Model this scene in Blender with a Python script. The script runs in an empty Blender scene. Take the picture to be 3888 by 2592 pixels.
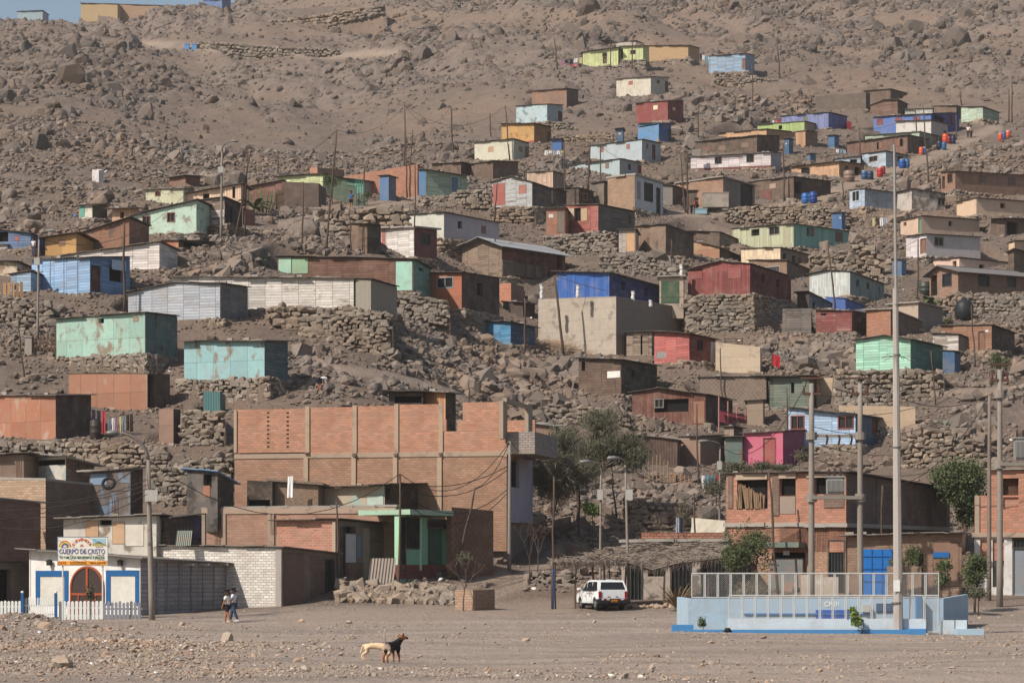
import bpy, math, random
import numpy as np
from mathutils import Vector, Matrix
random.seed(7); rng = np.random.default_rng(7)
SC = bpy.context.scene; COL = SC.collection
F = 9000.0; CX = 1944.0; YH = 2177.0; CZ = 2.09      # focal length, axis column and eye level of the photograph, in its pixels
def W3(px, py, D): return Vector(((px-CX)*D/F, D, CZ+(YH-py)*D/F))
CR = dict(A=(0,400,2.24), B=(900,400,2.24), C=(1700,100,2.24), D=(2500,250,2.24), E=(2888,250,2.24), F=(0,1000,2.24),
          G=(900,900,2.24), H=(1700,650,2.24), I=(2500,850,2.24), J=(2888,850,2.24), K=(0,1600,2.24), L=(900,1450,2.24),
          M=(1000,1850,2.24), N=(1900,1300,2.24), O=(1900,1850,2.24), P=(2700,1300,1.98), Q=(2500,1850,1.6945), W=(0,0,.60494))
def cv(c, x, y):
    o = CR[c]; return o[0]+x/o[2], o[1]+y/o[2]
def lin(c):
    return tuple(((v/255)/12.92 if v/255 <= .04045 else ((v/255+.055)/1.055)**2.4) for v in c[:3])

# ---------------------------------------------------------------- noise
def hsh(ix, iy, s):
    n = (ix.astype(np.int64)*374761393 + iy.astype(np.int64)*668265263 + s*1442695041) & 0xffffffff
    n = ((n ^ (n >> 13))*1274126177) & 0xffffffff
    return ((n ^ (n >> 16)) & 0xffff)/65535.0
def vnoise(x, y, s=0):
    x = np.asarray(x, float); y = np.asarray(y, float)
    ix = np.floor(x); iy = np.floor(y); fx = x-ix; fy = y-iy
    fx = fx*fx*(3-2*fx); fy = fy*fy*(3-2*fy)
    a = hsh(ix, iy, s); b = hsh(ix+1, iy, s); c = hsh(ix, iy+1, s); d = hsh(ix+1, iy+1, s)
    return (a+(b-a)*fx)*(1-fy)+(c+(d-c)*fx)*fy
def fbm(x, y, o=4, s=0):
    t = 0; a = .5; w = 0
    for k in range(o):
        t = t+a*vnoise(x, y, s+k*7); w += a; a *= .5; x = x*2.03+3.1; y = y*2.03+1.7
    return t/w-.5
def voro(x, y, s=0):
    x = np.asarray(x, float); y = np.asarray(y, float)
    ix = np.floor(x); iy = np.floor(y); best = np.full(x.shape, 9.); hv = np.zeros(x.shape)
    for dx in (-1, 0, 1):
        for dy in (-1, 0, 1):
            cx = ix+dx; cy = iy+dy
            px = cx+hsh(cx, cy, s); py = cy+hsh(cx, cy, s+3)
            d = (px-x)**2+(py-y)**2; m = d < best
            best = np.where(m, d, best); hv = np.where(m, hsh(cx, cy, s+9), hv)
    return np.sqrt(best), hv

# ---------------------------------------------------------------- hillside profile: (picture row, distance) along a few bearings
PROF = {
 -900: [(2300,114),(2130,124),(1950,132),(1680,142),(1433,153),(1350,158),(1130,169),(900,195),(760,222),(600,258),(400,322),(230,440),(130,585)],
 200: [(2335,113),(2190,122),(1950,130),(1672,138),(1433,153),(1350,158),(1130,169),(900,195),(760,222),(600,258),(400,322),(230,430),(128,585)],
 800: [(2310,113),(2180,122),(1950,130),(1690,138),(1450,152),(1220,166),(1130,172),(900,196),(760,230),(600,286),(400,374),(215,470),(52,600)],
 1300:[(2285,113),(2165,121),(1950,131),(1700,139),(1500,146),(1200,170),(1110,182),(950,197),(790,224),(740,238),(600,300),(300,440),(-90,610)],
 2100:[(2290,116),(2140,128),(1950,144),(1700,160),(1500,176),(1340,194),(1130,210),(960,220),(875,228),(780,240),(670,258),(610,275),(500,303),(420,332),(250,372),(0,560),(-160,680)],
 2900:[(2262,118),(2070,134),(1900,150),(1760,164),(1640,172),(1400,186),(1130,208),(950,232),(790,250),(660,272),(570,288),(480,305),(400,330),(300,370),(0,520),(-220,680)],
 3700:[(2262,116),(2080,130),(1850,148),(1650,164),(1480,175),(1380,182),(1130,212),(960,228),(830,244),(730,258),(560,292),(480,312),(300,370),(0,500),(-240,680)],
 4900:[(2240,116),(2080,130),(1850,148),(1650,164),(1480,175),(1380,182),(1130,212),(960,228),(830,244),(730,258),(560,292),(480,312),(300,370),(0,500),(-240,680)],
}
PK = sorted(PROF); PT = {}
for k in PK:
    d = [0, 100]; z = [0, 0]
    for y, D in PROF[k]:
        d.append(D); z.append(CZ+(YH-y)*D/F)
    d.append(d[-1]+60); z.append(z[-1]+(1 if k < 1000 else 12)); d.append(d[-1]+300); z.append(z[-1]-40)
    PT[k] = (np.array(d), np.array(z))
def H0(px, D):
    px = np.asarray(px, float); D = np.asarray(D, float)
    px, D = np.broadcast_arrays(px, D)
    zs = [np.interp(D, *PT[k]) for k in PK]
    out = np.zeros(px.shape); pc = np.clip(px, PK[0], PK[-1]-.01)
    for i in range(len(PK)-1):
        a, b = PK[i], PK[i+1]; m = (pc >= a) & (pc < b); t = (pc-a)/(b-a); t = .35*t+.65*t*t*(3-2*t)
        out = np.where(m, zs[i]*(1-t)+zs[i+1]*t, out)
    X = (px-CX)*D/F
    amp = np.clip((D-122)/40, 0, 1)
    out = out+amp*1.3*fbm(X/14, D/14, 3, 5)
    far = np.clip((D-300)/150, 0, 1)*(1-.85*np.clip((D-500)/70, 0, 1)*np.clip((1300-px)/300, 0, 1))
    out = out+far*13*(fbm(X/70+.35*D/70, D/90, 3, 11))+far*9*(.25-np.abs(fbm(X/26+D/60, D/70, 3, 21))*2)
    fl = np.clip((100-D)/10, 0, 1)*.12*fbm(X/6, D/9, 2, 31)*2
    return out+fl
DD = np.concatenate([np.arange(30, 300, .25), np.arange(300, 900, 1.)])
def Dfun(px, py):
    z = H0(px, DD); r = CZ+(YH-py)*DD/F
    i = np.nonzero(z >= r)[0]
    return float(DD[i[0]]) if len(i) else 600.

# ---------------------------------------------------------------- node helpers
class NT:
    def __init__(s, name):
        s.m = bpy.data.materials.new(name); s.m.use_nodes = True; s.t = s.m.node_tree; s.b = s.t.nodes['Principled BSDF']
        s.b.inputs['Roughness'].default_value = .85; s.b.inputs['Specular IOR Level'].default_value = .25
    def n(s, ty, ins=None, **kw):
        o = s.t.nodes.new(ty)
        for k, v in kw.items(): setattr(o, k, v)
        if ins:
            for k, v in ins.items(): s.set(o.inputs[k], v)
        return o
    def set(s, inp, v):
        if isinstance(v, bpy.types.NodeSocket): s.t.links.new(v, inp)
        elif isinstance(v, bpy.types.Node): s.t.links.new(v.outputs[0], inp)
        else:
            if isinstance(v, tuple) and len(v) == 3 and inp.type == 'RGBA': v = (*v, 1)
            inp.default_value = v
    def ma(s, op, a, b=0, c=0, clamp=False):
        return s.n('ShaderNodeMath', {0: a, 1: b, 2: c}, operation=op, use_clamp=clamp).outputs[0]
    def mix(s, f, a, b, bt='MIX'):
        o = s.n('ShaderNodeMix', data_type='RGBA', blend_type=bt)
        s.set(o.inputs[0], f); s.set(o.inputs[6], a); s.set(o.inputs[7], b); return o.outputs[2]
    def noise(s, v, sc, det=3, rough=.6):
        return s.n('ShaderNodeTexNoise', {'Vector': v, 'Scale': sc, 'Detail': det, 'Roughness': rough}).outputs[0]
    def ramp(s, f, a, b):   # smooth 0..1 between a and b
        return s.n('ShaderNodeMapRange', {'Value': f, 'From Min': a, 'From Max': b}, clamp=True, interpolation_type='SMOOTHSTEP').outputs[0]
    def wn(s, v): return s.n('ShaderNodeTexWhiteNoise', {'Vector': v}, noise_dimensions='3D').outputs[0]
    def bump(s, h, st=.4, dist=.03):
        b = s.n('ShaderNodeBump', {'Height': h, 'Strength': st, 'Distance': dist}); s.set(s.b.inputs['Normal'], b.outputs[0])
    def col(s, c): s.set(s.b.inputs['Base Color'], c)
MC = {}
def dust(c, k):
    l = .3*c[0]+.55*c[1]+.15*c[2]
    return tuple((v*(1-k)+l*k)*.93+.012*w for v, w in zip(c, (1., .8, .65)))
DIRT = (.30, .225, .17)
def mul(c, f): return tuple(min(1, v*f) for v in c)
def M(kind, c=(128,128,128), wear=.3, c2=None):
    key = (kind, tuple(c), wear, c2)
    if key in MC: return MC[key]
    t = NT(kind); C = dust(lin(c), .12 if kind in ('brick','brick_rough') else .24); uv = t.n('ShaderNodeTexCoord').outputs['UV']
    sx = t.n('ShaderNodeSeparateXYZ', {0: uv}); U, V = sx.outputs[0], sx.outputs[1]
    oi = t.n('ShaderNodeObjectInfo').outputs['Random']
    off = t.n('ShaderNodeCombineXYZ', {0: t.ma('MULTIPLY', oi, 57.), 1: t.ma('MULTIPLY', oi, 31.), 2: 0.})
    P = t.n('ShaderNodeVectorMath', {0: uv, 1: off.outputs[0]}, operation='ADD').outputs[0]
    h = None; base = C
    wearc = dust(mul(lin(c2), .78 if kind in ('ply', 'plaster') else .9), .25) if c2 else tuple(v*.45+d*.4 for v, d in zip(C, (.25, .21, .18)))
    big = t.noise(P, .9, 4, .65)
    fine = t.noise(P, 9, 3, .7)
    if kind in ('plank_h', 'plank_v'):
        A, B = (V, U) if kind == 'plank_h' else (U, V)
        w = .2 if kind == 'plank_h' else .16
        a = t.ma('DIVIDE', A, w); fa = t.ma('FLOOR', a); fr = t.ma('FRACT', a)
        seg = t.ma('ADD', t.ma('DIVIDE', B, 1.25 if kind == 'plank_h' else 2.6), t.ma('MULTIPLY', oi, 3.))
        fb = t.ma('FLOOR', seg); fbr = t.ma('FRACT', seg)
        id_ = t.n('ShaderNodeCombineXYZ', {0: fa, 1: fb, 2: oi}); r = t.wn(id_.outputs[0])
        id2 = t.n('ShaderNodeCombineXYZ', {0: fb, 1: 7., 2: oi}); r2 = t.wn(id2.outputs[0])
        gap = t.ma('MAXIMUM', t.ma('LESS_THAN', fr, .11), t.ma('MULTIPLY', t.ma('LESS_THAN', fbr, .025), 1. if kind == 'plank_h' else 0.))
        val = t.ma('ADD', .64, t.ma('ADD', t.ma('MULTIPLY', r, .42), t.ma('MULTIPLY', r2, .22)))
        st = t.n('ShaderNodeVectorMath', {0: P, 1: ((1, 14, 1) if kind == 'plank_h' else (14, 1, 1))}, operation='MULTIPLY').outputs[0]
        grain = t.noise(st, 2.2, 4, .7)
        pk = t.ma('ADD', t.ma('MULTIPLY', grain, .6), t.ma('ADD', t.ma('MULTIPLY', r, .35), t.ma('MULTIPLY', big, .35)))
        wm = t.ramp(pk, .92-.42*wear, 1.05-.42*wear)
        colr = t.mix(wm, C, wearc)
        colr = t.mix(1., colr, t.n('ShaderNodeCombineColor', {0: val, 1: val, 2: val}).outputs[0], 'MULTIPLY')
        colr = t.mix(t.ma('MULTIPLY', gap, .75), colr, mul(C, .18))
        h = t.ma('SUBTRACT', t.ma('MULTIPLY', r, .4), gap); hs = .7
    elif kind in ('brick', 'brick_rough'):
        bt = t.n('ShaderNodeTexBrick', {'Vector': uv, 'Color1': mul(C, 1.12), 'Color2': mul(C, .72), 'Mortar': wearc, 'Scale': 1., 'Mortar Size': .016 if kind == 'brick' else .028,
              'Brick Width': .30, 'Row Height': .125, 'Bias': -.1, 'Mortar Smooth': .3})
        r = t.ramp(big, .35, .68)
        colr = t.mix(t.ma('MULTIPLY', r, .3+.5*wear), bt.outputs[0], mul(C, .62))
        colr = t.mix(t.ma('MULTIPLY', t.ramp(fine, .55, .8), .4), colr, wearc)
        h = t.ma('SUBTRACT', 1., bt.outputs[1]); hs = .8
    elif kind == 'ply':
        a = t.ma('DIVIDE', U, 1.22); fr = t.ma('FRACT', a); fa = t.ma('FLOOR', a)
        b = t.ma('DIVIDE', V, 1.35); fr2 = t.ma('FRACT', b); fb = t.ma('FLOOR', b)
        r = t.wn(t.n('ShaderNodeCombineXYZ', {0: fa, 1: fb, 2: oi}).outputs[0])
        gap = t.ma('MAXIMUM', t.ma('LESS_THAN', fr, .022), t.ma('LESS_THAN', fr2, .018))
        st = t.noise(t.n('ShaderNodeVectorMath', {0: P, 1: (1., .55, 1.)}, operation='MULTIPLY').outputs[0], 1.3, 5, .6)
        wm = t.ramp(t.ma('ADD', st, t.ma('MULTIPLY', r, .12)), .72-.3*wear, .84-.3*wear)
        val = t.ma('ADD', .84, t.ma('MULTIPLY', r, .22))
        colr = t.mix(wm, C, wearc)
        colr = t.mix(1., colr, t.n('ShaderNodeCombineColor', {0: val, 1: val, 2: val}).outputs[0], 'MULTIPLY')
        colr = t.mix(t.ma('MULTIPLY', gap, .6), colr, mul(C, .25)); h = t.ma('SUBTRACT', t.ma('MULTIPLY', fine, .3), gap); hs = .5
    elif kind == 'corr':
        s_ = t.ma('SINE', t.ma('MULTIPLY', U, 60.))
        streak = t.noise(t.n('ShaderNodeVectorMath', {0: P, 1: (7., .5, 1.)}, operation='MULTIPLY').outputs[0], 1., 4, .7)
        wm = t.ramp(t.ma('ADD', t.ma('MULTIPLY', streak, .7), t.ma('MULTIPLY', big, .35)), .78-.36*wear, .95-.36*wear)
        colr = t.mix(wm, C, wearc)
        colr = t.mix(t.ma('MULTIPLY', t.ramp(s_, .3, 1.), .16), colr, mul(C, .35))
        h = s_; hs = .5
    elif kind == 'reed':
        st = t.n('ShaderNodeVectorMath', {0: P, 1: (30, 3., 1.)}, operation='MULTIPLY').outputs[0]
        g = t.noise(st, 1., 4, .7); wv = t.n('ShaderNodeTexChecker', {'Vector': uv, 'Scale': 6., 'Color1': mul(C, 1.1), 'Color2': mul(C, .8)}).outputs[0]
        colr = t.mix(t.ramp(g, .35, .7), wv, mul(C, .45)); h = g; hs = .8
    elif kind == 'thatch':
        st = t.n('ShaderNodeVectorMath', {0: P, 1: (4, 40., 1.)}, operation='MULTIPLY').outputs[0]
        g = t.noise(st, 1., 5, .7); colr = t.mix(t.ramp(g, .3, .7), mul(C, 1.2), mul(C, .35)); h = g; hs = 1.
    elif kind == 'plain':
        colr = t.mix(t.ma('MULTIPLY', t.ramp(big, .4, .75), wear), C, wearc); h = fine; hs = .1
    else:  # plaster / concrete
        st = t.noise(P, 1.1, 6, .62)
        wm = t.ramp(st, .66-.3*wear, .78-.3*wear)
        colr = t.mix(wm, C, wearc)
        sk = t.noise(t.n('ShaderNodeVectorMath', {0: P, 1: (3., .35, 1.)}, operation='MULTIPLY').outputs[0], 1.6, 5, .7)
        colr = t.mix(t.ma('MULTIPLY', t.ramp(sk, .5, .8), .25+.3*wear), colr, mul(C, .55))
        if kind == 'formed':
            fr = t.ma('FRACT', t.ma('DIVIDE', V, .85)); gp = t.ma('LESS_THAN', fr, .04)
            r = t.wn(t.n('ShaderNodeCombineXYZ', {0: t.ma('FLOOR', t.ma('DIVIDE', U, 2.3)), 1: t.ma('FLOOR', t.ma('DIVIDE', V, .85)), 2: oi}).outputs[0])
            colr = t.mix(t.ma('MULTIPLY', r, .25), colr, mul(C, .7)); colr = t.mix(t.ma('MULTIPLY', gp, .4), colr, mul(C, .4))
        h = t.ma('ADD', fine, t.ma('MULTIPLY', st, 1.)); hs = .35
    # general mottling so no panel is one flat colour
    colr = t.mix(t.ma('MULTIPLY', t.ramp(t.noise(P, 3.2, 4, .7), .4, .75), .22), colr, mul(wearc, .8))
    dn = t.noise(t.n('ShaderNodeTexCoord').outputs['Object'], 1.1, 5, .65)
    colr = t.mix(t.ma('MULTIPLY', t.ramp(dn, .42, .72), .3), colr, mul(DIRT, 1.05))      # wind blown dust
    t.col(colr); t.bump(h, hs, .03)
    if kind == 'corr': t.b.inputs['Roughness'].default_value = .7
    MC[key] = t.m; return t.m
def S(c, rough=.8, metal=0., name='paint'):
    key = ('S', tuple(c), rough, metal)
    if key in MC: return MC[key]
    t = NT(name); C = lin(c); tc = t.n('ShaderNodeTexCoord').outputs['Object']
    n = t.noise(tc, 6, 3, .7)
    t.col(t.mix(t.ma('MULTIPLY', t.ramp(n, .4, .75), .35), C, tuple(v*.6+.03 for v in C)))
    t.b.inputs['Roughness'].default_value = rough; t.b.inputs['Metallic'].default_value = metal
    MC[key] = t.m; return t.m
GLASS = S((34,36,40), .25, 0, 'dark_glass'); HOLE_SHADE = S((16,14,13), .95, 0, 'painted_interior_shade')  # near-black paint stands for the unlit space behind openings
ROOFM = M('corr', (84,74,68), .5, (60,48,42)); WOODP = S((84,68,58), .9, 0, 'pole_wood'); CONC = M('concrete', (158,148,138), .35)

def rockmat(name, c1, c2, c3, dusty=.4):
    t = NT(name); tc = t.n('ShaderNodeTexCoord').outputs['Object']
    a = t.n('ShaderNodeAttribute', attribute_name='rv').outputs['Fac']
    n = t.noise(tc, 1.7, 5, .7); n2 = t.noise(tc, .12, 3, .6)
    c = t.mix(a, c1, c2); c = t.mix(t.ma('MULTIPLY', t.ramp(n, .38, .68), .55), c, c3)
    geo = t.n('ShaderNodeNewGeometry').outputs['Normal']; nz = t.n('ShaderNodeSeparateXYZ', {0: geo}).outputs[2]
    c = t.mix(t.ma('MULTIPLY', t.ramp(nz, .55, 1.), dusty), c, DIRT)       # dust lying on the upward faces
    c = t.mix(t.ramp(n2, .4, .65), c, t.mix(1., c, (1.12, 1.0, .9), 'MULTIPLY'))
    t.col(c); t.bump(t.noise(tc, 5., 4, .7), .7, .06); t.b.inputs['Roughness'].default_value = .95
    return t.m
ROCK = rockmat('rock', (.118,.097,.083), (.225,.184,.155), (.15,.122,.104), .3)
ROCKF = rockmat('hill_rock', (.10,.084,.074), (.158,.13,.112), (.12,.099,.086), .15)
WROCK = rockmat('wall_stone', (.17,.142,.118), (.31,.26,.212), (.2,.168,.138), .2)
RUB = rockmat('rubble', (.26,.21,.17), (.38,.31,.25), (.27,.2,.15))
def groundmat():
    t = NT('dirt'); tc = t.n('ShaderNodeTexCoord').outputs['Object']
    y = t.n('ShaderNodeSeparateXYZ', {0: tc}).outputs[1]
    n1 = t.noise(tc, .06, 4, .6); n2 = t.noise(tc, .7, 5, .7); n3 = t.noise(tc, 6., 4, .75)
    a = t.n('ShaderNodeAttribute', attribute_name='rocky').outputs['Fac']
    n5 = t.noise(tc, 2.2, 5, .8)
    c = t.mix(t.ramp(n1, .4, .62), (.215,.15,.11), (.165,.125,.098))
    c = t.mix(t.ma('MULTIPLY', t.ramp(n2, .42, .7), .5), c, (.29,.215,.165))
    c = t.mix(t.ma('MULTIPLY', t.ramp(n5, .5, .62), .7), c, (.145,.115,.096))
    c = t.mix(t.ma('MULTIPLY', t.ramp(n3, .45, .75), .45), c, (.15,.118,.098))
    fl = t.ramp(y, 118., 100.)
    n4 = t.noise(t.n('ShaderNodeVectorMath', {0: tc, 1: (.07, .42, 1.)}, operation='MULTIPLY').outputs[0], 1., 4, .6)
    flat = t.mix(t.ramp(t.ma('ADD', n4, t.ma('MULTIPLY', t.ma('ADD', n2, -.5), .35)), .36, .62), (.285,.225,.185), (.385,.305,.248))
    flat = t.mix(t.ma('MULTIPLY', t.ramp(n3, .45, .7), .4), flat, (.22,.175,.145))
    c = t.mix(fl, c, flat)
    rd = t.n('ShaderNodeAttribute', attribute_name='road').outputs['Fac']
    c = t.mix(t.ma('MULTIPLY', rd, .8), c, t.mix(t.ramp(n3, .4, .7), (.36,.275,.215), (.29,.22,.17)))
    c = t.mix(t.ma('MULTIPLY', a, .85), c, t.mix(t.ramp(n2, .35, .65), (.16,.125,.105), (.225,.175,.145)))
    t.col(c); t.bump(t.ma('ADD', t.ma('ADD', t.ma('MULTIPLY', n2, 1.6), t.ma('MULTIPLY', n5, 1.5)), t.ma('MULTIPLY', n3, t.ma('ADD', t.ma('MULTIPLY', fl, -.6), 1.))), 1., .16); t.b.inputs['Roughness'].default_value = .95
    return t.m
GROUND = groundmat()

# ---------------------------------------------------------------- mesh builder and object helpers
class MB:
    def __init__(s): s.v = []; s.f = []; s.uv = []; s.mi = []
    def quad(s, a, b, c, d, uv=None, m=0):
        i = len(s.v); s.v += [tuple(a), tuple(b), tuple(c), tuple(d)]; s.f.append((i, i+1, i+2, i+3)); s.mi.append(m)
        s.uv += uv or [(0,0),((Vector(b)-Vector(a)).length,0),((Vector(b)-Vector(a)).length,(Vector(d)-Vector(a)).length),(0,(Vector(d)-Vector(a)).length)]
    def tri(s, a, b, c, uv=None, m=0):
        i = len(s.v); s.v += [tuple(a), tuple(b), tuple(c)]; s.f.append((i, i+1, i+2)); s.mi.append(m); s.uv += uv or [(0,0),(1,0),(0,1)]
    def hexa(s, p, m=0):   # 8 corners: bottom 0-3, top 4-7, counter-clockwise from above
        q = s.quad
        q(p[3], p[2], p[1], p[0], m=m); q(p[4], p[5], p[6], p[7], m=m)
        for k in range(4): q(p[k], p[(k+1) % 4], p[4+(k+1) % 4], p[4+k], m=m)
    def box(s, x0, y0, z0, x1, y1, z1, m=0):
        s.hexa([Vector(v) for v in ((x0,y0,z0),(x1,y0,z0),(x1,y1,z0),(x0,y1,z0),(x0,y0,z1),(x1,y0,z1),(x1,y1,z1),(x0,y1,z1))], m)
    def obox(s, o, a, n, u0, u1, d0, d1, z0, z1, m=0):   # along axis a, depth along n (outward), heights
        o = Vector(o); a = Vector((a[0], a[1], 0)); n = Vector((n[0], n[1], 0)); k = Vector((0,0,1))
        P = lambda u, d, z: o+a*u+n*d+k*z
        c = a.cross(n).z
        q = [(u0,d0),(u1,d0),(u1,d1),(u0,d1)]
        if c < 0: q = q[::-1]
        s.hexa([P(u, d, z0) for u, d in q]+[P(u, d, z1) for u, d in q], m)
    def tube(s, pts, r, seg=8, m=0, cap=True):
        pts = [Vector(p) for p in pts]; rs = r if isinstance(r, (list, tuple)) else [r]*len(pts)
        rings = []
        for i, p in enumerate(pts):
            d = (pts[min(i+1, len(pts)-1)]-pts[max(i-1, 0)]).normalized()
            u = d.cross(Vector((0,1,0)) if abs(d.y) < .9 else Vector((1,0,0))).normalized(); w = d.cross(u).normalized()
            rings.append([p+(u*math.cos(2*math.pi*k/seg)+w*math.sin(2*math.pi*k/seg))*rs[i] for k in range(seg)])
        base = len(s.v)
        for R in rings: s.v += [tuple(q) for q in R]
        for i in range(len(rings)-1):
            for k in range(seg):
                a = base+i*seg+k; b = base+i*seg+(k+1) % seg
                s.f.append((a, b, b+seg, a+seg)); s.mi.append(m); s.uv += [(k/seg, i),((k+1)/seg, i),((k+1)/seg, i+1),(k/seg, i+1)]
        if cap:
            s.f.append(tuple(base+k for k in range(seg))[::-1]); s.mi.append(m); s.uv += [(0,0)]*seg
            s.f.append(tuple(base+(len(rings)-1)*seg+k for k in range(seg))); s.mi.append(m); s.uv += [(0,0)]*seg
    def build(s, name, mats, parent=None, smooth=False, loc=None):
        me = bpy.data.meshes.new(name); me.from_pydata(s.v, [], s.f)
        ul = me.uv_layers.new(name='UVMap'); ul.data.foreach_set('uv', [c for p in s.uv for c in p])
        for m in (mats if isinstance(mats, (list, tuple)) else [mats]): me.materials.append(m)
        if any(s.mi): me.polygons.foreach_set('material_index', s.mi)
        if smooth: me.polygons.foreach_set('use_smooth', [True]*len(me.polygons))
        me.update()
        o = bpy.data.objects.new(name, me); COL.objects.link(o)
        if parent:
            o.parent = parent
            if parent.type == 'EMPTY' or True: o.matrix_parent_inverse = parent.matrix_basis.inverted() if parent.parent is None else (parent.parent.matrix_basis @ parent.matrix_parent_inverse @ parent.matrix_basis).inverted()
        if loc: o.location = loc
        return o
def npmesh(name, V, Fc, mats, attrs=None, smooth=False, mi=None):
    me = bpy.data.meshes.new(name); nf, k = Fc.shape
    me.vertices.add(len(V)); me.vertices.foreach_set('co', V.astype(np.float32).ravel())
    me.loops.add(nf*k); me.loops.foreach_set('vertex_index', Fc.astype(np.int32).ravel())
    me.polygons.add(nf); me.polygons.foreach_set('loop_start', np.arange(0, nf*k, k, dtype=np.int32))
    me.update(calc_edges=True)
    if not smooth: me.shade_flat()
    for m in mats: me.materials.append(m)
    if mi is not None: me.polygons.foreach_set('material_index', mi.astype(np.int32))
    for n, a in (attrs or {}).items():
        at = me.attributes.new(n, 'FLOAT', 'POINT'); at.data.foreach_set('value', a.astype(np.float32))
    me.validate(); me.update()
    o = bpy.data.objects.new(name, me); COL.objects.link(o); return o
def tag(o, label, cat, group=None, kind=None):
    if kind: o['kind'] = kind
    if label: o['label'] = label
    if cat: o['category'] = cat
    if group: o['group'] = group
    return o
def empty(name, loc, label, cat, group=None):
    o = bpy.data.objects.new(name, None); COL.objects.link(o); o.location = loc; o.empty_display_size = .3
    return tag(o, label, cat, group)

# ---------------------------------------------------------------- houses
AUTO = [True]; LAST = [None]; LASTR = [None]
PADS = []; HOUSES = {}; WALLS = []
class Geo: pass
def frame_geo(lx, cx, rx, tl, tc, tr, b, w, D, th, dep, prt=None):
    g = Geo(); given = D
    if AUTO[0] and prt is None and not isinstance(D, tuple): D = None if (D is None or D < 500) else D
    if isinstance(D, tuple): D = LAST[0].D+D[1]
    elif AUTO[0] and prt is not None and D is not None: D = LASTR[0].D+(D-(LASTR[0].given or D))
    elif AUTO[0] and prt is not None: D = LASTR[0].D-.05
    if D is None:
        D = Dfun(cx, w)+.7 if w else Dfun(cx, b)+.15
    wl = cx-lx; wr = rx-cx
    if th is None:
        if wr < 12: th = 9
        elif wl < 12: th = 80
        else:
            q = wr/wl; th = math.degrees(math.atan(q*(1.45 if wl > wr else .75))); th = min(62, max(14, th))
    th = math.radians(th); g.D = D; g.th = th; g.given = given; LAST[0] = g
    if prt is None: LASTR[0] = g
    P0 = W3(cx, b, D); g.P = P0; g.z = P0.z
    g.a = Vector((-math.cos(th), math.sin(th), 0)); g.b = Vector((math.sin(th), math.cos(th), 0))
    tL = (lx-CX)/F; tR = (rx-CX)/F
    g.L = (P0.x-tL*D)/(math.cos(th)+tL*math.sin(th)) if wl >= 12 else (dep or 3.5)
    g.R = (tR*D-P0.x)/(math.sin(th)-tR*math.cos(th)) if wr >= 12 else (dep or 3.5)
    g.R = max(.3, min(g.R, 16)); g.L = max(.3, min(g.L, 30))
    DL = D+g.L*g.a.y; DR = D+g.R*g.b.y
    g.hc = (b-tc)*D/F
    g.hl = CZ+(YH-tl)*DL/F-P0.z if tl is not None and wl >= 12 else g.hc
    g.hr = CZ+(YH-tr)*DR/F-P0.z if tr is not None and wr >= 12 else g.hc-.1
    g.hl = max(.5, g.hl); g.hr = max(.5, g.hr)
    return g
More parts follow.
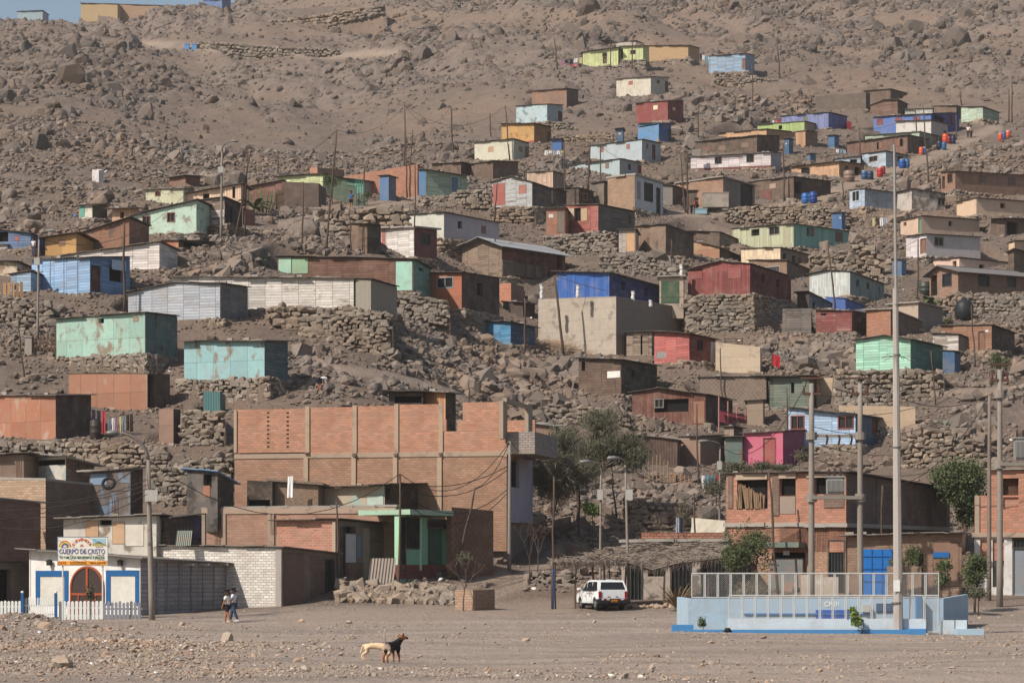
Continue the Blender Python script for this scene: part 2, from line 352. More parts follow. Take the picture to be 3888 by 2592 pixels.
def H(c, name, label, lx, cx, rx, tl, tc, tr, b, ml, mr=None, w=None, D=None, th=None, dep=None, peak=None, roof=1, rm=None, ops=(), oh=.18,
      cat='house', parent=None, band=None, pad=True, group=None, grp=None, kf=1.3, rt=.05, rubble=False):
    """one shack from its corners as read off the photograph: left end, near corner, right end, roof heights, base"""
    o = CR[c]; X = lambda x: o[0]+x/o[2]; Y = lambda y: o[1]+y/o[2]
    g = frame_geo(X(lx), X(cx), X(rx), Y(tl), Y(tc), Y(tr), Y(b), Y(w) if w else None, D, th, dep, parent)
    mr = mr or ml  # right faces mostly pass a darker copy: side shade put into the colour
    prof = [(0, g.hc)]
    if peak:
        t = (X(peak[0])-CX)/F; u = (g.P.x-t*g.D)/(math.cos(g.th)+t*math.sin(g.th)); Du = g.D+u*g.a.y
        prof.append((u, CZ+(YH-Y(peak[1]))*Du/F-g.z))
    prof.append((g.L, g.hl)); sl = (g.hr-g.hc)/g.R
    hp = lambda u: float(np.interp(u, [p[0] for p in prof], [p[1] for p in prof]))
    top = lambda u, r: hp(u)+sl*r
    if not group: group = {'outhouse': 'latrine cabins on the slope', 'shack': 'shacks on the hillside', 'brick_house': 'brick houses'}.get(name)
    root = parent or empty(name, g.P, label, cat if cat != 'house' else ('latrine' if name == 'outhouse' else 'house'), group)
    k = Vector((0,0,1)); mats = [ml, mr, HOLE_SHADE]
    # openings per face
    OP = {0: [], 1: []}
    for q in ops:
        ty, x0, y0, x1, y1 = q[:5]; colr = q[5] if len(q) > 5 else (110,80,62)
        xm = (X(x0)+X(x1))/2; face = 0 if xm < X(cx) else 1
        def along(px):
            t = (px-CX)/F
            return (g.P.x-t*g.D)/(math.cos(g.th)+t*math.sin(g.th)) if face == 0 else (t*g.D-g.P.x)/(math.sin(g.th)-t*math.cos(g.th))
        u0, u1 = sorted((along(X(x0)), along(X(x1)))); LN = g.L if face == 0 else g.R
        u0 = max(.06, u0); u1 = min(LN-.06, u1)
        if u1-u0 < .08: continue
        um = (u0+u1)/2; dm = g.D+um*(g.a.y if face == 0 else g.b.y)
        v0 = CZ+(YH-Y(y1))*dm/F-g.z; v1 = CZ+(YH-Y(y0))*dm/F-g.z
        tp = min(top(u0, 0), top(u1, 0)) if face == 0 else min(top(0, u0), top(0, u1))
        v0 = max(.02, v0); v1 = min(v1, tp-.05)
        if v1-v0 < .1: continue
        OP[face].append((u0, u1, v0, v1, ty, colr))
    mb = MB(); LOW = -1.2
    def face(o0, ax, U, tf, opn, m, flip, uo):
        br = sorted({0., U, *[p[0] for p in opn], *[p[1] for p in opn], *([p[0] for p in prof if 0 < p[0] < U] if m != 1 else [])})
        for a_, b_ in zip(br[:-1], br[1:]):
            if b_-a_ < 1e-4: continue
            cov = sorted([p for p in opn if p[0] <= a_+1e-5 and p[1] >= b_-1e-5], key=lambda p: p[2])
            v = LOW; spans = []
            for p in cov:
                if p[2] > v: spans.append((v, v, p[2], p[2]))
                v = max(v, p[3])
            spans.append((v, v, tf(a_), tf(b_)))
            for (va, vb, ta, tb) in spans:
                pa = [o0+ax*a_+k*va, o0+ax*b_+k*vb, o0+ax*b_+k*tb, o0+ax*a_+k*ta]
                uv = [(uo+a_, va+3), (uo+b_, vb+3), (uo+b_, tb+3), (uo+a_, ta+3)]
                if flip: pa = pa[::-1]; uv = uv[::-1]
                mb.quad(*pa, uv=uv, m=m)
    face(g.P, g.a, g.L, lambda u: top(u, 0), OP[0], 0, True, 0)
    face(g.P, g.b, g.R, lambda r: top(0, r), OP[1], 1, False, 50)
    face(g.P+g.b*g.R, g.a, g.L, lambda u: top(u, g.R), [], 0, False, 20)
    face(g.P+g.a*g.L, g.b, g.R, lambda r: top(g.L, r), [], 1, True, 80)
    # reveals of the openings
    for fc, opn in OP.items():
        ax = g.a if fc == 0 else g.b; n = -(g.b if fc == 0 else g.a)
        for (u0, u1, v0, v1, ty, colr) in opn:
            if ty in 'p': continue
            dp = .12 if ty != 'k' else .3
            q = [(u0, v0), (u1, v0), (u1, v1), (u0, v1)]
            for i in range(4):
                (ua, va), (ub, vb) = q[i], q[(i+1) % 4]
                mb.quad(g.P+ax*ua+k*va, g.P+ax*ub+k*vb, g.P+ax*ub+k*vb-n*dp, g.P+ax*ua+k*va-n*dp, m=fc)
    wall = mb.build('wall', mats, root)
    for fc, opn in OP.items():
        ax = g.a if fc == 0 else g.b; n = -(g.b if fc == 0 else g.a)
        for (u0, u1, v0, v1, ty, colr) in opn:
            m1 = MB()
            if ty == 'k':
                m1.obox(g.P, ax, n, u0-.02, u1+.02, -.34, -.3, v0-.02, v1+.02); m1.build('opening_shade_panel', HOLE_SHADE, root); continue  # black sheet set back in the opening paints its inner shade
            if ty == 'p':
                m1.obox(g.P, ax, n, u0+.02, u1-.02, -.06, .025, v0+.02, v1-.02); m1.build('shutter', M('plain', colr, .35), root); continue
            if ty == 'd':
                m1.obox(g.P, ax, n, u0, u1, -.1, -.05, v0, v1); dd = m1.build('door', M('plain', colr, .4), root)
                m2 = MB(); e = .05
                m2.obox(g.P, ax, n, u0-e, u0+.01, -.04, .03, v0, v1+e); m2.obox(g.P, ax, n, u1-.01, u1+e, -.04, .03, v0, v1+e); m2.obox(g.P, ax, n, u0+.01, u1-.01, -.04, .027, v1-.01, v1+e)
                m2.build('frame', M('plain', mul2(colr, .8), .3), dd); continue
            e = .05; W_ = MB()
            W_.obox(g.P, ax, n, u0-.02, u1+.02, -.1, -.08, v0-.02, v1+.02)
            pane = (GLASS if ty in 'wg' else M('plain', (178,174,168), .4))
            wo = W_.build('window', pane, root)
            m2 = MB()
            m2.obox(g.P, ax, n, u0-e, u0+.03, -.05, .03, v0-e, v1+e); m2.obox(g.P, ax, n, u1-.03, u1+e, -.05, .03, v0-e, v1+e)
            m2.obox(g.P, ax, n, u0+.03, u1-.03, -.05, .028, v0-e, v0+.03); m2.obox(g.P, ax, n, u0+.03, u1-.03, -.05, .028, v1-.03, v1+e)
            if ty == 'g':
                nb = max(2, int((u1-u0)/.16))
                for i in range(1, nb): uu = u0+(u1-u0)*i/nb; m2.obox(g.P, ax, n, uu-.012, uu+.012, -.02, .0, v0, v1)
            else:
                um = (u0+u1)/2; m2.obox(g.P, ax, n, um-.025, um+.025, -.05, .015, v0+.03, v1-.03)
            m2.build('frame', M('plain', colr, .3), wo)
    if band:
        hb, bm = band; m1 = MB(); hb = hb*g.D/F/o[2]
        m1.obox(g.P, g.a, -g.b, -.02, g.L, 0, .02, -.3, hb); m1.obox(g.P, g.b, -g.a, 0, g.R, 0, .02, -.3, hb); m1.build('base_band', bm, root)
    if roof:
        rb = MB(); pr = [p for p in prof]; th_ = rt
        for i in range(len(pr)-1):
            (ua, ha), (ub, hb2) = pr[i], pr[i+1]; s2 = (hb2-ha)/(ub-ua)
            ea = oh if i == 0 else 0; eb = oh if i == len(pr)-2 else 0
            ns = max(1, int((ub-ua+g.R)/3))
            def Z(u, r): return g.P+g.a*u+g.b*r+k*(ha+s2*(u-ua)+sl*r+.01)
            j = lambda: Vector((0,0,random.uniform(-.025, .03)))
            u0, u1, r0, r1 = ua-ea, ub+eb, -oh, g.R+oh
            nu = max(1, int((u1-u0)/1.1)); us = [u0+(u1-u0)*q/nu for q in range(nu+1)]
            for q in range(nu):
                e0 = random.uniform(-.13, .08) if oh > .05 else 0; e1 = random.uniform(-.1, .1) if oh > .05 else 0; zz = Vector((0, 0, random.uniform(0, .035) if oh else 0))
                b0 = Z(us[q]-.02, r0+e0)+zz+j(); b1 = Z(us[q+1]+.02, r0+e0)+zz+j(); b2 = Z(us[q+1]+.02, r1+e1)+zz; b3 = Z(us[q]-.02, r1+e1)+zz
                if not oh: b0, b1, b2, b3 = Z(us[q], r0), Z(us[q+1], r0), Z(us[q+1], r1), Z(us[q], r1)
                lo = [b0, b3, b2, b1]; hi = [v+k*th_ for v in lo]
                rb.hexa(lo+hi)
        if name == 'shack' and roof == 1 and g.D < 330 and oh > .05: roof = 3
        if roof >= 2:   # battens and stones holding the sheets down
            for q in range(int(g.L*(1.3 if roof == 2 else .8))):
                u = random.uniform(0, g.L); r = random.uniform(0, g.R*.4); p = g.P+g.a*u+g.b*r+k*(top(u, r)+th_)
                s_ = random.uniform(.08, .2); pk_ = random.random() < .3; l_ = s_*(5 if pk_ else 1); rb.obox(p, g.a, g.b, -l_, l_, -s_*.6, s_*.6, -.02, s_*(.3 if pk_ else .9), 1)
        rb.build('roof', [rm or ROOFM, CONC], root)
    if pad: PADS.append((g, True, kf))
    if label: HOUSES[label] = g
    if pad: WALLS.append((g, label, bool(w)))
    root['_g'] = 0; del root['_g']
    root_geo[root.name] = g
    return root
def mul2(c, f): return tuple(int(v*f) for v in c)
root_geo = {}
# ---------------------------------------------------------------- palette
def ph(c, w=.35, c2=None): return M('plank_h', c, w, c2)
def pv(c, w=.35, c2=None): return M('plank_v', c, w, c2)
def py_(c, w=.35, c2=None): return M('ply', c, w, c2)
def co(c, w=.35, c2=None): return M('corr', c, w, c2)
def pl(c, w=.35, c2=None): return M('plaster', c, w, c2)
BRICK = M('brick', (196,128,98), .3, (178,150,128)); BRICKD = M('brick', (158,112,88), .45, (150,130,112)); BRICKO = M('brick', (205,122,88), .2, (170,140,118))
BRW = ph((112,88,72), .6, (84,70,60)); BRW2 = pv((118,92,76), .5, (88,72,62)); GRY = ph((132,122,114), .6, (96,86,78)); DKW = ph((84,68,58), .5, (64,54,48))
RED = (150,62,50); DRED = (130,52,46); BLU = (64,120,180); TANS = (176,156,128)

# ---- top of the hill
r = H('C','shack','lime yellow shack on a rock ledge, highest house on the slope',1150,1450,1472,222,184,186,334, pv((214,222,140),.25), ops=(('w',1318,228,1352,258,(90,60,50)),('d',1322,265,1350,318,(90,66,52))), w=380, dep=3, oh=.3, roof=2)
H('C','','',1468,1662,1712,172,166,172,286, pv((206,218,135),.25), parent=r, ops=(('w',1555,205,1595,236,(90,60,60)),('k',1470,190,1490,276)), w=380, th=14, oh=.35)
H('C','shack','small brown hut with a flat black roof rising behind the lime yellow shack',1195,1335,1400,122,120,130,215, BRW, ops=(('k',1210,130,1260,160),), dep=3, oh=.6)
H('C','shack','hut under a heap of white rubble and sacks behind the lime yellow porch',1400,1600,1660,140,125,150,200, pl((190,176,160),.6), dep=3, roof=2)
H('C','shack','hut walled in honey coloured woven reed mats, right of the lime yellow shack',1713,2045,2140,166,162,188,272, M('reed',(208,164,106)), w=350, dep=4, oh=.25, roof=2)
H('W','shack','pale blue plank shack at the right end of the topmost row',1628,1712,1733,130,123,128,164, ph((140,174,204),.3), w=175, dep=3, ops=(('d',1706,135,1711,160,(150,90,50)),))
H('C','shack','rust streaked white sheet house jutting off a stone ledge, highest below the mat hut',1435,1727,1875,450,430,438,580, co((216,206,184),.65,(150,96,66)), co((196,188,172),.6,(140,92,66)), w=620, ops=(('p',1537,465,1575,498,(168,90,72)),('p',1778,455,1801,487,(120,60,50)),('d',1850,472,1873,585,(110,60,50))), D=333)
H('C','shack','weathered brown plywood shack above the pale blue one',715,1012,1110,553,530,545,690, py_((142,108,88),.5,(176,122,84)), pv((104,82,70),.4), ops=())
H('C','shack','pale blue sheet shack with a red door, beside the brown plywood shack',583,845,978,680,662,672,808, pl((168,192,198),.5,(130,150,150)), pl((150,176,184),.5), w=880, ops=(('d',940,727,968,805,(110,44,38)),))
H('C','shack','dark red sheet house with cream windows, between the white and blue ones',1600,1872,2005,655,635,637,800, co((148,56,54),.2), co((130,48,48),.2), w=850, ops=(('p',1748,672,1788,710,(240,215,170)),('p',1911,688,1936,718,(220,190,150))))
H('C','shack','bright blue shack with painted waves under the dark red house',1618,1795,1900,830,822,830,975, pl((66,138,196),.5,(110,140,130)), pl((40,96,160),.3), w=1000, ops=(('k',1625,838,1790,850),('d',1875,880,1897,985,(70,70,80))))
H('C','outhouse','narrow blue latrine cabin with a white square, left of the wave painted shack',1435,1490,1502,875,870,880,988, co((60,106,140),.2), ops=(('p',1452,905,1474,922,(200,205,205)),), dep=1.2)
H('C','shack','mustard yellow shack with a red footing',457,735,880,830,828,860,990, py_((196,144,58),.3,(170,120,50)), py_((160,112,40),.3), w=1010, ops=(('p',755,862,783,920,(140,96,36)),('d',850,900,870,985,(110,50,50))), band=(22, M('plain',(160,66,50),.2)), oh=.3)
H('C','outhouse','tiny hut wrapped in shiny blue tarpaulin beside the mustard shack',887,968,990,965,960,962,1052, pl((48,110,178),.3), dep=1.5, ops=())
H('C','shack','cream board house with orange shutters below the mustard shack',228,560,690,990,962,1000,1138, co((214,208,182),.3,(180,160,130)), co((190,188,166),.35), ops=(('p',343,1024,388,1068,(196,140,98)),('p',605,1020,636,1068,(160,110,80)),('d',658,1027,686,1128,(140,100,74))))
H('C','shack','long pale blue sheet house with three red windows, upper of the two',1200,1652,1812,1020,965,1000,1142, co((182,198,204),.3,(150,150,150)), co((168,178,180),.5), ops=(('p',1300,1027,1326,1070,(160,70,64)),('p',1520,1000,1549,1045,(170,86,78)),('p',1688,998,1705,1040,(130,60,58)),('d',1740,1012,1762,1136,(116,46,44))), w=1180)
H('C','shack','long pale blue sheet house with brown windows, lower of the two',1030,1462,1648,1188,1128,1165,1272, co((172,194,196),.35,(140,130,120)), co((158,170,170),.5), ops=(('p',1128,1197,1155,1240,(140,104,88)),('p',1340,1165,1371,1210,(130,96,80)),('w',1535,1175,1555,1216),('d',1618,1188,1645,1260,(150,50,46))))
H('C','shack','brown vertical plank shack behind the pale green one with the blue door',125,385,600,1185,1148,1155,1300, BRW2, BRW2, ops=(('k',20,1200,60,1240),), roof=2)
H('C','shack','low brown lean-to at the left end of the brown plank shacks',-60,105,130,1175,1160,1170,1240, DKW, dep=3)
H('C','shack','pinkish grey plank shack with a cream gable end, under the lower pale blue house',675,895,990,1245,1232,1262,1392, pv((206,170,140),.3), pv((160,136,122),.4), ops=(('p',935,1290,965,1335,(150,124,108)),('p',808,1282,842,1330,(206,170,140))))
H('H','shack','low black patched shack with a barred window above the red window house',900,1115,1240,150,142,180,292, DKW, DKW, ops=(('g',1150,190,1188,245,(150,110,90)),), roof=2, D=232)
H('H','shack','leaning sheet metal lean-to beside the brick and white house',1225,1330,1470,110,90,130,300, py_((96,84,74),.5), BRW2, D=234, roof=2, ops=(('d',1410,140,1455,290,(110,66,52)),))
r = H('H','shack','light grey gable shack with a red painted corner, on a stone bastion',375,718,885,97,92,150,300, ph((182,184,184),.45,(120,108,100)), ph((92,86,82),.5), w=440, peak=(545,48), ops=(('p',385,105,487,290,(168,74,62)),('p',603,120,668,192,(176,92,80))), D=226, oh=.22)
H('H','','',886,890,1010,150,150,180,300, DKW, DKW, parent=r, D=231, th=55)
H('H','brick_house','one storey house with a mud brick side and white grilled front',1360,1590,1832,66,34,112,330, M('brick',(176,140,110),.4,(150,124,100)), pl((196,198,202),.3), ops=(('g',1672,105,1742,255,(50,46,44)),('g',1776,145,1804,362,(46,42,40)),('p',1612,85,1640,240,(150,142,134))), D=236, rm=CONC, rt=.18, oh=.12, w=400)
# ---- right upper
H('D','shack','long brown plank shack with a cream strip under the eaves',312,838,1030,648,592,598,752, BRW, BRW, ops=(('p',378,685,440,738,(120,84,66)),('p',512,678,575,722,(128,96,78)),('p',705,650,770,695,(130,100,82)),('d',885,640,922,735,(88,68,56))), D=290, roof=1)
H('D','shack','orange plywood shack behind the long brown plank one',510,920,1160,572,540,565,650, py_((206,154,102),.25), py_((186,138,94),.25), D=297, dep=3.5)
H('D','shack','lime green shack with a tan end wall under the violet house',842,1242,1400,502,475,512,560, pv((160,188,96),.25), pv((176,146,118),.35), D=303, ops=(('k',1022,507,1052,542),), w=575)
H('D','shack','violet blue house with a green window and red yard fence',1047,1447,1605,428,396,435,530, pv((124,138,196),.2), pv((104,118,190),.25), D=313, ops=(('p',1232,433,1267,470,(96,110,80)),), w=560)
H('D','shack','long white plank house on a dark red base',275,955,1042,776,738,742,868, ph((222,208,208),.22,(190,170,166)), ph((190,176,186),.3), D=282, w=930, ops=(('w',482,778,535,830,(60,50,46)),('w',752,757,808,817,(60,50,46))), band=(22, M('plain',(120,58,52),.25)))
H('D','shack','small vertical plank hut beside the blue latrine cabins',1170,1250,1352,560,556,562,692, pv((190,140,92),.3), ph((146,108,82),.4), D=296)
H('D','outhouse','blue latrine cabin with a white square, next to the white plank house',1068,1110,1146,622,618,630,755, co((48,98,140),.2), D=286, ops=(('p',1078,658,1094,672,(210,210,210)),))
H('D','outhouse','leaning blue latrine cabin under the violet house',1443,1497,1538,597,590,600,700, co((56,112,158),.25), D=300)
H('D','outhouse','faded blue latrine cabin among reed fences, above the orange plank shop',1262,1290,1338,752,748,752,815, co((58,110,150),.35), D=280)
H('D','mat_enclosure','large enclosure of grey reed mats below the black rock ledge',1335,1765,1800,262,226,232,372, M('reed',(122,106,92)), M('reed',(80,70,62)), D=322, w=385, roof=0, dep=4)
H('E','shack','tall brown plank shack rising behind the barrel roofed one',880,1105,1245,216,200,236,300, BRW2, BRW2, D=326)
H('E','shack','brown plank shack with a bent barrel roof',935,1165,1248,334,290,330,418, ph((120,84,66),.4), ph((98,74,62),.4), D=315, peak=(1050,292))
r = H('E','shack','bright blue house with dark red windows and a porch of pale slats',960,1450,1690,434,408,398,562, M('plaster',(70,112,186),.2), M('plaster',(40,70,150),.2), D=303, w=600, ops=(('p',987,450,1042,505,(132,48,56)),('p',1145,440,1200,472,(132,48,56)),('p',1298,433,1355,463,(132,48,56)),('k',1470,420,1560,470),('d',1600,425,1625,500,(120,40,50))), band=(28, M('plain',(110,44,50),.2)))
H('E','shack','white canvas sheet house in front of the bright blue one',1152,1450,1592,475,465,500,590, M('plaster',(206,198,190),.35,(160,150,142)), M('plaster',(180,172,166),.35), w=650, D=297, ops=(('p',1555,550,1580,588,(130,70,64)),))
H('E','shack','low pale green shack wedged behind the brown board house',890,1350,1528,596,563,606,668, ph((176,198,170),.4), ph((146,172,148),.4), D=290, ops=(('k',992,612,1028,626),('p',1466,615,1490,660,(150,90,76))), w=700)
H('E','shack','long brown board house with open black windows on the steep road',735,1250,1430,655,590,628,755, pv((128,92,76),.45,(96,74,64)), pv((110,80,68),.4), D=284, ops=(('k',988,650,1004,712),('k',1186,620,1208,685),('p',1008,648,1040,706,(140,84,64)),('p',1150,624,1184,688,(140,84,64)),('d',1350,636,1384,730,(70,50,44))))
r = H('E','shack','light blue plank house by the road with an open wooden window',857,1065,1258,752,728,768,866, ph((170,188,204),.35,(140,140,140)), ph((158,178,194),.4), D=274, ops=(('w',925,770,992,812,(120,92,76)),('w',1165,770,1206,815,(120,92,76)),('k',1122,740,1155,850)))
H('E','','',630,850,857,798,770,772,845, ph((176,190,204),.35), parent=r, D=275, dep=3, ops=(('k',760,795,820,822),))
H('E','shack','orange plank shop with black grilled windows below the road',262,668,880,860,815,842,945, pv((206,154,108),.25), pv((176,130,94),.3), D=262, ops=(('g',350,870,415,940,(50,40,36)),('k',720,850,745,898),('k',800,862,850,930)), oh=.35)
H('E','shack','pale green plank house, farthest up the steep road',1705,1890,2028,352,352,402,455, ph((176,200,174),.3), ph((150,172,150),.35), D=311, w=500)
H('E','shack','brown board house behind the bright blue porch',1460,1665,1812,345,340,380,455, pv((116,92,78),.4), pv((104,84,72),.4), D=312)
H('E','shack','white plank strip of a house between brown roofs, behind the bright blue one',1228,1462,1475,374,364,366,430, ph((204,206,196),.35), D=314, dep=3)
r = H('E','shack','blue grey plank house leaning over a stone wall right of the steps',757,885,1252,1060,1048,1095,1200, ph((164,186,210),.3), ph((140,158,178),.45,(110,116,122)), D=236, th=58, w=1265, ops=(('w',780,1065,840,1150,(190,205,215)),('w',1185,1095,1240,1155,(90,86,84))))
H('E','shack','blotchy white plastered hut beside the blue grey plank house',1272,1285,1570,1052,1050,1090,1228, pl((190,178,168),.5), pl((190,176,164),.75,(132,118,106)), D=236, th=66, ops=(('w',1507,1127,1567,1185,(90,72,62)),), w=1260)
H('E','brick_house','long low red brick house on a stone terrace, upper right edge',1535,1655,2300,905,897,935,1060, BRICKD, BRICKD, D=243, th=60, w=1150, ops=(('k',1543,940,1566,1045),('g',1592,922,1630,990,(80,40,40)),('p',1860,932,1922,992,(110,84,74)),('p',2107,948,2170,1010,(110,84,74))))
H('E','shack','peach board house with one black window, right edge below the long brick one',1668,1835,2300,1160,1127,1160,1268, co((222,184,146),.25,(196,160,130)), co((216,180,146),.25), D=232, th=60, w=1310, ops=(('k',2038,1168,2083,1212),))
H('E','shack','peach board house with a green door, above the pinkish white one',1190,1375,1862,1315,1280,1312,1440, co((220,180,150),.25), co((206,168,142),.3), D=222, th=60, w=1470, ops=(('k',1598,1320,1633,1364),('d',1345,1298,1378,1435,(96,130,104)),('k',1215,1330,1240,1362)))
H('J','shack','pinkish white board house with an arched brown door',1237,1410,1870,108,90,115,270, ph((214,202,202),.3), co((196,184,184),.35,(170,150,146)), D=214, th=60, w=330, ops=(('w',1478,115,1553,185,(150,140,90)),('d',1362,127,1408,252,(130,80,60))))
H('J','shack','small peach hut cut by the right edge of the photo',2110,2160,2300,160,148,152,240, co((220,180,140),.3), D=214, th=50)
H('J','shack','dark brown plank hut at the right edge above the brick cottage',2105,2155,2320,245,222,260,420, BRW, BRW, D=203, th=50, ops=())
H('J','shack','long low peach wall house showing above the brick cottage roof',1465,1690,2160,305,290,338,400, co((232,190,166),.2), co((228,188,164),.2), D=205, th=58, ops=(('k',1632,315,1665,362),('k',1858,345,1905,380)), dep=4)
H('J','brick_house','brick cottage with a grey gable roof and curtained window',1437,1680,2300,432,402,450,612, M('brick',(160,120,96),.3,(150,128,110)), M('brick',(146,108,88),.3,(150,128,110)), D=199, th=52, peak=(1530,358), w=680, rm=M('corr',(120,116,114),.25), oh=.5, ops=(('k',1447,437,1500,610),('g',1548,425,1622,528,(40,40,70)),('g',1853,440,1942,527,(50,44,44)),('g',2095,455,2172,535,(90,84,84))))
# ---- middle right
H('D','brick_house','unplastered brick house with a concrete framed dark garage front',120,550,820,1010,950,1025,1200, M('brick',(170,128,102),.3,(150,126,106)), M('concrete',(128,118,108),.3), D=247, w=1270, rm=CONC, rt=.1, ops=(('g',700,1010,798,1205,(38,34,32)),('p',575,975,672,1180,(120,110,104)),('k',625,1005,645,1070)))
H('D','shack','brown plank hut behind the people on the dirt ledge',242,520,530,1068,1062,1062,1215, BRW, dep=2, ops=(('p',390,1080,422,1215,(66,80,88)),), pad=False)
H('D','shack','dark rambling shack with hanging plastic, under the orange plank shop',770,1150,1465,990,945,985,1130, BRW, DKW, D=254, w=1170, roof=2, ops=(('k',1160,985,1215,1085),('p',945,1000,1000,1045,(170,140,112)),('p',880,1055,960,1180,(120,58,50))))
H('D','shack','olive and turquoise board house with four windows above a stone slope',628,1150,1657,1388,1345,1416,1536, pv((176,178,138),.2), pv((108,176,162),.2), D=229, w=1600, th=45, ops=(('k',790,1388,858,1445),('w',945,1370,1028,1433,(120,112,100)),('k',1262,1376,1290,1448),('p',1294,1378,1324,1450,(120,84,66)),('p',1505,1415,1568,1497,(116,80,64))))
H('D','outhouse','bright blue latrine cabin standing over the turquoise house',1475,1560,1590,1252,1248,1256,1392, co((44,104,160),.2), D=236, ops=(('p',1538,1284,1562,1302,(190,200,206)),))
H('I','shack','brown and grey patched plank house above the plywood huts',150,520,710,60,72,150,190, BRW, GRY, D=221, roof=2, ops=())
H('I','shack','chipboard patched hut with a dark tarpaulin roof',295,520,745,150,200,300,300, py_((176,120,84),.6,(200,160,110)), DKW, D=207, roof=2, ops=())
r = H('I','shack','cream board house with arched windows in its long shaded side',703,1037,1310,212,204,275,330, pv((224,196,156),.2), pv((130,114,100),.35), D=213, w=380, ops=(('k',1061,252,1090,310),('k',1138,270,1168,330),('p',1188,284,1214,358,(96,72,62))))
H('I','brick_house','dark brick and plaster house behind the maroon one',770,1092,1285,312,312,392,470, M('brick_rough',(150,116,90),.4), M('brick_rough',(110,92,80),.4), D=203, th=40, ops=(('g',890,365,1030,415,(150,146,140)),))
H('I','shack','large maroon board house on a tall stone bastion',250,780,1128,392,345,452,592, pv((146,60,56),.15), pv((112,42,42),.2), D=193, th=32, w=900, peak=(530,320), ops=(('p',592,365,705,465,(150,64,60)),('k',272,380,376,400),('p',272,402,376,470,(140,56,52)),('k',880,430,902,500),('k',1003,472,1027,540)))
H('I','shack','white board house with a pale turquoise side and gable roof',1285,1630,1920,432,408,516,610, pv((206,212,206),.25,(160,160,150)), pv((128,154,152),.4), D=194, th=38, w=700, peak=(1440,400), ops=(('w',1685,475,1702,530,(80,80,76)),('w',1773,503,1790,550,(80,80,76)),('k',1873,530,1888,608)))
H('I','shack','dark tumbledown shed with a blue painted side below the white house',1180,1282,1485,592,582,690,722, DKW, ph((84,110,128),.5), D=184, roof=2, ops=(('k',1310,665,1335,730),))
H('I','tarpaulin_shelter','blue tarpaulin lean-to under the white gable house',1425,1600,1745,625,640,700,735, M('plain',(36,92,170),.2), D=185, rm=M('plain',(40,98,176),.25), dep=3, oh=.1)
r = H('I','shack','low red plank shack with a white plank patch beside the dark fence',1340,1645,1770,730,742,765,928, ph((142,62,56),.4,(170,120,110)), ph((104,44,44),.4), D=180, th=22, w=985, roof=2, ops=(('k',1380,760,1428,780),('w',1690,780,1745,850,(80,50,46))))
H('I','brick_house','orange brick hut with stacked bricks on its roof behind the tall pole',1770,1975,2245,738,730,835,950, M('brick',(178,112,80),.3,(160,134,112)), M('brick',(116,94,82),.4), D=181, th=40, w=990, rm=CONC, rt=.08)
H('J','concrete_house','bare grey concrete house behind the orange brick hut',1090,1340,1548,690,672,722,900, M('concrete',(176,152,130),.4), M('concrete',(130,116,106),.35), D=187, th=35, rm=CONC, rt=.1)
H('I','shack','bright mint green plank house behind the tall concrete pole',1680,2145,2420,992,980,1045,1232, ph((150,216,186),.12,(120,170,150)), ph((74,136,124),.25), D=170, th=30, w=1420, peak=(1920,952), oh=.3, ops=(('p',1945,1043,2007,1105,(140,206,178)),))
H('J','outhouse','blue corrugated latrine at the end of the mint green house',1548,1650,1700,1080,1085,1100,1270, co((46,98,140),.25), D=171, ops=())
H('J','shack','grey and white weathered plank shack right of the mint green house',1465,1682,1852,937,942,1010,1100, ph((150,136,126),.7,(200,190,180)), co((122,118,116),.4), D=178, w=1150, roof=2, ops=())
H('J','shack','brown plank house with a white notice and a dark side, far right',1535,1965,2160,868,862,936,1078, ph((156,104,72),.4,(120,86,66)), DKW, D=184, w=1160, ops=(('d',1855,915,1905,1075,(122,74,52)),('p',1908,898,1942,922,(220,215,205)),('w',1990,925,2010,985,(100,92,88)),('w',2098,955,2112,1015,(100,92,88))))
H('J','outhouse','faded blue latrine cabin on the boulder slope behind the tall pole',1118,1200,1240,300,302,306,440, co((66,112,156),.35), D=200)
# ---- centre
r = H('H','shack','red plank house with a large open window above the brown gable house',1003,1280,1592,293,287,345,512, ph((172,86,74),.3,(150,80,70)), ph((104,100,96),.5), D=211, w=700, ops=(('k',1078,312,1130,425),('p',1022,314,1077,426,(176,156,126)),('p',1134,314,1187,424,(184,152,110)),('w',1535,375,1560,450)))
H('H','','',838,998,1004,318,314,316,548, py_((170,104,70),.3), parent=r, D=210.3, dep=3, ops=(('p',856,362,900,398,(226,220,210)),('p',930,340,995,525,(110,96,86))))
r = H('H','shack','brown gable house with a grey metal roof and red veranda wall',110,460,1000,650,632,712,892, ph((150,124,102),.5,(100,80,66)), ph((120,52,42),.3), D=199, th=40, w=960, peak=(290,568), rm=M('corr',(158,160,164),.2), oh=.55, ops=(('p',455,745,460,890,(150,130,110)),('k',930,700,972,830)))
r = H('H','shack','tall plywood hut with a diagonal board panel, in front of patched planks',1600,1855,2092,478,455,542,728, py_((138,110,88),.45,(110,86,70)), py_((84,72,64),.4), D=206, w=800, ops=())
H('H','','',1455,1596,1602,500,497,498,728, ph((200,186,172),.5), parent=r, D=205, dep=3, ops=(('p',1518,525,1594,725,(222,164,104)),))
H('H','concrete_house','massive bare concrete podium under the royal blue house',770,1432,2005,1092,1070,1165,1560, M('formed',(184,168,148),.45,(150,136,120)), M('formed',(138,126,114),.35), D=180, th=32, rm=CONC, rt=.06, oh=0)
H('H','shack','royal blue board house standing on a concrete podium',928,1375,1812,860,866,985,1080, pv((0,98,190),.02,(10,96,180)), pv((6,62,132),.02,(10,58,124)), D=('a',4.5), th=36, oh=.35, ops=(('k',1480,937,1516,1015),('k',1673,988,1706,1066)), pad=False)
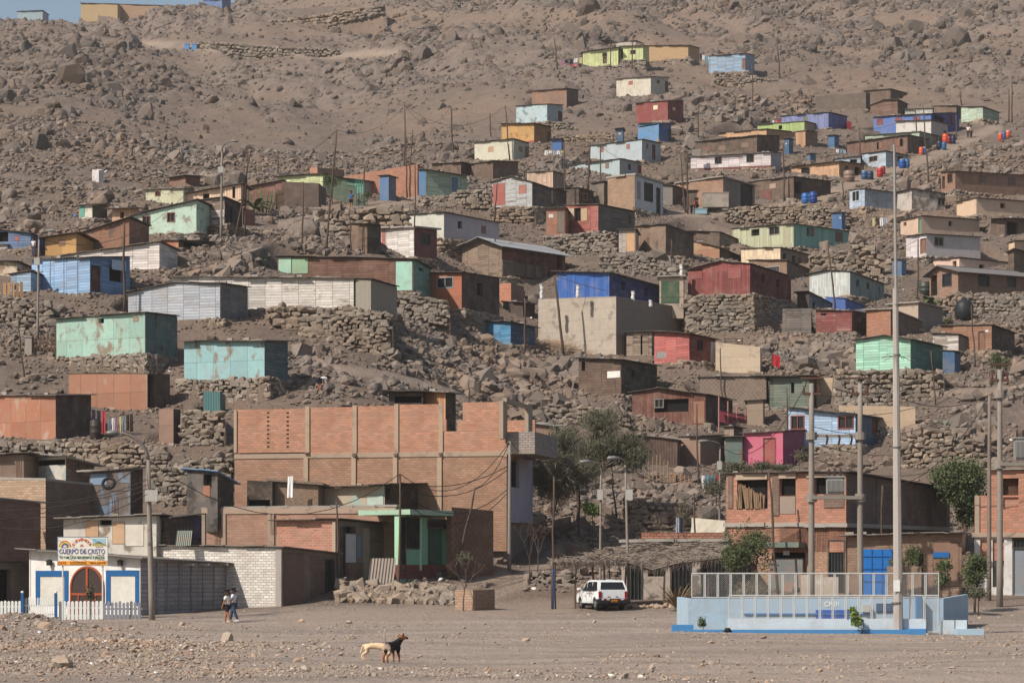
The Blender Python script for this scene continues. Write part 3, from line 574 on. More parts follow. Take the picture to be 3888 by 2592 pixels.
H('H','gate','dark green corrugated gate between rough concrete posts',1800,2005,2012,905,903,904,1130, M('concrete',(176,154,130),.4), D=('a',3.5), dep=.8, rm=CONC, rt=.1, ops=(('p',1815,935,1970,1125,(30,84,52)),), pad=False)
H('G','shack','orange hut with a blue glazed window and a black plank side',1645,1912,2232,312,300,352,612, py_((184,96,54),.15), DKW, D=184, th=28, w=760, roof=2, ops=(('w',1703,345,1836,430,(140,150,150)),('k',2040,395,2090,500)))
H('G','brick_house','unfinished low red brick wall with wooden shutter, above the bright blue hut',2128,2330,2440,395,392,420,560, BRICKO, BRICKD, D=190, roof=0)
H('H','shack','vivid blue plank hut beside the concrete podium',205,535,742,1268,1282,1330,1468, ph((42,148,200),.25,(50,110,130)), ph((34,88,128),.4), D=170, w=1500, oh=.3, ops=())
H('N','shack','dark brown plank shack with a white painted patch and drooping tar roof',665,1027,1332,138,150,202,442, ph((108,82,66),.5,(84,66,56)), ph((66,58,52),.4), D=165, th=34, w=480, ops=(('p',908,240,1026,302,(226,222,214)),('k',1113,230,1143,290),('k',690,160,720,240)), roof=2, oh=.35)
r = H('I','shack','salmon red plank house with striped curtains beside a ladder',-35,262,487,918,935,985,1165, ph((188,86,80),.15,(150,80,76)), ph((130,52,52),.2), D=174, w=1240, oh=.35, ops=(('w',328,985,376,1075,(90,50,50)),('p',443,1000,482,1205,(190,186,190))))
H('H','shack','slatted wooden lean-to at the left end of the salmon red house',1520,1735,1745,1372,1365,1370,1568, ph((170,146,122),.6,(90,74,62)), D=175, dep=2, ops=(('k',1640,1395,1655,1560),))
H('I','concrete_house','pale concrete wall block behind the leaning wooden ladder',485,865,878,1005,1045,1052,1265, M('formed',(206,180,146),.3), D=176, dep=3, roof=0)
# ---- lower right
r = H('N','shack','brown corrugated house with a dark veranda and pink railings',1120,1745,1975,425,445,492,695, pv((120,66,52),.4,(150,100,80)), DKW, D=156, th=24, w=760, peak=(1340,390), ops=(('k',1310,480,1600,590),('w',1315,482,1385,550,(110,106,100)),('p',1640,495,1740,690,(150,96,66))), oh=.25)
H('P','shack','long reed mat shack with rusty sheets above the pink railings',-85,415,430,262,258,262,455, M('reed',(150,126,108)), M('reed',(120,100,86)), D=162, dep=3, roof=2, w=500)
H('P','shack','dark green plank shack with pale battens behind the transformer poles',440,735,850,260,256,300,490, ph((112,128,112),.5,(70,76,66)), BRW, D=162, th=20, w=540, oh=.5, roof=2, ops=(('k',600,300,625,380),))
H('P','shack','little plywood box hut between the railings and the stone wall',270,392,410,440,432,440,620, py_((168,140,114),.4), D=158, dep=2, ops=())
H('P','concrete_house','tan concrete wall with tree shadows behind the light blue house',780,935,950,272,262,268,430, M('formed',(206,176,138),.25), D=171, dep=2, roof=0)
H('P','boundary_wall','long low tan concrete wall right of the transformer poles',960,1535,1545,470,482,486,640, M('formed',(196,164,128),.3), D=166, dep=.4, roof=0)
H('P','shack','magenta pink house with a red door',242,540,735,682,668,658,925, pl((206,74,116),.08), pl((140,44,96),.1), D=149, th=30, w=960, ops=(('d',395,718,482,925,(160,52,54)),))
H('P','shack','teal sheet metal fence hut at the left of the magenta house',105,236,244,716,712,714,925, py_((92,120,112),.6,(140,110,90)), D=149.5, dep=2, ops=())
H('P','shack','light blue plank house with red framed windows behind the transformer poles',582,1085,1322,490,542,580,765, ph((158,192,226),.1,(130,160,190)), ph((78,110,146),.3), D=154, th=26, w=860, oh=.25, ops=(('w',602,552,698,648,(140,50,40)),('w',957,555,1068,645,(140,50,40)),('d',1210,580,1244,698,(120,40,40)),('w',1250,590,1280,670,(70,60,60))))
H('N','shack','dark brown sheet hut behind the feathery grey tree',1120,1505,1515,790,830,832,1060, co((92,66,54),.4), D=146, dep=3, ops=(('p',1190,850,1290,1040,(84,60,50)),))
H('N','shack','rust brown canvas and tin hut left of the teal fence',1508,1700,1905,800,800,790,1040, co((150,112,92),.6,(190,170,150)), M('plaster',(120,98,82),.4), D=147, roof=2, ops=())
# ---- left side
H('W','shack','pale blue box house standing on the crest at the far left',40,98,104,27,25,26,54, co((150,178,190),.3), dep=4, D=560)
H('W','shack','yellow mat house standing on the skyline',186,270,276,8,10,11,37, M('reed',(206,170,110)), dep=4, D=575)
H('W','shack','tan plank house on the skyline right of the yellow one',274,372,382,10,13,14,37, M('reed',(180,140,104)), dep=4, D=575)
H('W','shack','half hidden blue shack on the skyline',466,510,530,2,0,1,12, co((80,120,180),.3), dep=4, D=585)
H('A','outhouse','white cloth latrine tent alone on the bare slope',783,840,880,545,552,548,655, M('plaster',(206,200,200),.25,(170,160,160)), D=262, roof=0, dep=1.5)
H('A','shack','rust red tin hut behind the cream roof',1440,1578,1700,622,600,608,702, co((140,92,74),.4), co((120,76,64),.4), D=250, oh=.4, ops=(('p',1580,625,1612,700,(110,40,50)),))
H('A','shack','small hut with a turquoise door and dark blue tarpaulin, on the left slope',675,785,912,850,845,838,955, pl((200,196,180),.6), BRW, D=213, ops=(('p',676,853,720,952,(60,160,140)),), w=1010)
H('A','shack','small peach hut under an open upper terrace of scrap planks',955,1140,1180,880,876,880,1020, pv((220,170,124),.3), D=207, dep=3, ops=(('k',1020,905,1054,960),), roof=2, oh=.5)
H('A','shack','cream panel shack behind the peach plank house',1240,1560,1600,718,712,716,840, M('ply',(208,208,168),.3,(120,90,70)), D=216, dep=3, ops=(('w',1322,735,1362,770,(150,80,66)),))
H('A','shack','long low shack of new peach coloured planks',1400,2050,2065,790,672,678,850, pv((232,190,152),.12), D=209, dep=3, ops=(('k',1725,750,1780,800),('k',1975,680,2000,790)), oh=.35)
r = H('A','shack','pale mint plastered house with two red framed windows and a sloping roof',1110,1670,1690,944,808,812,1080, pl((182,212,190),.4,(160,160,140)), D=190, dep=5, th=16, w=1140, ops=(('w',1215,945,1275,1018,(120,62,52)),('w',1424,915,1484,988,(120,62,52))), oh=.22, roof=2)
H('A','','',1676,1910,2060,812,788,850,1010, ph((130,104,88),.7,(200,190,184)), DKW, parent=r, D=192, th=24, ops=(('g',1920,855,1975,1010,(60,46,40)),), roof=2, w=1100)
H('A','shack','blue house cut off by the left edge of the photo, above a white one',-90,262,275,1050,1092,1094,1218, ph((88,128,176),.3), D=177, dep=4, ops=(('k',-20,1075,70,1160),('p',125,1110,162,1155,(180,90,86))), w=1290)
H('A','shack','white hut at the left edge below the blue one',-90,62,68,1195,1192,1194,1275, pl((200,192,186),.4), D=171, dep=4)
H('F','shack','cream stained lean-to with a plank fence at the left edge',-60,145,150,-20,-10,-8,110, pl((214,190,160),.6,(160,120,90)), D=160, dep=4)
H('A','shack','ochre yellow shack with a propped shutter',385,650,662,1128,1090,1092,1285, M('ply',(206,150,62),.2,(190,150,60)), D=176, dep=4, ops=(('p',497,1140,555,1195,(150,100,70)),), oh=.4, roof=2)
H('A','shack','low brown plywood and reed shack between the ochre and mint houses',655,1100,1120,1100,960,990,1230, py_((156,104,72),.5,(120,96,80)), D=178, dep=4, th=14, roof=2)
H('A','shack','long white plank house stepping down behind the light blue house',500,1355,1372,1285,1165,1168,1392, ph((226,212,204),.15,(190,170,160)), D=167.5, dep=4, th=12, w=1440, ops=(('k',845,1235,925,1240),), rm=M('corr',(120,104,92),.5))
H('A','shack','rust and yellow lean-to with a black open front beside the boulders',1372,1520,1835,1150,1148,1165,1220, py_((176,92,62),.4,(200,160,80)), DKW, D=172, th=35, roof=2, ops=(('k',1560,1160,1760,1215),))
r = H('F','shack','light blue plank house with a dark red door and propped shutter',270,765,1105,-28,-50,-55,250, ph((132,176,222),.25,(160,170,176)), ph((100,148,198),.15), D=154, th=35, w=300, ops=(('d',778,25,845,238,(96,40,38)),('k',930,38,1048,155)), oh=.22)
H('F','shack','small light blue hut with a scrap plank fence left of the light blue house',90,262,268,95,70,72,240, ph((150,184,214),.4), D=155, dep=3, ops=(('k',100,180,150,225),))
H('F','shack','weathered grey blue plank shack with a bent roofline',1090,1872,2108,250,172,205,468, ph((178,184,194),.45,(150,150,150)), ph((112,116,124),.5), D=157, th=20, w=560, peak=(1480,166), oh=.22)
H('F','shack','turquoise sheet shack with brown weather stains and two small windows',480,1235,1508,476,418,452,768, py_((150,196,178),.4,(158,136,112)), py_((84,120,118),.5,(92,80,72)), D=146, th=24, w=960, oh=.16, ops=(('k',838,466,884,508),('p',1130,458,1178,495,(160,124,100))))
H('G','shack','turquoise shack with strings of lights across its front',-450,235,432,890,884,888,1190, py_((134,186,190),.35,(150,134,112)), ph((70,104,112),.35), D=141, th=24, w=1400, oh=.3)
r = H('G','shack','long brown plank house with mint green painted ends',345,1498,1648,165,190,272,468, ph((122,78,58),.35,(92,70,58)), ph((96,158,142),.25), D=170, th=12, w=640, oh=.25, ops=(('p',346,170,462,310,(160,212,178)),('p',466,180,604,312,(140,184,140)),('p',1349,205,1494,455,(156,216,190)),('k',1545,265,1585,290)))
r = H('W','shack','long whitewashed plank house running above the big stone wall',398,812,820,636,640,640,706, ph((226,216,204),.4,(150,130,114)), D=160, th=10, dep=4, w=745, oh=.25, roof=2)
H('W','','',817,852,856,640,642,644,712, co((156,146,128),.4), parent=r, D=159.5, th=25, dep=4)
r = H('B','shack','white plank hut with red trim, a maroon side and a thick flat roof',1225,1515,1700,1052,1040,1060,1290, ph((226,216,208),.15,(180,120,110)), pl((124,62,58),.1), D=184, th=35, w=1340, rt=.14, rm=CONC, ops=(('g',1567,1092,1644,1185,(70,54,50)),('p',1226,1055,1262,1288,(176,84,74))), oh=.3)
H('B','shack','long corrugated house, white at one end and lilac grey at the other',1325,1760,2228,945,912,1002,1128, co((206,206,190),.25,(170,110,96)), co((176,164,172),.3,(130,110,104)), D=193, th=46, w=1270, ops=(('k',1878,985,1916,1048),('p',2078,1025,2118,1092,(124,80,74))))
H('B','outhouse','tall dark brown plank cabin beside the maroon hut',970,1107,1222,1005,1008,1020,1262, ph((112,86,68),.4,(150,104,72)), ph((70,58,52),.4), D=186, ops=())
H('F','shack','wide rust orange sheet shack with pale scrapes',585,1255,1445,940,938,945,1238, py_((168,106,72),.3,(186,150,124)), py_((90,70,60),.3), D=134, th=24, w=1270, ops=(('k',1258,945,1308,1220),), oh=.02, rt=.03)
H('F','shack','rust brown sheet shack with an outdoor sink, at the left edge',-60,475,775,1125,1126,1120,1490, py_((176,104,66),.35,(198,160,134)), py_((82,64,56),.3), D=128, th=34, w=1560, oh=.22, rm=M('corr',(110,96,88),.4))
H('F','outhouse','tall open topped brown latrine cabin on the rubble bank',1352,1476,1534,1236,1236,1240,1528, py_((142,106,86),.25), py_((70,58,52),.3), D=129.5, roof=0, ops=())
H('F','outhouse','teal corrugated latrine leaning in front of the pale stone wall',1728,1872,1882,1086,1092,1098,1262, co((60,122,124),.1), D=135, dep=1.2, roof=0)
# ---- centre upper
H('B','brick_house','unfinished brick walls rising on the hill behind the green house',618,684,912,530,528,548,640, M('brick',(196,130,104),.3,(170,140,120)), M('brick',(150,110,92),.3), D=243, th=50, roof=0)
H('B','shack','yellow green plank house with a cactus beside it',345,730,918,612,582,630,752, ph((196,206,140),.35), ph((176,202,140),.3), D=232, w=800, oh=.3)
H('B','brick_house','long brick and concrete shell behind the leaning blue cabin',905,1535,1545,608,500,504,778, M('brick',(200,124,92),.5,(178,150,124)), D=228, dep=5, th=16, roof=0, w=815)
H('B','outhouse','leaning blue corrugated cabin at the foot of the brick shell',1214,1290,1352,606,600,618,812, co((70,120,170),.35), co((96,110,124),.4), D=222, ops=())
H('B','shack','dark rusty corrugated enclosure with a tall plank fence',385,695,708,648,662,664,868, co((96,76,66),.5), D=222, dep=3, roof=0, w=890)
H('B','shack','teal doored hut behind the picket gate',905,1080,1150,620,640,650,760, ph((84,150,130),.3), pl((170,160,164),.3), D=228, oh=.3)
H('B','shack','rust red hut and pale tin fence behind the banana plant',130,385,395,690,640,645,820, co((140,84,66),.5,(200,190,190)), D=220, dep=3)
r = H('B','shack','pale green plank house with two blue doors and a tin lean-to',1545,1606,1956,548,550,602,768, co((60,120,168),.2), ph((160,186,160),.35), D=221, th=58, w=850, oh=.25, ops=(('p',1826,612,1878,736,(56,116,156)),))

H('N','shack','low rust stained tin shack above the balcony of the brick building',270,470,500,690,712,716,860, co((150,110,90),.6), D=None, dep=3, roof=2, rm=co((150,160,168),.3))
H('H','shack','dark leaning plank fence shack right of the brown gable house',470,640,740,1110,1120,1130,1240, DKW, DKW, roof=2)
H('I','shack','dark weathered plank wall yard under the maroon house stair',1055,1300,1306,722,716,718,945, GRY, dep=3, roof=0)
H('I','shack','white and grey scrap plank wall right of the weathered yard wall',1375,1498,1502,770,776,778,950, ph((170,156,142),.7,(110,94,82)), dep=3, roof=0)
H('C','shack','patched brown hut squeezed left of the white plank house',1860,1905,1925,1345,1335,1345,1500, BRW, dep=2, roof=2)
H('D','shack','grey tin and plank lean-to between the two brick fronted houses',20,120,250,1010,1020,1060,1190, co((120,112,106),.5), BRW, roof=2)
H('J','shack','cut off light brown hut under a black brush awning at the right edge',2080,2150,2300,1295,1300,1305,1440, py_((150,116,90),.6), DKW, roof=2, oh=.6) if False else None
H('E','shack','brush roofed store with a black open front at the right edge',1960,2080,2300,1300,1298,1302,1445, BRW, py_((120,92,76),.6), roof=2, oh=.5, ops=(('k',2095,1325,2190,1440),))
H('B','shack','brown slatted fence hut behind the pale green house',1660,1905,1985,500,486,500,600, BRW2, DKW, roof=2, dep=3)
H('A','shack','scrap board hut with a dark grille between lamp post and banana plant',1985,2065,2170,860,868,900,1020, BRW, py_((140,70,60),.5), roof=0)
H('N','shack','tarpaulin patched shelter between the dark brown hut and magenta house',1905,1985,2060,720,716,730,880, py_((150,128,108),.6), BRW, roof=2)
H('G','shack','dark slatted hut under the orange house, beside the red brick wall',1900,2090,2190,430,420,440,560, DKW, DKW, roof=2)
AUTO[0] = False
# free standing stone walls: [(x, top row, bottom row)...], distance, stone size
TERR = []; TERRL = []; PENDING = []
def SW(c, pts, label, D=None, size=.36, dd=0):
    q = [(*cv(c, p[0], p[1]), cv(c, 0, p[2])[1]) for p in pts]
    m = q[len(q)//2]; D = float(np.median([Dfun(p[0], p[2]) for p in q]))+.2+dd
    TERR.append((q, D, size)); TERRL.append(label)
SW('G', [(265,590,640),(420,585,790),(560,590,880),(760,600,840),(960,640,830)], 'large stepped boulder wall under the long whitewashed plank house', D=155, size=.5)
SW('G', [(800,700,860),(980,640,1010),(1250,640,1030),(1300,660,1020)], 'bulging dry stone bastion in the middle of the left slope', D=158, size=.36)
SW('K', [(-60,165,260),(300,170,370),(700,180,380),(1100,190,400),(1420,215,400)], 'long stone terrace wall under the rust coloured shacks', D=126, size=.36)
SW('K', [(1290,380,720),(1500,390,720),(1640,330,700),(1970,300,560)], 'rubble bank of stones left of the big brick building', D=123.5, size=.36)
SW('F', [(1545,1240,1560),(1700,1250,1500),(1900,1270,1560)], 'stone heap beside the brown latrine cabin', D=128, size=.36)
SW('F', [(-50,290,420),(100,280,600),(240,300,640),(420,330,470)], 'sloping field of dry stones under the light blue house', D=146, size=.4)
SW('B', [(1540,790,890),(1800,760,890),(1890,720,860),(2150,730,850)], 'low stone wall along the dirt road beside the pale green house', D=214, size=.45)
SW('B', [(700,960,1270),(860,900,1270),(1000,880,1100),(1200,870,1010),(1450,870,1000)], 'dark boulder bank under the upper dirt road', D=196, size=.6)
SW('D', [(560,1210,1290),(820,1190,1370),(1180,1180,1360),(1480,1200,1400),(1620,1240,1400)], 'wide rough stone wall below the barrels', D=240, size=.42)
SW('C', [(880,815,890),(1000,812,900),(1100,870,910)], 'curved stone wall right of the pale blue sheet shack', D=284, size=.4)
SW('C', [(960,930,985),(1150,925,985),(1310,920,985),(1420,930,990)], 'straight low stone wall behind the blue latrine cabin', D=291, size=.4)
SW('D', [(480,50,140),(600,55,170),(820,90,150),(1130,140,190),(1330,210,260)], 'black rock wall trailing down the ridge from the top houses', D=345, size=.5)
SW('I', [(1500,1240,1560),(1700,1250,1560),(1960,1240,1560),(2400,1240,1500)], 'pale stone wall behind the transformer poles', D=167, size=.45)
SW('J', [(1400,680,700),(1620,590,800),(1900,620,760),(2240,620,800)], 'stone terrace wall in front of the brick cottage', D=192, size=.4)
SW('I', [(240,620,900),(400,600,940),(800,600,940)], 'tall pale stone bastion carrying the maroon house', D=186, size=.4)
SW('O', [(1080,130,370),(1250,150,370),(1500,160,370),(1620,180,330)], 'dark stone retaining wall behind the clothesline', D=133, size=.42)
SW('O', [(230,750,830),(340,700,840),(560,735,840),(680,800,840)], 'low stone retaining wall left of the white car', D=117.5, size=.3)
SW('W', [(450,95,115),(540,100,138),(640,108,150),(780,112,128)], 'long low stone wall under the pale track on the far hillside', size=.7)
SW('W', [(535,55,82),(640,46,72),(760,30,58),(880,10,30)], 'stone terrace wall below the skyline mat houses', size=.8)
SW('H', [(370,300,440),(560,300,450),(720,300,440)], 'mud and stone bastion wall beneath the light grey gable shack', size=.4)
SW('H', [(840,560,700),(1100,530,720),(1300,520,720),(1440,560,720)], 'rough stone bank under the red window house', size=.42)
SW('I', [(1290,260,380),(1480,270,420),(1660,260,450),(1850,330,560)], 'boulder bank between the turquoise house and the white gable house', size=.5)
SW('J', [(790,120,300),(960,200,420),(1120,330,520)], 'tumbled boulder bank right of the turquoise house', size=.55)
SW('N', [(420,500,640),(640,520,700),(820,560,760),(1100,640,760)], 'rubble bank of stones above the feathery tree', size=.45)
SW('P', [(1440,700,950),(1700,640,940),(2040,720,900)], 'field of grey broken stones right of the light blue house', size=.42)
SW('G', [(1160,490,620),(1300,490,640),(1560,500,680),(1800,540,740)], 'square cut stone wall below the mint painted house end', size=.42)
SW('H', [(2030,780,900),(1840,740,880),(1640,690,860),(1300,720,860)][::-1], 'rubble of white sacks and stones above the royal blue house', size=.4)
# ---------------------------------------------------------------- terrain
GP = np.concatenate([np.arange(-2600, -500, 70), np.arange(-500, 4400, 9.), np.arange(4400, 6500, 70)])
GD = np.concatenate([np.arange(12, 44, 4), np.arange(44, 104, .6), np.arange(104, 120, .35), np.arange(120, 250, .32), np.arange(250, 340, .6), np.arange(340, 640, 1.3), np.arange(640, 1000, 20.)])
PX, DG = np.meshgrid(GP, GD); XG = (PX-CX)*DG/F
Z = H0(PX, DG)
rk = np.clip(fbm(XG/9, DG/9, 4, 77)*3+.15, 0, 1)*np.clip((DG-125)/15, 0, 1)
fr = np.clip(fbm(XG/30+DG/80, DG/45, 4, 78)*4.5+.32, 0, 1)*np.clip((DG-270)/60, 0, 1)
rk = np.maximum(rk*.6*np.clip((400-DG)/150, .0, 1), fr)
CALM = np.ones(Z.shape)
for g, hasw, kf in PADS:
    Rr = max(g.L, g.R)+11; m = (np.abs(DG-g.D) < Rr+3) & (np.abs(XG-g.P.x) < Rr+3)
    if not m.any(): continue
    c_ = g.P+g.a*g.L/2+g.b*g.R/2; d = np.hypot(XG[m]-c_.x, DG[m]-c_.y)-max(g.L, g.R)/2
    CALM[m] = np.minimum(CALM[m], np.clip((d-3.5)/7, 0, 1))
for (sc, am, sd) in ((2.6, 1.3, 1), (1.2, .6, 2), (6.5, 3.0, 3)):
    d, h = voro(XG/sc+DG/sc*.25, DG/sc*.6, sd)
    m = np.clip((DG-230)/120, 0, 1) if sc > 6 else np.clip((DG-130)/40, .0, 1)
    Z += m*rk*am*np.clip(.75-d, 0, 1)*(.3+h)*CALM
Z += np.clip((DG-120)/20, 0, 1)*(.25*fbm(XG/2.5, DG/2.5, 3, 91))
Z += np.clip((110-DG)/20, 0, 1)*.05*fbm(XG/1.2, DG/1.2, 3, 92)
# spoil heaps in the left foreground
def heap(px, D, rx, ry, h):
    global Z
    x0 = (px-CX)*D/F; q = ((XG-x0)/rx)**2+((DG-D)/ry)**2
    Z += h*np.exp(-q*1.6)*(1+.6*fbm(XG/1.1, DG/1.1, 3, 95))
heap(60, 88, 2.6, 5, .55); heap(-200, 76, 3.2, 8, .7); heap(330, 66, 2.2, 4, .22)
ROADS = [([(1090,2345),(1500,2330),(1900,2310),(2150,2300)],26,1),([(1700,2330),(1850,2260),(2010,2190),(2080,2130),(2130,2060)],30,1),([(1560,2262),(1760,2230),(1900,2180)],18,1),
 ([(1080,850),(1250,805),(1450,775),(1620,752),(1760,742)],13,0),([(2560,812),(2680,812),(2800,800),(2950,785),(3130,755)],12,0),([(3080,760),(3250,690),(3400,640),(3520,600),(3640,545),(3720,510),(3780,480)],18,0),
 ([(2000,1700),(1700,1480),(1450,1420),(1250,1400),(1150,1330)],16,0),([(560,170),(900,185),(1250,210),(1500,200)],14,0),([(3050,1450),(3400,1500),(3800,1480)],12,0)]
RX, RY, RM = [], [], []
ROADM = np.zeros(Z.shape)
YY = YH-(Z-CZ)*F/DG
for pts_, wd_, fl_ in ROADS:
    xs_ = [p[0] for p in pts_]; m_ = (PX >= min(xs_)-30) & (PX <= max(xs_)+30)
    o_ = np.argsort(xs_); yc = np.interp(PX, np.array(xs_)[o_], np.array([p[1] for p in pts_])[o_])
    ROADM = np.maximum(ROADM, np.where(m_, np.clip(1.6-np.abs(YY-yc)/wd_, 0, 1), 0))
TER = []   # terraces behind free standing stone walls: applied here
for (pts, D, dz) in TERR:
    xs = [p[0] for p in pts]; m = (PX >= xs[0]-9) & (PX <= xs[-1]+9)
    zt = CZ+(YH-np.interp(PX, xs, [p[1] for p in pts]))*D/F-.08
    m &= (DG > D+.25) & (DG < D+16)
    Z = np.where(m, np.maximum(Z, zt), Z)
    m2 = (PX >= xs[0]-9) & (PX <= xs[-1]+9) & (DG <= D+.25) & (DG > D-6)
    zb = CZ+(YH-np.interp(PX, xs, [p[2] for p in pts]))*D/F
    Z = np.where(m2, np.minimum(Z, zb+.1+(D-DG)*.0), Z); TM = m2 if len(TER) == 0 else (TM | m2); TER.append(1)
RECT = np.zeros(Z.shape, bool); RECT2 = TM.copy()
for g, hasw, kf in sorted(PADS, key=lambda q: -q[0].D):
    Rr = max(g.L, g.R)+8
    m = (np.abs(DG-g.D) < Rr+6) & (np.abs(XG-g.P.x) < Rr+6)
    if not m.any(): continue
    dx = XG[m]-g.P.x; dy = DG[m]-g.P.y
    u = dx*g.a.x+dy*g.a.y; r = dx*g.b.x+dy*g.b.y
    du = np.maximum(np.maximum(-u, u-g.L), 0); dr = np.maximum(np.maximum(-r, r-g.R), 0)
    d = np.hypot(du, dr); mg = .5; z0 = g.z-.04
    lo = np.where(d < mg, z0, z0-(60 if hasw else kf)*(d-mg)); hi = np.where(d < mg, z0, z0+1.9*(d-mg))
    zz = np.clip(Z[m], lo, hi); Z[m] = zz
    RECT[m] |= d < .3; RECT2[m] |= (d < 3.2) & ((u < 0) | (r < 0))
def gz(X, Y):
    X = np.asarray(X, float); Y = np.asarray(Y, float); px = CX+F*X/Y
    i = np.clip(np.searchsorted(GP, px)-1, 0, len(GP)-2); j = np.clip(np.searchsorted(GD, Y)-1, 0, len(GD)-2)
    t = np.clip((px-GP[i])/(GP[i+1]-GP[i]), 0, 1); s = np.clip((Y-GD[j])/(GD[j+1]-GD[j]), 0, 1)
    return (Z[j,i]*(1-t)+Z[j,i+1]*t)*(1-s)+(Z[j+1,i]*(1-t)+Z[j+1,i+1]*t)*s
def inrect(X, Y):
    px = CX+F*X/Y; i = np.clip(np.searchsorted(GP, px)-1, 0, len(GP)-2); j = np.clip(np.searchsorted(GD, Y)-1, 0, len(GD)-2)
    return RECT[j, i] | (ROADM[j, i] > .45)
def nearhouse(X, Y):
    px = CX+F*X/Y; i = np.clip(np.searchsorted(GP, px)-1, 0, len(GP)-2); j = np.clip(np.searchsorted(GD, Y)-1, 0, len(GD)-2)
    return RECT2[j, i]
def hit(px, py, dmin=40):   # where the line of sight through a picture point meets the finished ground
    D = np.arange(dmin, 640, .2); X = (px-CX)*D/F; z = gz(X, D); r = CZ+(YH-py)*D/F
    i = np.nonzero(z >= r)[0]; d = float(D[i[0]]) if len(i) else 600.
    return Vector(((px-CX)*d/F, d, float(gz((px-CX)*d/F, d))))
ny, nx = Z.shape
V = np.stack([XG, DG, Z], -1).reshape(-1, 3)
idx = np.arange(ny*nx).reshape(ny, nx)
Fc = np.stack([idx[:-1,:-1], idx[:-1,1:], idx[1:,1:], idx[1:,:-1]], -1).reshape(-1, 4)
g_o = npmesh('ground', V, Fc, [GROUND], {'rocky': np.clip(rk*1.2*(1-ROADM), 0, 1).ravel(), 'road': ROADM.ravel()}, smooth=True)
tag(g_o, None, None, kind='structure')

# ---------------------------------------------------------------- rocks
def ico():
    t = (1+5**.5)/2
    v = np.array([(-1,t,0),(1,t,0),(-1,-t,0),(1,-t,0),(0,-1,t),(0,1,t),(0,-1,-t),(0,1,-t),(t,0,-1),(t,0,1),(-t,0,-1),(-t,0,1)], float); v /= np.linalg.norm(v[0])
    f = np.array([(0,11,5),(0,5,1),(0,1,7),(0,7,10),(0,10,11),(1,5,9),(5,11,4),(11,10,2),(10,7,6),(7,1,8),(3,9,4),(3,4,2),(3,2,6),(3,6,8),(3,8,9),(4,9,5),(2,4,11),(6,2,10),(8,6,7),(9,8,1)])
    return v, f
def icosub(v, f):
    v = list(map(tuple, v)); c = {}; nf = []
    def mid(a, b):
        k = (min(a, b), max(a, b))
        if k not in c:
            m = (np.array(v[a])+np.array(v[b])); m /= np.linalg.norm(m); v.append(tuple(m)); c[k] = len(v)-1
        return c[k]
    for a, b, d in f:
        x, y, z = mid(a, b), mid(b, d), mid(d, a); nf += [(a, x, z),(b, y, x),(d, z, y),(x, y, z)]
    return np.array(v), np.array(nf)
I0 = ico(); I1 = icosub(*I0)
BX = (np.array([(-1,-1,-1),(1,-1,-1),(1,1,-1),(-1,1,-1),(-1,-1,1),(1,-1,1),(1,1,1),(-1,1,1),(0,-1.25,0),(0,1.25,0),(-1.2,0,0),(1.2,0,0),(0,0,1.15),(0,0,-1.15)], float)*.8,
      np.array([(0,1,8),(1,5,8),(5,4,8),(4,0,8),(2,3,9),(3,7,9),(7,6,9),(6,2,9),(3,0,10),(0,4,10),(4,7,10),(7,3,10),(1,2,11),(2,6,11),(6,5,11),(5,1,11),(4,5,12),(5,6,12),(6,7,12),(7,4,12),(0,3,13),(3,2,13),(2,1,13),(1,0,13)]))
def templates(base, n, amp, cuts=5):
    out = []
    for k in range(n):
        v = base[0].copy(); v += rng.normal(0, amp, v.shape)
        for _ in range(cuts):
            d = rng.normal(0, 1, 3); d /= np.linalg.norm(d); h = rng.uniform(.45, .8)
            s = v@d; v = v-np.outer(np.maximum(s-h, 0), d)
        out.append(v)
    return np.array(out), base[1]
T1 = templates(I1, 14, .06, 8); T0 = templates(I0, 14, .12, 2); TB = templates(BX, 16, .17, 1)
def bake(name, P, Sz, tem, mat, label=None, cat=None, kind='stuff', tilt=.35, yaw=None, mi=None, mats=None, parent=None):
    """bakes many stones into one mesh: P positions, Sz half-sizes (n,3)"""
    P = np.asarray(P, float); Sz = np.asarray(Sz, float); n = len(P)
    if n == 0: return None
    TV, TF = tem; k = rng.integers(0, len(TV), n)
    v = TV[k]*Sz[:, None, :]
    ya = rng.uniform(0, 6.28, n) if yaw is None else yaw
    c, s = np.cos(ya), np.sin(ya); ax = rng.normal(0, tilt, n); ca, sa = np.cos(ax), np.sin(ax); bx = rng.normal(0, tilt, n); cb, sb = np.cos(bx), np.sin(bx)
    x, y, z = v[..., 0], v[..., 1], v[..., 2]
    y, z = y*ca[:, None]-z*sa[:, None], y*sa[:, None]+z*ca[:, None]
    x, z = x*cb[:, None]+z*sb[:, None], -x*sb[:, None]+z*cb[:, None]
    x, y = x*c[:, None]-y*s[:, None], x*s[:, None]+y*c[:, None]
    V = np.stack([x, y, z], -1)+P[:, None, :]
    nv = TV.shape[1]; Fc = (TF[None]+np.arange(n)[:, None, None]*nv).reshape(-1, 3)
    rv = np.repeat(rng.uniform(0, 1, n), nv)
    m = None if mi is None else np.repeat(mi, len(TF))
    o = npmesh(name, V.reshape(-1, 3), Fc, mats or [mat], {'rv': rv}, mi=m)
    if parent: o.parent = parent
    elif label or kind: tag(o, label, cat, kind=kind)
    return o
def scatter(n, p0, p1, d0, d1, dens=None, bias=1.):
    px = rng.uniform(p0, p1, n); u = rng.uniform(0, 1, n); D = np.sqrt(d0*d0+(d1*d1-d0*d0)*u)
    X = (px-CX)*D/F
    if dens is not None:
        k = rng.uniform(0, 1, n) < dens(X, D); X, D = X[k], D[k]
    k = ~inrect(X, D); return X[k], D[k]
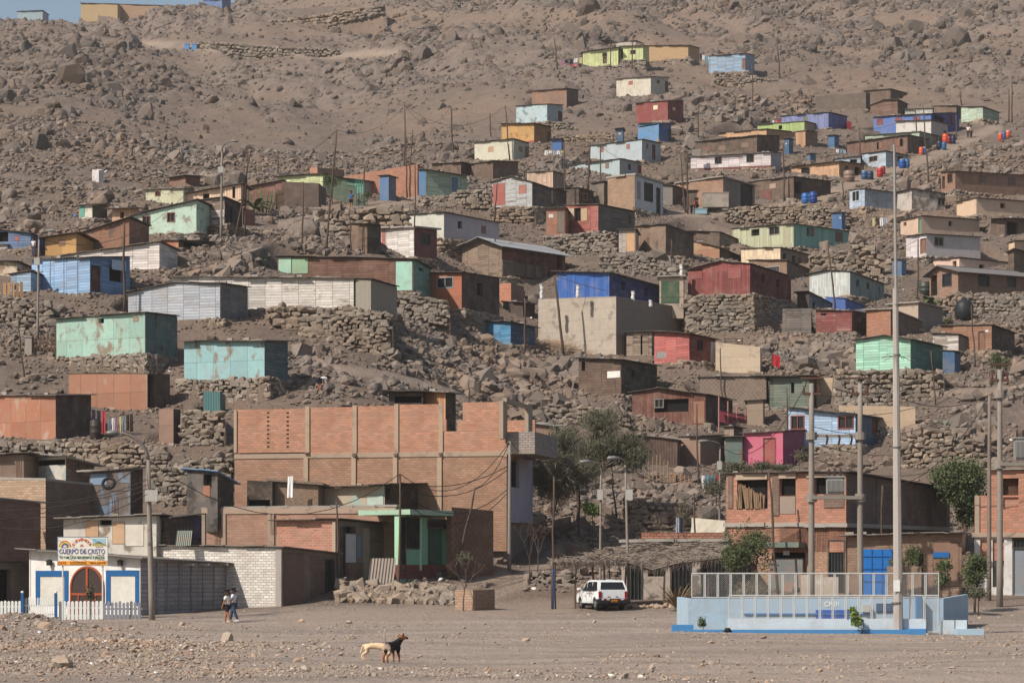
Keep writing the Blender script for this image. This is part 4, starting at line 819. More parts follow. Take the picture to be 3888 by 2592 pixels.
# hill boulders
def OUT(x, y):
    px = CX+F*x/y; g_ = lambda a, b, c, d: np.exp(-((px-a)/b)**2-((y-c)/d)**2)
    return 1.3*(1.6*g_(330,330,390,70)+1.4*g_(100,250,320,50)+1.3*g_(2600,700,560,60)+1.2*g_(3600,500,470,60)+g_(1600,230,430,60)+g_(1700,200,300,20)+g_(3300,600,430,60)+g_(2300,300,480,60)+g_(800,300,540,30))*np.clip(fbm(x/5, y/8, 3, 51)*2.5+.45, 0, 1)
X, D = scatter(118000, -500, 4700, 250, 620, lambda x, y: np.clip(.05+OUT(x, y)+1.0*np.clip(fbm(x/30+y/80, y/45, 4, 78)*3+.25, 0, 1)*(.3+1.5*np.clip(fbm(x/6, y/6, 2, 44)+.3, 0, 1)), 0, 1))
s = rng.lognormal(-1.55, .62, len(X)); s = np.clip(s, .1, 1.5)*(1+.35*(D-260)/360)*(1+.9*np.clip(OUT(X, D), 0, 1)); nh = nearhouse(X, D) & (s > .35); s[nh] *= .4
for nm_, q_, T_ in (('hillside_stones', s < .5, T0), ('hillside_boulders', s >= .5, T1)):
    x_, y_, s_ = X[q_], D[q_], s[q_]
    bake(nm_, np.stack([x_, y_, gz(x_, y_)-s_*.1], -1), np.stack([s_, s_*rng.uniform(.6, 1, len(s_)), s_*rng.uniform(.6, 1.35, len(s_))], -1), T_, ROCKF, 'grey brown '+nm_[9:]+' strewn over the bare upper hillside', nm_[9:], tilt=.5)
# bigger boulders among the houses
X, D = scatter(8200, -500, 4700, 128, 300, lambda x, y: np.clip(fbm(x/9, y/9, 3, 45)*2.5+.3, .03, 1))
s = np.clip(rng.lognormal(-.95, .5, len(X)), .2, 1.5); nh = nearhouse(X, D); s[nh] = np.minimum(s[nh], .16)
bake('boulders', np.stack([X, D, gz(X, D)+s*.15], -1), np.stack([s, s*rng.uniform(.7, 1, len(s)), s*rng.uniform(.6, 1.1, len(s))], -1), T1, ROCK, 'grey boulders lying on the slope between the shacks', 'boulders')
# loose stones
X, D = scatter(108000, -500, 4700, 119, 300, lambda x, y: np.clip(.22+fbm(x/5, y/5, 3, 46)*2.2+.22, .05, 1))
s = np.clip(rng.lognormal(-1.9, .5, len(X)), .06, .5); nh = nearhouse(X, D); s[nh] = np.minimum(s[nh], .13)
LIT = rng.uniform(0, 1, len(X))+(s > .2); bake('loose_stones', np.stack([X, D, gz(X, D)+s*.3], -1), np.stack([s*1.2, s, s*.75], -1), T0, ROCK, cat='stones', mi=np.where(LIT < .006, 1, np.where(LIT < .008, 2, 0)), mats=[ROCK, S((206,202,196), .8, 0, 'litter_white'), S((80,120,170), .8, 0, 'litter_blue')], label='loose stones, scree and bits of litter covering the slope between the shacks')
CL = [('N',0,80,720,700,700,.42),('N',950,520,1480,760,170,.5),('G',1150,720,2200,1330,700,.38),('F',0,420,470,800,350,.36),('J',0,900,800,1300,350,.42),('P',1430,600,2100,950,600,.36),('E',1000,700,1800,1050,450,.42),('C',900,1130,1200,1250,120,.4),
 ('A',1400,1120,2240,1520,500,.5),('B',500,900,1500,1270,450,.55),('O',880,0,1650,360,500,.34),('O',480,340,1050,640,260,.34),('D',1650,1280,2240,1568,260,.45),('I',1300,230,2000,520,420,.45),('I',900,930,1680,1240,420,.42),('H',1300,700,2000,900,220,.42),('K',1290,380,1980,720,500,.3),('J',1700,600,2240,1500,500,.36),('D',100,250,1330,480,350,.5),('G',450,850,900,1400,160,.3)]
cx_, cy_, cz_, cs_ = [], [], [], []
for c_, x0, y0, x1, y1, n_, s0 in CL:
    for _ in range(n_):
        q = hit(*cv(c_, random.uniform(x0, x1), random.uniform(y0, y1)), 118)
        if inrect(q.x, q.y): continue
        s_ = min(.75, random.lognormvariate(math.log(s0*.5), .5))
        if nearhouse(q.x, q.y): s_ = min(s_, .22)
        cx_.append(q.x); cy_.append(q.y); cz_.append(q.z+s_*.25); cs_.append(s_)
cs_ = np.array(cs_); bake('rock_banks', np.stack([cx_, cy_, cz_], -1), np.stack([cs_*1.15, cs_*.9, cs_*.85], -1), TB, ROCK, 'banks of broken angular rock between the terraces', 'rocks')
# gravel on the flat
X, D = scatter(26000, -100, 4000, 45, 112, lambda x, y: np.clip(.35+fbm(x/3, y/6, 3, 47)*1.8, .06, 1))
s = np.clip(rng.lognormal(-3.7, .5, len(X)), .012, .14)
bake('gravel', np.stack([X, D, gz(X, D)+s*.2], -1), np.stack([s*1.2, s, s*.6], -1), T0, RUB, 'small stones scattered over the dusty lot', 'gravel')
# spoil in the left foreground
hx = lambda px, D: (px-CX)*D/F
mats = [RUB, rockmat('brick_bits', (.31,.19,.14), (.28,.19,.145), (.28,.21,.17)), S((214,210,204), .8, 0, 'paper')]
def spoil(n, px, D, rx, ry, s0):
    x = hx(px, D)+rng.normal(0, rx, n); y = D+rng.normal(0, ry, n); y = np.clip(y, 46, 104); s = np.clip(rng.lognormal(math.log(s0), .5, n), .02, .35); return x, y, s
A_ = [spoil(900, 60, 86, 2.2, 3, .035), spoil(1300, -60, 70, 2.6, 6, .036), spoil(2600, 480, 67, 2.4, 3.2, .028), spoil(2600, 250, 55, 2.2, 4, .024), spoil(1100, 900, 50, 3, 1.6, .02), spoil(420, 2000, 47.2, 2.6, .6, .02), spoil(300, 1500, 50, 3.5, 1.3, .018)]
X = np.concatenate([a[0] for a in A_]); Y = np.concatenate([a[1] for a in A_]); s = np.concatenate([a[2] for a in A_])
mi = np.where(rng.uniform(0, 1, len(X)) < .08, 1, 0); mi = np.where(rng.uniform(0, 1, len(X)) < .02, 2, mi)
bake('rubble', np.stack([X, Y, gz(X, Y)+s*.3], -1), np.stack([s*1.3, s, s*.7], -1), T0, RUB, 'spoil of stones, broken brick and litter in the foreground', 'rubble', mi=mi, mats=mats)

# ---------------------------------------------------------------- dry stone walls
def stones_on(path, ztop, zbot, size=.3, batter=.12):
    """path: list of (x,y); ztop, zbot: callables of arc length; returns stone arrays and core quads"""
    P = []; Sz = []; Yw = []; core = []
    acc = 0
    for (x0, y0), (x1, y1) in zip(path[:-1], path[1:]):
        L = math.hypot(x1-x0, y1-y0)
        if L < .05: continue
        ux, uy = (x1-x0)/L, (y1-y0)/L; nx_, ny_ = uy, -ux          # outward normal: right of travel
        if ny_ > 0 and abs(ny_) > .02: nx_, ny_ = -nx_, -ny_
        n = max(1, int(L/.5))
        for k in range(n):
            a = acc+L*k/n; b = acc+L*(k+1)/n
            core.append((x0+ux*L*k/n-nx_*.1, y0+uy*L*k/n-ny_*.1, x0+ux*L*(k+1)/n-nx_*.1, y0+uy*L*(k+1)/n-ny_*.1, zbot(a), ztop(a), zbot(b), ztop(b)))
        t = 0
        cols = int(L/(size*1.15))+1
        for i in range(cols):
            a = min(L, (i+.5)*L/cols); zt = ztop(acc+a); zb = zbot(acc+a); h = zt-zb
            if h < .12: continue
            rows = max(1, int(h/(size*.72)))
            for j in range(rows):
                fz = (j+.5)/rows; off = (0 if j % 2 else .5)*L/cols
                aa = a+off-.25*L/cols+random.uniform(-.1, .1); s_ = size*random.choice((.75, .9, 1, 1, 1.2, 1.5))*.62
                bt = batter*(1-fz)*min(1, h/2)
                P.append((x0+ux*aa+nx_*bt, y0+uy*aa+ny_*bt, zb+h*fz+random.uniform(-.04, .04))); Sz.append((s_*random.uniform(.85, 1.35), size*.5*random.uniform(.8, 1.2), s_*random.uniform(.5, .8)))
                Yw.append(math.atan2(uy, ux)+random.uniform(-.12, .12))
        acc += L
    return P, Sz, Yw, core
def build_wall(label, path, ztop, zbot, size=.32, grp=None, mat=None):
    P, Sz, Yw, core = stones_on(path, ztop, zbot, size)
    if len(P) < 6: return None
    o = bake('dry_stone_wall', P, Sz, TB, mat or WROCK, kind=None, tilt=.1, yaw=np.array(Yw))
    tag(o, label, 'stone wall')
    mb = MB()
    for (xa, ya, xb, yb, ba, ta, bb, tb) in core:
        mb.quad((xa, ya, ba), (xb, yb, bb), (xb, yb, tb-.05), (xa, ya, ta-.05))
    mb.build('earth_core', GROUND, o); return o
for g, label, grp in WALLS:
    if g.D > 500: continue
    o_ = .38; A = g.P-g.b*o_+g.a*(g.L+.2); B_ = g.P-g.b*o_-g.a*o_; C_ = g.P-g.a*o_+g.b*(g.R*.8)
    pts = [(A.x, A.y), (B_.x, B_.y), (C_.x, C_.y)]
    la = math.hypot(A.x-B_.x, A.y-B_.y)
    def xy(s, pts=pts, la=la):
        if s <= la: t = s/la; return pts[0][0]*(1-t)+pts[1][0]*t, pts[0][1]*(1-t)+pts[1][1]*t
        lb = math.hypot(pts[2][0]-pts[1][0], pts[2][1]-pts[1][1]); t = min(1, (s-la)/lb); return pts[1][0]*(1-t)+pts[2][0]*t, pts[1][1]*(1-t)+pts[2][1]*t
    lr = math.hypot(pts[2][0]-pts[1][0], pts[2][1]-pts[1][1])
    def zb(s, g=g, xy=xy, la=la):
        x, y = xy(s); n = -g.b if s <= la else -g.a; q = Vector((x, y, 0))+n*.75
        return min(float(gz(q.x, q.y))-.15, g.z-.05)
    zt = lambda s, g=g: g.z+.06*math.sin(s*2.1)-.02
    lab = 'dry stone wall holding up the '+(label[:1].lower()+label[1:] if label else 'annex')
    if not label: lab = None
    wd = lab
    if lab:
        w_ = lab.split(); wd = ' '.join(w_[:16])
        while wd.split()[-1].strip(',') in ('a','the','with','of','on','and','at','in','above','under','its','by','to','two','behind','beside','below','between'): wd = ' '.join(wd.split()[:-1])
        wd = wd.rstrip(',')
    pb_ = g.z-float(gz(B_.x-g.b.x*.8, B_.y-g.b.y*.8))
    if pb_ > 2.6: print('PEDESTAL %.1f' % pb_, 'D %.0f' % g.D, label)
    if not grp and pb_ < .25: continue
    o = build_wall(wd or 'dry stone footing under the annex', pts, zt, zb, .34 if g.D < 200 else .42)
    if o is not None and not lab: PENDING.append(o)
for (pts, D, dz), label in zip(TERR, TERRL):
    path = [((p[0]-CX)*D/F, D) for p in pts]; ss = [0]
    for a, b in zip(path[:-1], path[1:]): ss.append(ss[-1]+abs(b[0]-a[0]))
    zt = lambda s: float(np.interp(s, ss, [CZ+(YH-p[1])*D/F for p in pts])); zb2 = lambda s: float(np.interp(s, ss, [CZ+(YH-p[2])*D/F-.3 for p in pts]))
    build_wall(label, path, zt, zb2, dz)
# ---------------------------------------------------------------- front row buildings
def FB(root, part, mat, g, face, c, rects, d0, d1, parent=None):
    """boxes laid on a house face, given as picture rectangles of crop c; d0..d1 metres out from the wall"""
    if part in ('column','pilaster','lintel','beam_end','eave_bracket','pillar','batten','corner_board','vent_shade_patch') and len(rects) > 1:
        for r_ in rects: FB(root, part, mat, g, face, c, [r_], d0, d1, parent)
        return
    o = CR[c]; X = lambda x: o[0]+x/o[2]; Y = lambda y: o[1]+y/o[2]; k = Vector((0,0,1)); mb = MB()
    ax = g.a if face == 0 else g.b; n = -(g.b if face == 0 else g.a)
    def al(px):
        t = (px-CX)/F
        return (g.P.x-t*g.D)/(math.cos(g.th)+t*math.sin(g.th)) if face == 0 else (t*g.D-g.P.x)/(math.sin(g.th)-t*math.cos(g.th))
    for (x0, y0, x1, y1) in rects:
        u0, u1 = sorted((al(X(x0)), al(X(x1)))); dm = g.D+(u0+u1)/2*ax.y
        mb.obox(g.P, ax, n, u0, u1, d0, d1, CZ+(YH-Y(y1))*dm/F-g.z, CZ+(YH-Y(y0))*dm/F-g.z)
    return mb.build(part, mat, parent or root)
WHITE = M('plaster', (226,222,216), .1, (190,180,170)); CHBLUE = S((26,84,136), .7, 0, 'blue_paint'); WOODR = S((150,72,40), .6, 0, 'varnished_wood')
# left edge brick buildings
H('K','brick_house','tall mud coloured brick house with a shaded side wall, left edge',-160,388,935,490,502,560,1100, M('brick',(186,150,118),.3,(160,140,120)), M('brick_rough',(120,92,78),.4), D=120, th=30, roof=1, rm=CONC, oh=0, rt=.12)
H('K','brick_house','dark purple brown brick wall house at the left edge, nearest the camera',-420,-200,346,640,640,695,1240, M('brick_rough',(120,84,74),.3), M('brick_rough',(122,84,74),.3), D=114.5, th=38, rm=CONC, rt=.06)  # shaded wall: its shade is put into the dark brick colour
H('K','concrete_house','low dark concrete garage just left of the white church',-300,-150,248,1200,1195,1200,1680, CONC, M('concrete',(104,92,82),.4), D=110, th=34, ops=(('k',-100,1255,95,1670),), rm=ROOFM)
H('K','shack','lean-to of white and orange scrap boards behind the church sign',540,1330,1345,830,800,805,1075, pl((206,196,180),.5,(150,130,110)), D=115, dep=3, roof=2, oh=.35, rm=M('corr',(150,138,126),.5), pad=True,
  ops=(('p',728,840,840,980,(206,156,104)),('k',845,835,950,880),('p',955,848,1060,1040,(206,160,112)),('p',1068,870,1225,1060,(216,204,186))))
H('K','shack','dark scrap hut with a navy cloth wall, left of the long brick wall',1335,1440,1715,830,828,795,1062, BRW, py_((80,66,60),.3,(40,50,90)), D=115.5, dep=3, th=25, roof=2, ops=(('p',1640,800,1712,1000,(46,52,92)),('k',1345,840,1390,940)))
H('K','shack','brown tin and board shed crowned with straw above the left brick house',-60,205,208,290,280,282,505, py_((132,104,86),.5), D=124, dep=4, th=12, roof=2, oh=.4)
H('K','shack','low shed with sagging tin sheets and a pale blue wall on the left brick house',205,560,800,300,308,372,500, pl((186,178,166),.6,(150,176,176)), BRW, D=124, dep=3, roof=2, oh=.45, rm=M('corr',(150,142,134),.4), ops=(('k',280,312,555,372),))
H('K','shack','patchwork cabin of black plastic, blue and brown sheets beside the lamp post',760,1110,1215,432,405,400,600, py_((100,84,74),.5,(110,140,170)), DKW, D=122.5, th=18, roof=2, ops=(('p',765,440,912,540,(110,140,172)),('p',930,520,1135,590,(96,82,72))))
r = H('K','tarpaulin_shelter','torn tent of faded blue sheets on sticks on the rubble bank',1590,1850,1985,420,440,520,740, M('plaster',(96,88,84),.6,(60,56,54)), M('plaster',(60,54,50),.3), D=122, th=30, roof=1, rm=M('plain',(96,140,186),.3), oh=.25, ops=(('k',1730,450,1800,560),('p',1728,540,1790,640,(160,96,60))))
# church
ch = H('K','church','white church hall with blue window frames, arched wooden door and long grey plank side',252,1198,2215,1092,1165,1222,1682, WHITE, ph((150,146,150),.3,(120,110,104)), D=108, th=30, roof=1, rm=M('corr',(132,124,118),.25), oh=.45, cat='church')
g = root_geo[ch.name]
wf = FB(ch, 'window', CHBLUE, g, 0, 'K', [(307,1266,583,1316),(307,1316,343,1560),(550,1316,583,1560)], 0, .04)
FB(ch, 'curtain', M('plain',(206,202,190),.4), g, 0, 'K', [(343,1316,550,1560)], 0, .015, parent=wf)
wf = FB(ch, 'window', CHBLUE, g, 0, 'K', [(905,1262,1190,1312),(905,1312,944,1560),(1153,1312,1190,1560)], 0, .04)
FB(ch, 'curtain', M('plain',(206,202,190),.4), g, 0, 'K', [(944,1312,1153,1560)], 0, .015, parent=wf)
def arch(g, root, c, x0, x1, ytop, ybot, r_out, mat, glass, name='door'):
    o = CR[c]; X = lambda x: o[0]+x/o[2]; Y = lambda y: o[1]+y/o[2]; k = Vector((0,0,1)); n = -g.b
    al = lambda px: (g.P.x-(px-CX)/F*g.D)/(math.cos(g.th)+(px-CX)/F*math.sin(g.th))
    ua, ub = al(X(x1)), al(X(x0)); um = (ua+ub)/2; R = (ub-ua)/2; dm = g.D+um*g.a.y
    zt = CZ+(YH-Y(ytop))*dm/F-g.z; zb = CZ+(YH-Y(ybot))*dm/F-g.z; zc = zt-R
    P = lambda u, z, d: g.P+g.a*u+n*d+k*z
    N = 16; out = [(um+R*math.cos(math.pi*i/N), zc+R*math.sin(math.pi*i/N)) for i in range(N+1)]
    mb = MB()
    for (a_, b_) in zip(out[:-1], out[1:]): mb.quad(P(um, zc, .02), P(a_[0], a_[1], .02), P(b_[0], b_[1], .02), P(um, zc, .02))
    mb.quad(P(ua, zb, .02), P(ub, zb, .02), P(ub, zc, .02), P(ua, zc, .02))
    d = mb.build(name, glass, root)
    fr = MB(); w_ = .09
    inn = [(um+(R-w_)*math.cos(math.pi*i/N), zc+(R-w_)*math.sin(math.pi*i/N)) for i in range(N+1)]
    for i in range(N):
        a_, b_, c2, d2 = out[i], out[i+1], inn[i+1], inn[i]
        fr.quad(P(*a_, .06), P(*b_, .06), P(*c2, .06), P(*d2, .06)); fr.quad(P(*a_, 0), P(*b_, 0), P(*b_, .06), P(*a_, .06))
    for (a_, b_, z0, z1) in ((ua, ua+w_, zb, zc),(ub-w_, ub, zb, zc),(um-.06, um+.06, zb, zc+R-.1),(um-R*.5-.03, um-R*.5+.03, zb, zc-.3),(um+R*.5-.03, um+R*.5+.03, zb, zc-.3)):
        fr.obox(g.P, g.a, n, a_, b_, .021, .058, z0, z1)
    fr.obox(g.P, g.a, n, ua+.09, ub-.09, .021, .05, zc-.34, zc-.24)
    fr.build('frame', mat, d)
arch(g, ch, 'K', 600, 890, 1226, 1672, 0, WOODR, S((60,48,44), .5, 0, 'frosted_glass'))
for x in (437, 1040):
    la = FB(ch, 'wall_lantern', S((40,34,30), .6, 0, 'iron'), g, 0, 'K', [(x-14,1190,x+14,1222),(x-20,1180,x+20,1190),(x-4,1172,x+4,1182)], .08, .24)
FB(ch, 'batten', ph((140,136,140),.3), g, 1, 'K', [(x, 1190+(x-1198)*.03, x+7, 1665) for x in (1325,1420,1520,1620,1720,1815,1915,2020,2120)], 0, .05)
FB(ch, 'eave_bracket', S((206,200,190), .8, 0, 'white_wood'), g, 1, 'K', [(x, 1205, x+10, 1222) for x in (1570,1700,1860,2090)], 0, .5)
FB(ch, 'corner_board', M('plain',(220,214,206),.3), g, 0, 'K', [(252,1095,262,1672),(1186,1170,1196,1672)], 0, .03)
# white brick and garage
b1 = H('M','brick_house','white painted brick house with a brown steel garage door and arched gate',-940,160,622,500,512,562,1032, M('brick',(222,214,204),.15,(180,170,160)), M('concrete',(118,100,86),.4), D=112, th=28, oh=.2, rm=M('corr',(120,108,98),.4),
  ops=(('p',172,560,346,1012,(112,82,66)),('g',528,612,596,1010,(40,46,48))))
FB(b1, 'brick_infill', M('brick_rough',(118,88,70),.4), root_geo[b1.name], 1, 'M', [(400,580,520,1000)], 0, .02)
FB(b1, 'pilaster', CONC, root_geo[b1.name], 0, 'M', [(108,512,158,1032)], 0, .06)
b3 = H('M','brick_house','half finished brick house with a wavy tin roof, open doorway and boarded bay',112,622,1128,284,276,322,848, M('brick',(186,116,88),.3,(200,170,148)), M('concrete',(126,108,94),.35), D=116.5, th=24, oh=.3, roof=2, rm=M('corr',(96,70,60),.5),
  ops=(('k',700,330,785,388),('p',697,392,785,640,(196,190,190)),('p',792,402,832,600,(104,130,156)),('p',890,350,1062,455,(134,106,84)),('p',890,460,1062,650,(140,110,88)),('d',655,340,690,830,(74,58,50))))
g = root_geo[b3.name]
FB(b3, 'brick_parapet', M('brick',(130,96,78),.4), g, 1, 'M', [(702,642,868,845)], 0, .1)
FB(b3, 'column', M('concrete',(160,140,122),.3), g, 1, 'M', [(836,345,884,848),(1066,350,1122,848)], 0, .14)
FB(b3, 'column', M('concrete',(176,150,126),.3), g, 0, 'M', [(594,290,620,848)], 0, .1)
H('L','brick_house','long weathered brick wall building with a concrete cap between church and green house',-300,1352,1380,1085,1066,1068,1480, M('brick',(184,130,104),.45,(190,160,134)), D=121, th=8, dep=7, rm=CONC, rt=.12, oh=.02)
g = [root_geo[k] for k in root_geo][-1]
FB(bpy.data.objects[list(root_geo)[-1]], 'concrete_cap', M('concrete',(178,146,120),.4), g, 0, 'L', [(-300,1070,1350,1118)], 0, .05)
FB(bpy.data.objects[list(root_geo)[-1]], 'pilaster', M('concrete',(170,142,116),.4), g, 0, 'L', [(262,1118,318,1480),(-300,1118,-270,1480),(-130,1118,-95,1480)], 0, .06)
# rooftop shacks
H('L','shack','rooftop hut of black mats with an orange stool before the big brick wall',85,300,305,835,845,846,1060, M('reed',(58,48,42)), D=123, dep=2, th=10, pad=False, roof=0, ops=(('k',100,1000,280,1055),))
H('L','shack','thatch walled rooftop hut with a sagging ridge, middle of the brick wall',308,690,700,850,880,882,1055, M('thatch',(150,118,92)), D=123.2, dep=2, pad=False, rm=M('thatch',(140,116,96)), oh=.3, rt=.12)
H('L','shack','rooftop hut with a dark tin roof and pale mint panel',712,1255,1540,905,880,872,1060, M('plaster',(186,160,130),.5,(170,196,180)), py_((60,48,42),.3), D=123.2, dep=2, th=22, pad=False, roof=2, oh=.5, ops=(('p',1105,960,1250,1055,(176,200,186)),('k',1265,900,1300,1000)))
# green house
gh = H('L','shop','mint green house with a flat projecting roof, barred window and dark gate',1350,1380,1812,1128,1130,1172,1622, pl((150,214,170),.12), pl((104,172,138),.1), D=118.5, th=34, roof=0,  # second green is darker: shade of the front put into the colour
  ops=(('g',1438,1152,1548,1412,(30,36,32)),('g',1392,1155,1430,1600,(36,34,32)),('k',1622,1245,1782,1605),('g',1622,1168,1782,1238,(70,66,60))), band=(70, M('plain',(110,40,38),.2)), rm=CONC)
g = root_geo[gh.name]; mb = MB(); mb.obox(g.P, g.b, -g.a, -.1, g.R+1.3, -2.5, .75, g.hc+.02, g.hc+.28); mb.build('roof', pl((150,190,160),.3), gh)
FB(gh, 'pillar', pl((150,216,172),.1), g, 1, 'L', [(1550,1150,1560,1600),(1786,1180,1810,1600)], 0, .08)  # lit copy of the green: sunlight painted as pale strips
H('L','gate','brown woven mat gate and fence right of the mint green house',1812,1824,2180,1064,1062,1092,1462, M('reed',(150,106,76)), M('reed',(132,94,70)), D=121, th=50, roof=0, dep=.4, cat='gate')
# big brick building
bb = empty('brick_building', W3(1925, 2079, 126), 'two storey unplastered brick building with concrete pilasters, largest in the picture', 'building')
g = frame_geo(890, 1925, 2021, 1555, 1522, 1535, 2079, None, 126, 13, None); root_geo[bb.name] = g; PADS.append((g, False, 1.3)); bb.location = g.P
BB1 = M('brick',(198,130,97),.5,(184,152,126)); BB2 = M('brick',(176,126,96),.6,(160,132,108))
FB(bb, 'upper_wall', BB1, g, 0, 'L', [(-22,232,600,600),(600,215,1003,608),(1003,203,1358,610),(1358,190,1735,605),(1735,415,2292,598),(1920,170,2292,414)], -.2, 0)
FB(bb, 'lower_wall', BB2, g, 0, 'L', [(-22,640,2292,1440)], -.2, -.01)
FB(bb, 'floor_beam', M('concrete',(170,142,116),.45), g, 0, 'L', [(-24,600,2294,640)], -.2, .03)
FB(bb, 'pilaster', M('concrete',(176,148,118),.4), g, 0, 'L', [(582,208,618,600),(985,198,1020,606),(1340,186,1374,606),(1718,180,1752,600),(568,640,606,1000),(975,640,1012,1000),(1328,640,1364,1040),(1704,640,1742,1100),(-24,240,0,600)], .001, .07)
FB(bb, 'beam_end', M('concrete',(110,80,66),.4), g, 0, 'L', [(580,598,616,610),(985,612,1018,632),(1338,610,1370,626),(1720,602,1745,620)], .03, .16)
FB(bb, 'vent_shade_patch', HOLE_SHADE, g, 0, 'L', [(x, y, x+20, y+13) for x, xs in ((255,0),(421,0)) for y in range(255, 560, 36)], .002, .004)  # solid near-black boxes paint the shade of the vent holes
FB(bb, 'rear_wall', BB1, g, 0, 'L', [(1600,255,2292,640),(-20,260,1500,640)], -7.2, -7)
mb = MB(); mb.obox(g.P, g.a, -g.b, 0, g.L, -7, -.2, 5.25, 5.4); mb.build('roof_slab', CONC, bb)
# right hand return with window frame, balcony and lilac wall
LIL = pl((172,162,180),.2,(150,140,150))
FB(bb, 'side_wall', LIL, g, 1, 'N', [(60,990,92,1530),(160,990,275,1530),(92,1232,160,1530)], -.2, 0)
FB(bb, 'side_wall', BB1, g, 1, 'N', [(55,800,165,985),(165,900,270,985)], -.2, 0)
FB(bb, 'window', HOLE_SHADE, g, 1, 'N', [(90,1010,162,1234)], -.3, -.2)  # near-black panel paints the shade inside the window
FB(bb, 'frame', M('concrete',(166,142,116),.35), g, 1, 'N', [(20,500,50,820),(235,520,270,840),(50,500,235,535)], -.2, .02)
mb = MB(); mb.obox(g.P, g.b, -g.a, -.15, 5.6, 0, 1.55, 4.98, 5.2); mb.build('balcony_slab', M('concrete',(150,134,120),.35), bb)
mb = MB(); mb.obox(g.P, g.b, -g.a, -.15, 5.6, 1.4, 1.55, 5.2, 6.15); mb.obox(g.P, g.b, -g.a, -.15, 0, 0, 1.4, 5.2, 6.15); mb.build('balcony_parapet', M('brick',(168,152,144),.3,(120,110,104)), bb)
mb = MB(); mb.obox(g.P, g.b, -g.a, .3, g.R, -4, -.25, -1, 5.0); mb.build('inner_room', M('concrete',(120,104,92),.3), bb)
# rooftop shed behind the big wall
H('L','shack','orange plank cabin under a sagging black tarpaulin behind the big brick wall',1585,1775,1860,85,92,105,245, pv((196,130,76),.35), DKW, D=134.2, dep=2, th=30, roof=2, oh=.4, rm=M('plaster',(84,78,76),.5,(170,164,160)), pad=False)
H('L','tarpaulin_shelter','sagging black tarpaulin awning left of the orange plank cabin',1290,1580,1582,82,90,92,180, M('plaster',(54,48,44),.3), D=134, dep=2, roof=1, oh=.35, rm=M('plaster',(64,58,54),.3), ops=(('k',1340,120,1570,178),), pad=False)
# ---- right front row
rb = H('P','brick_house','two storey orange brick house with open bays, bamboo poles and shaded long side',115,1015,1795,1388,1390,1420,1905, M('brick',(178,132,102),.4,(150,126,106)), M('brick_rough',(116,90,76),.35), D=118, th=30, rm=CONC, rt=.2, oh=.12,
  ops=(('k',457,1520,708,1890),('g',884,1488,1000,1890,(50,52,52)),('k',150,1500,300,1890)))
r2 = H('P','','',115,1015,1795,985,978,1105,1392, M('brick',(188,120,92),.3,(170,134,112)), M('brick_rough',(112,88,76),.35), D=118, th=30, parent=rb, pad=False, rm=M('corr',(70,60,54),.5), roof=2, oh=.25,
  ops=(('k',195,1030,425,1248),('k',516,1022,636,1150),('p',516,1152,636,1290,(150,128,112)),('k',776,1012,1000,1138)))
g = root_geo[rb.name]
FB(rb, 'column', M('brick_rough',(120,92,78),.4), g, 0, 'P', [(128,992,165,1245),(462,978,512,1300),(850,1138,1000,1240)], .01, .05)
FB(rb, 'lintel', M('concrete',(176,150,124),.4), g, 0, 'P', [(190,985,425,1030),(512,980,640,1020),(720,985,1000,1012)], .012, .09)
FB(rb, 'pilaster', M('concrete',(104,88,78),.4), g, 1, 'P', [(x, 1000+(x-1015)*.14, x+10, 1400) for x in (1240,1535,1645,1760)], .0, .05)
mb = MB()
random.seed(3)
def fpt(c, x, y, out=0.):
    X_, Y_ = cv(c, x, y); t = (X_-CX)/F; u = (g.P.x-t*g.D)/(math.cos(g.th)+t*math.sin(g.th)); d = g.D+u*g.a.y
    q = g.P+g.a*u-g.b*out; q.z = CZ+(YH-Y_)*d/F; return q
for i in range(22):
    x = 200+i*9; mb.tube([fpt('P', x+random.uniform(-12,20), 1248, .05), fpt('P', x-26+i*1.5, 1040+i*5+random.uniform(-8,14), -.12)], .03, 5)
mb.build('bamboo_pole_bundle', S((134,108,86), .85, 0, 'bamboo'), rb)
aw = FB(rb, 'shop_awning', M('plaster',(96,116,104),.4), g, 0, 'P', [(455,1500,712,1540)], .05, .9)
FB(rb, 'shop_counter', M('plaster',(104,112,112),.6,(170,120,100)), g, 0, 'P', [(455,1620,705,1900)], .02, .3)
FB(rb, 'notice', S((226,222,214), .8, 0, 'paper'), g, 0, 'P', [(545,1562,592,1596)], .05, .06)
sh = H('Q','shop','low brick shed with a wavy tin roof, bright blue gate and small blue sign',1215,1955,1990,316,298,300,698, M('brick',(156,118,94),.45,(140,118,100)), D=115.6, th=9, dep=4, oh=.4, rm=M('corr',(130,120,114),.4), roof=2,
  ops=(('k',1655,425,1705,690),('p',1765,350,1935,635,(140,100,76))))
g = root_geo[sh.name]
gt = FB(sh, 'gate', S((28,104,176), .55, 0, 'blue_gate_paint'), g, 0, 'Q', [(1308,397,1505,690)], 0, .05)
mb = MB()
FB(sh, 'gate_ribs', S((24,84,150), .55, 0, 'blue_gate_rib'), g, 0, 'Q', [(1308,397,1314,690),(1370,397,1376,690),(1436,397,1442,690),(1499,397,1505,690),(1314,440,1499,446),(1314,520,1499,526),(1314,600,1499,606)], .051, .08, parent=gt)
FB(sh, 'wall_sign', S((30,96,160), .6, 0, 'sign_blue'), g, 0, 'Q', [(1766,415,1870,450)], .06, .09)
FB(sh, 'planter_wall', M('brick',(150,120,98),.5), g, 0, 'Q', [(1470,505,1690,690)], .9, 1.1)
FB(sh, 'porch_wall', M('plaster',(176,156,136),.6,(220,210,196)), g, 0, 'Q', [(920,560,1060,700),(1063,575,1160,700)], .6, .8)
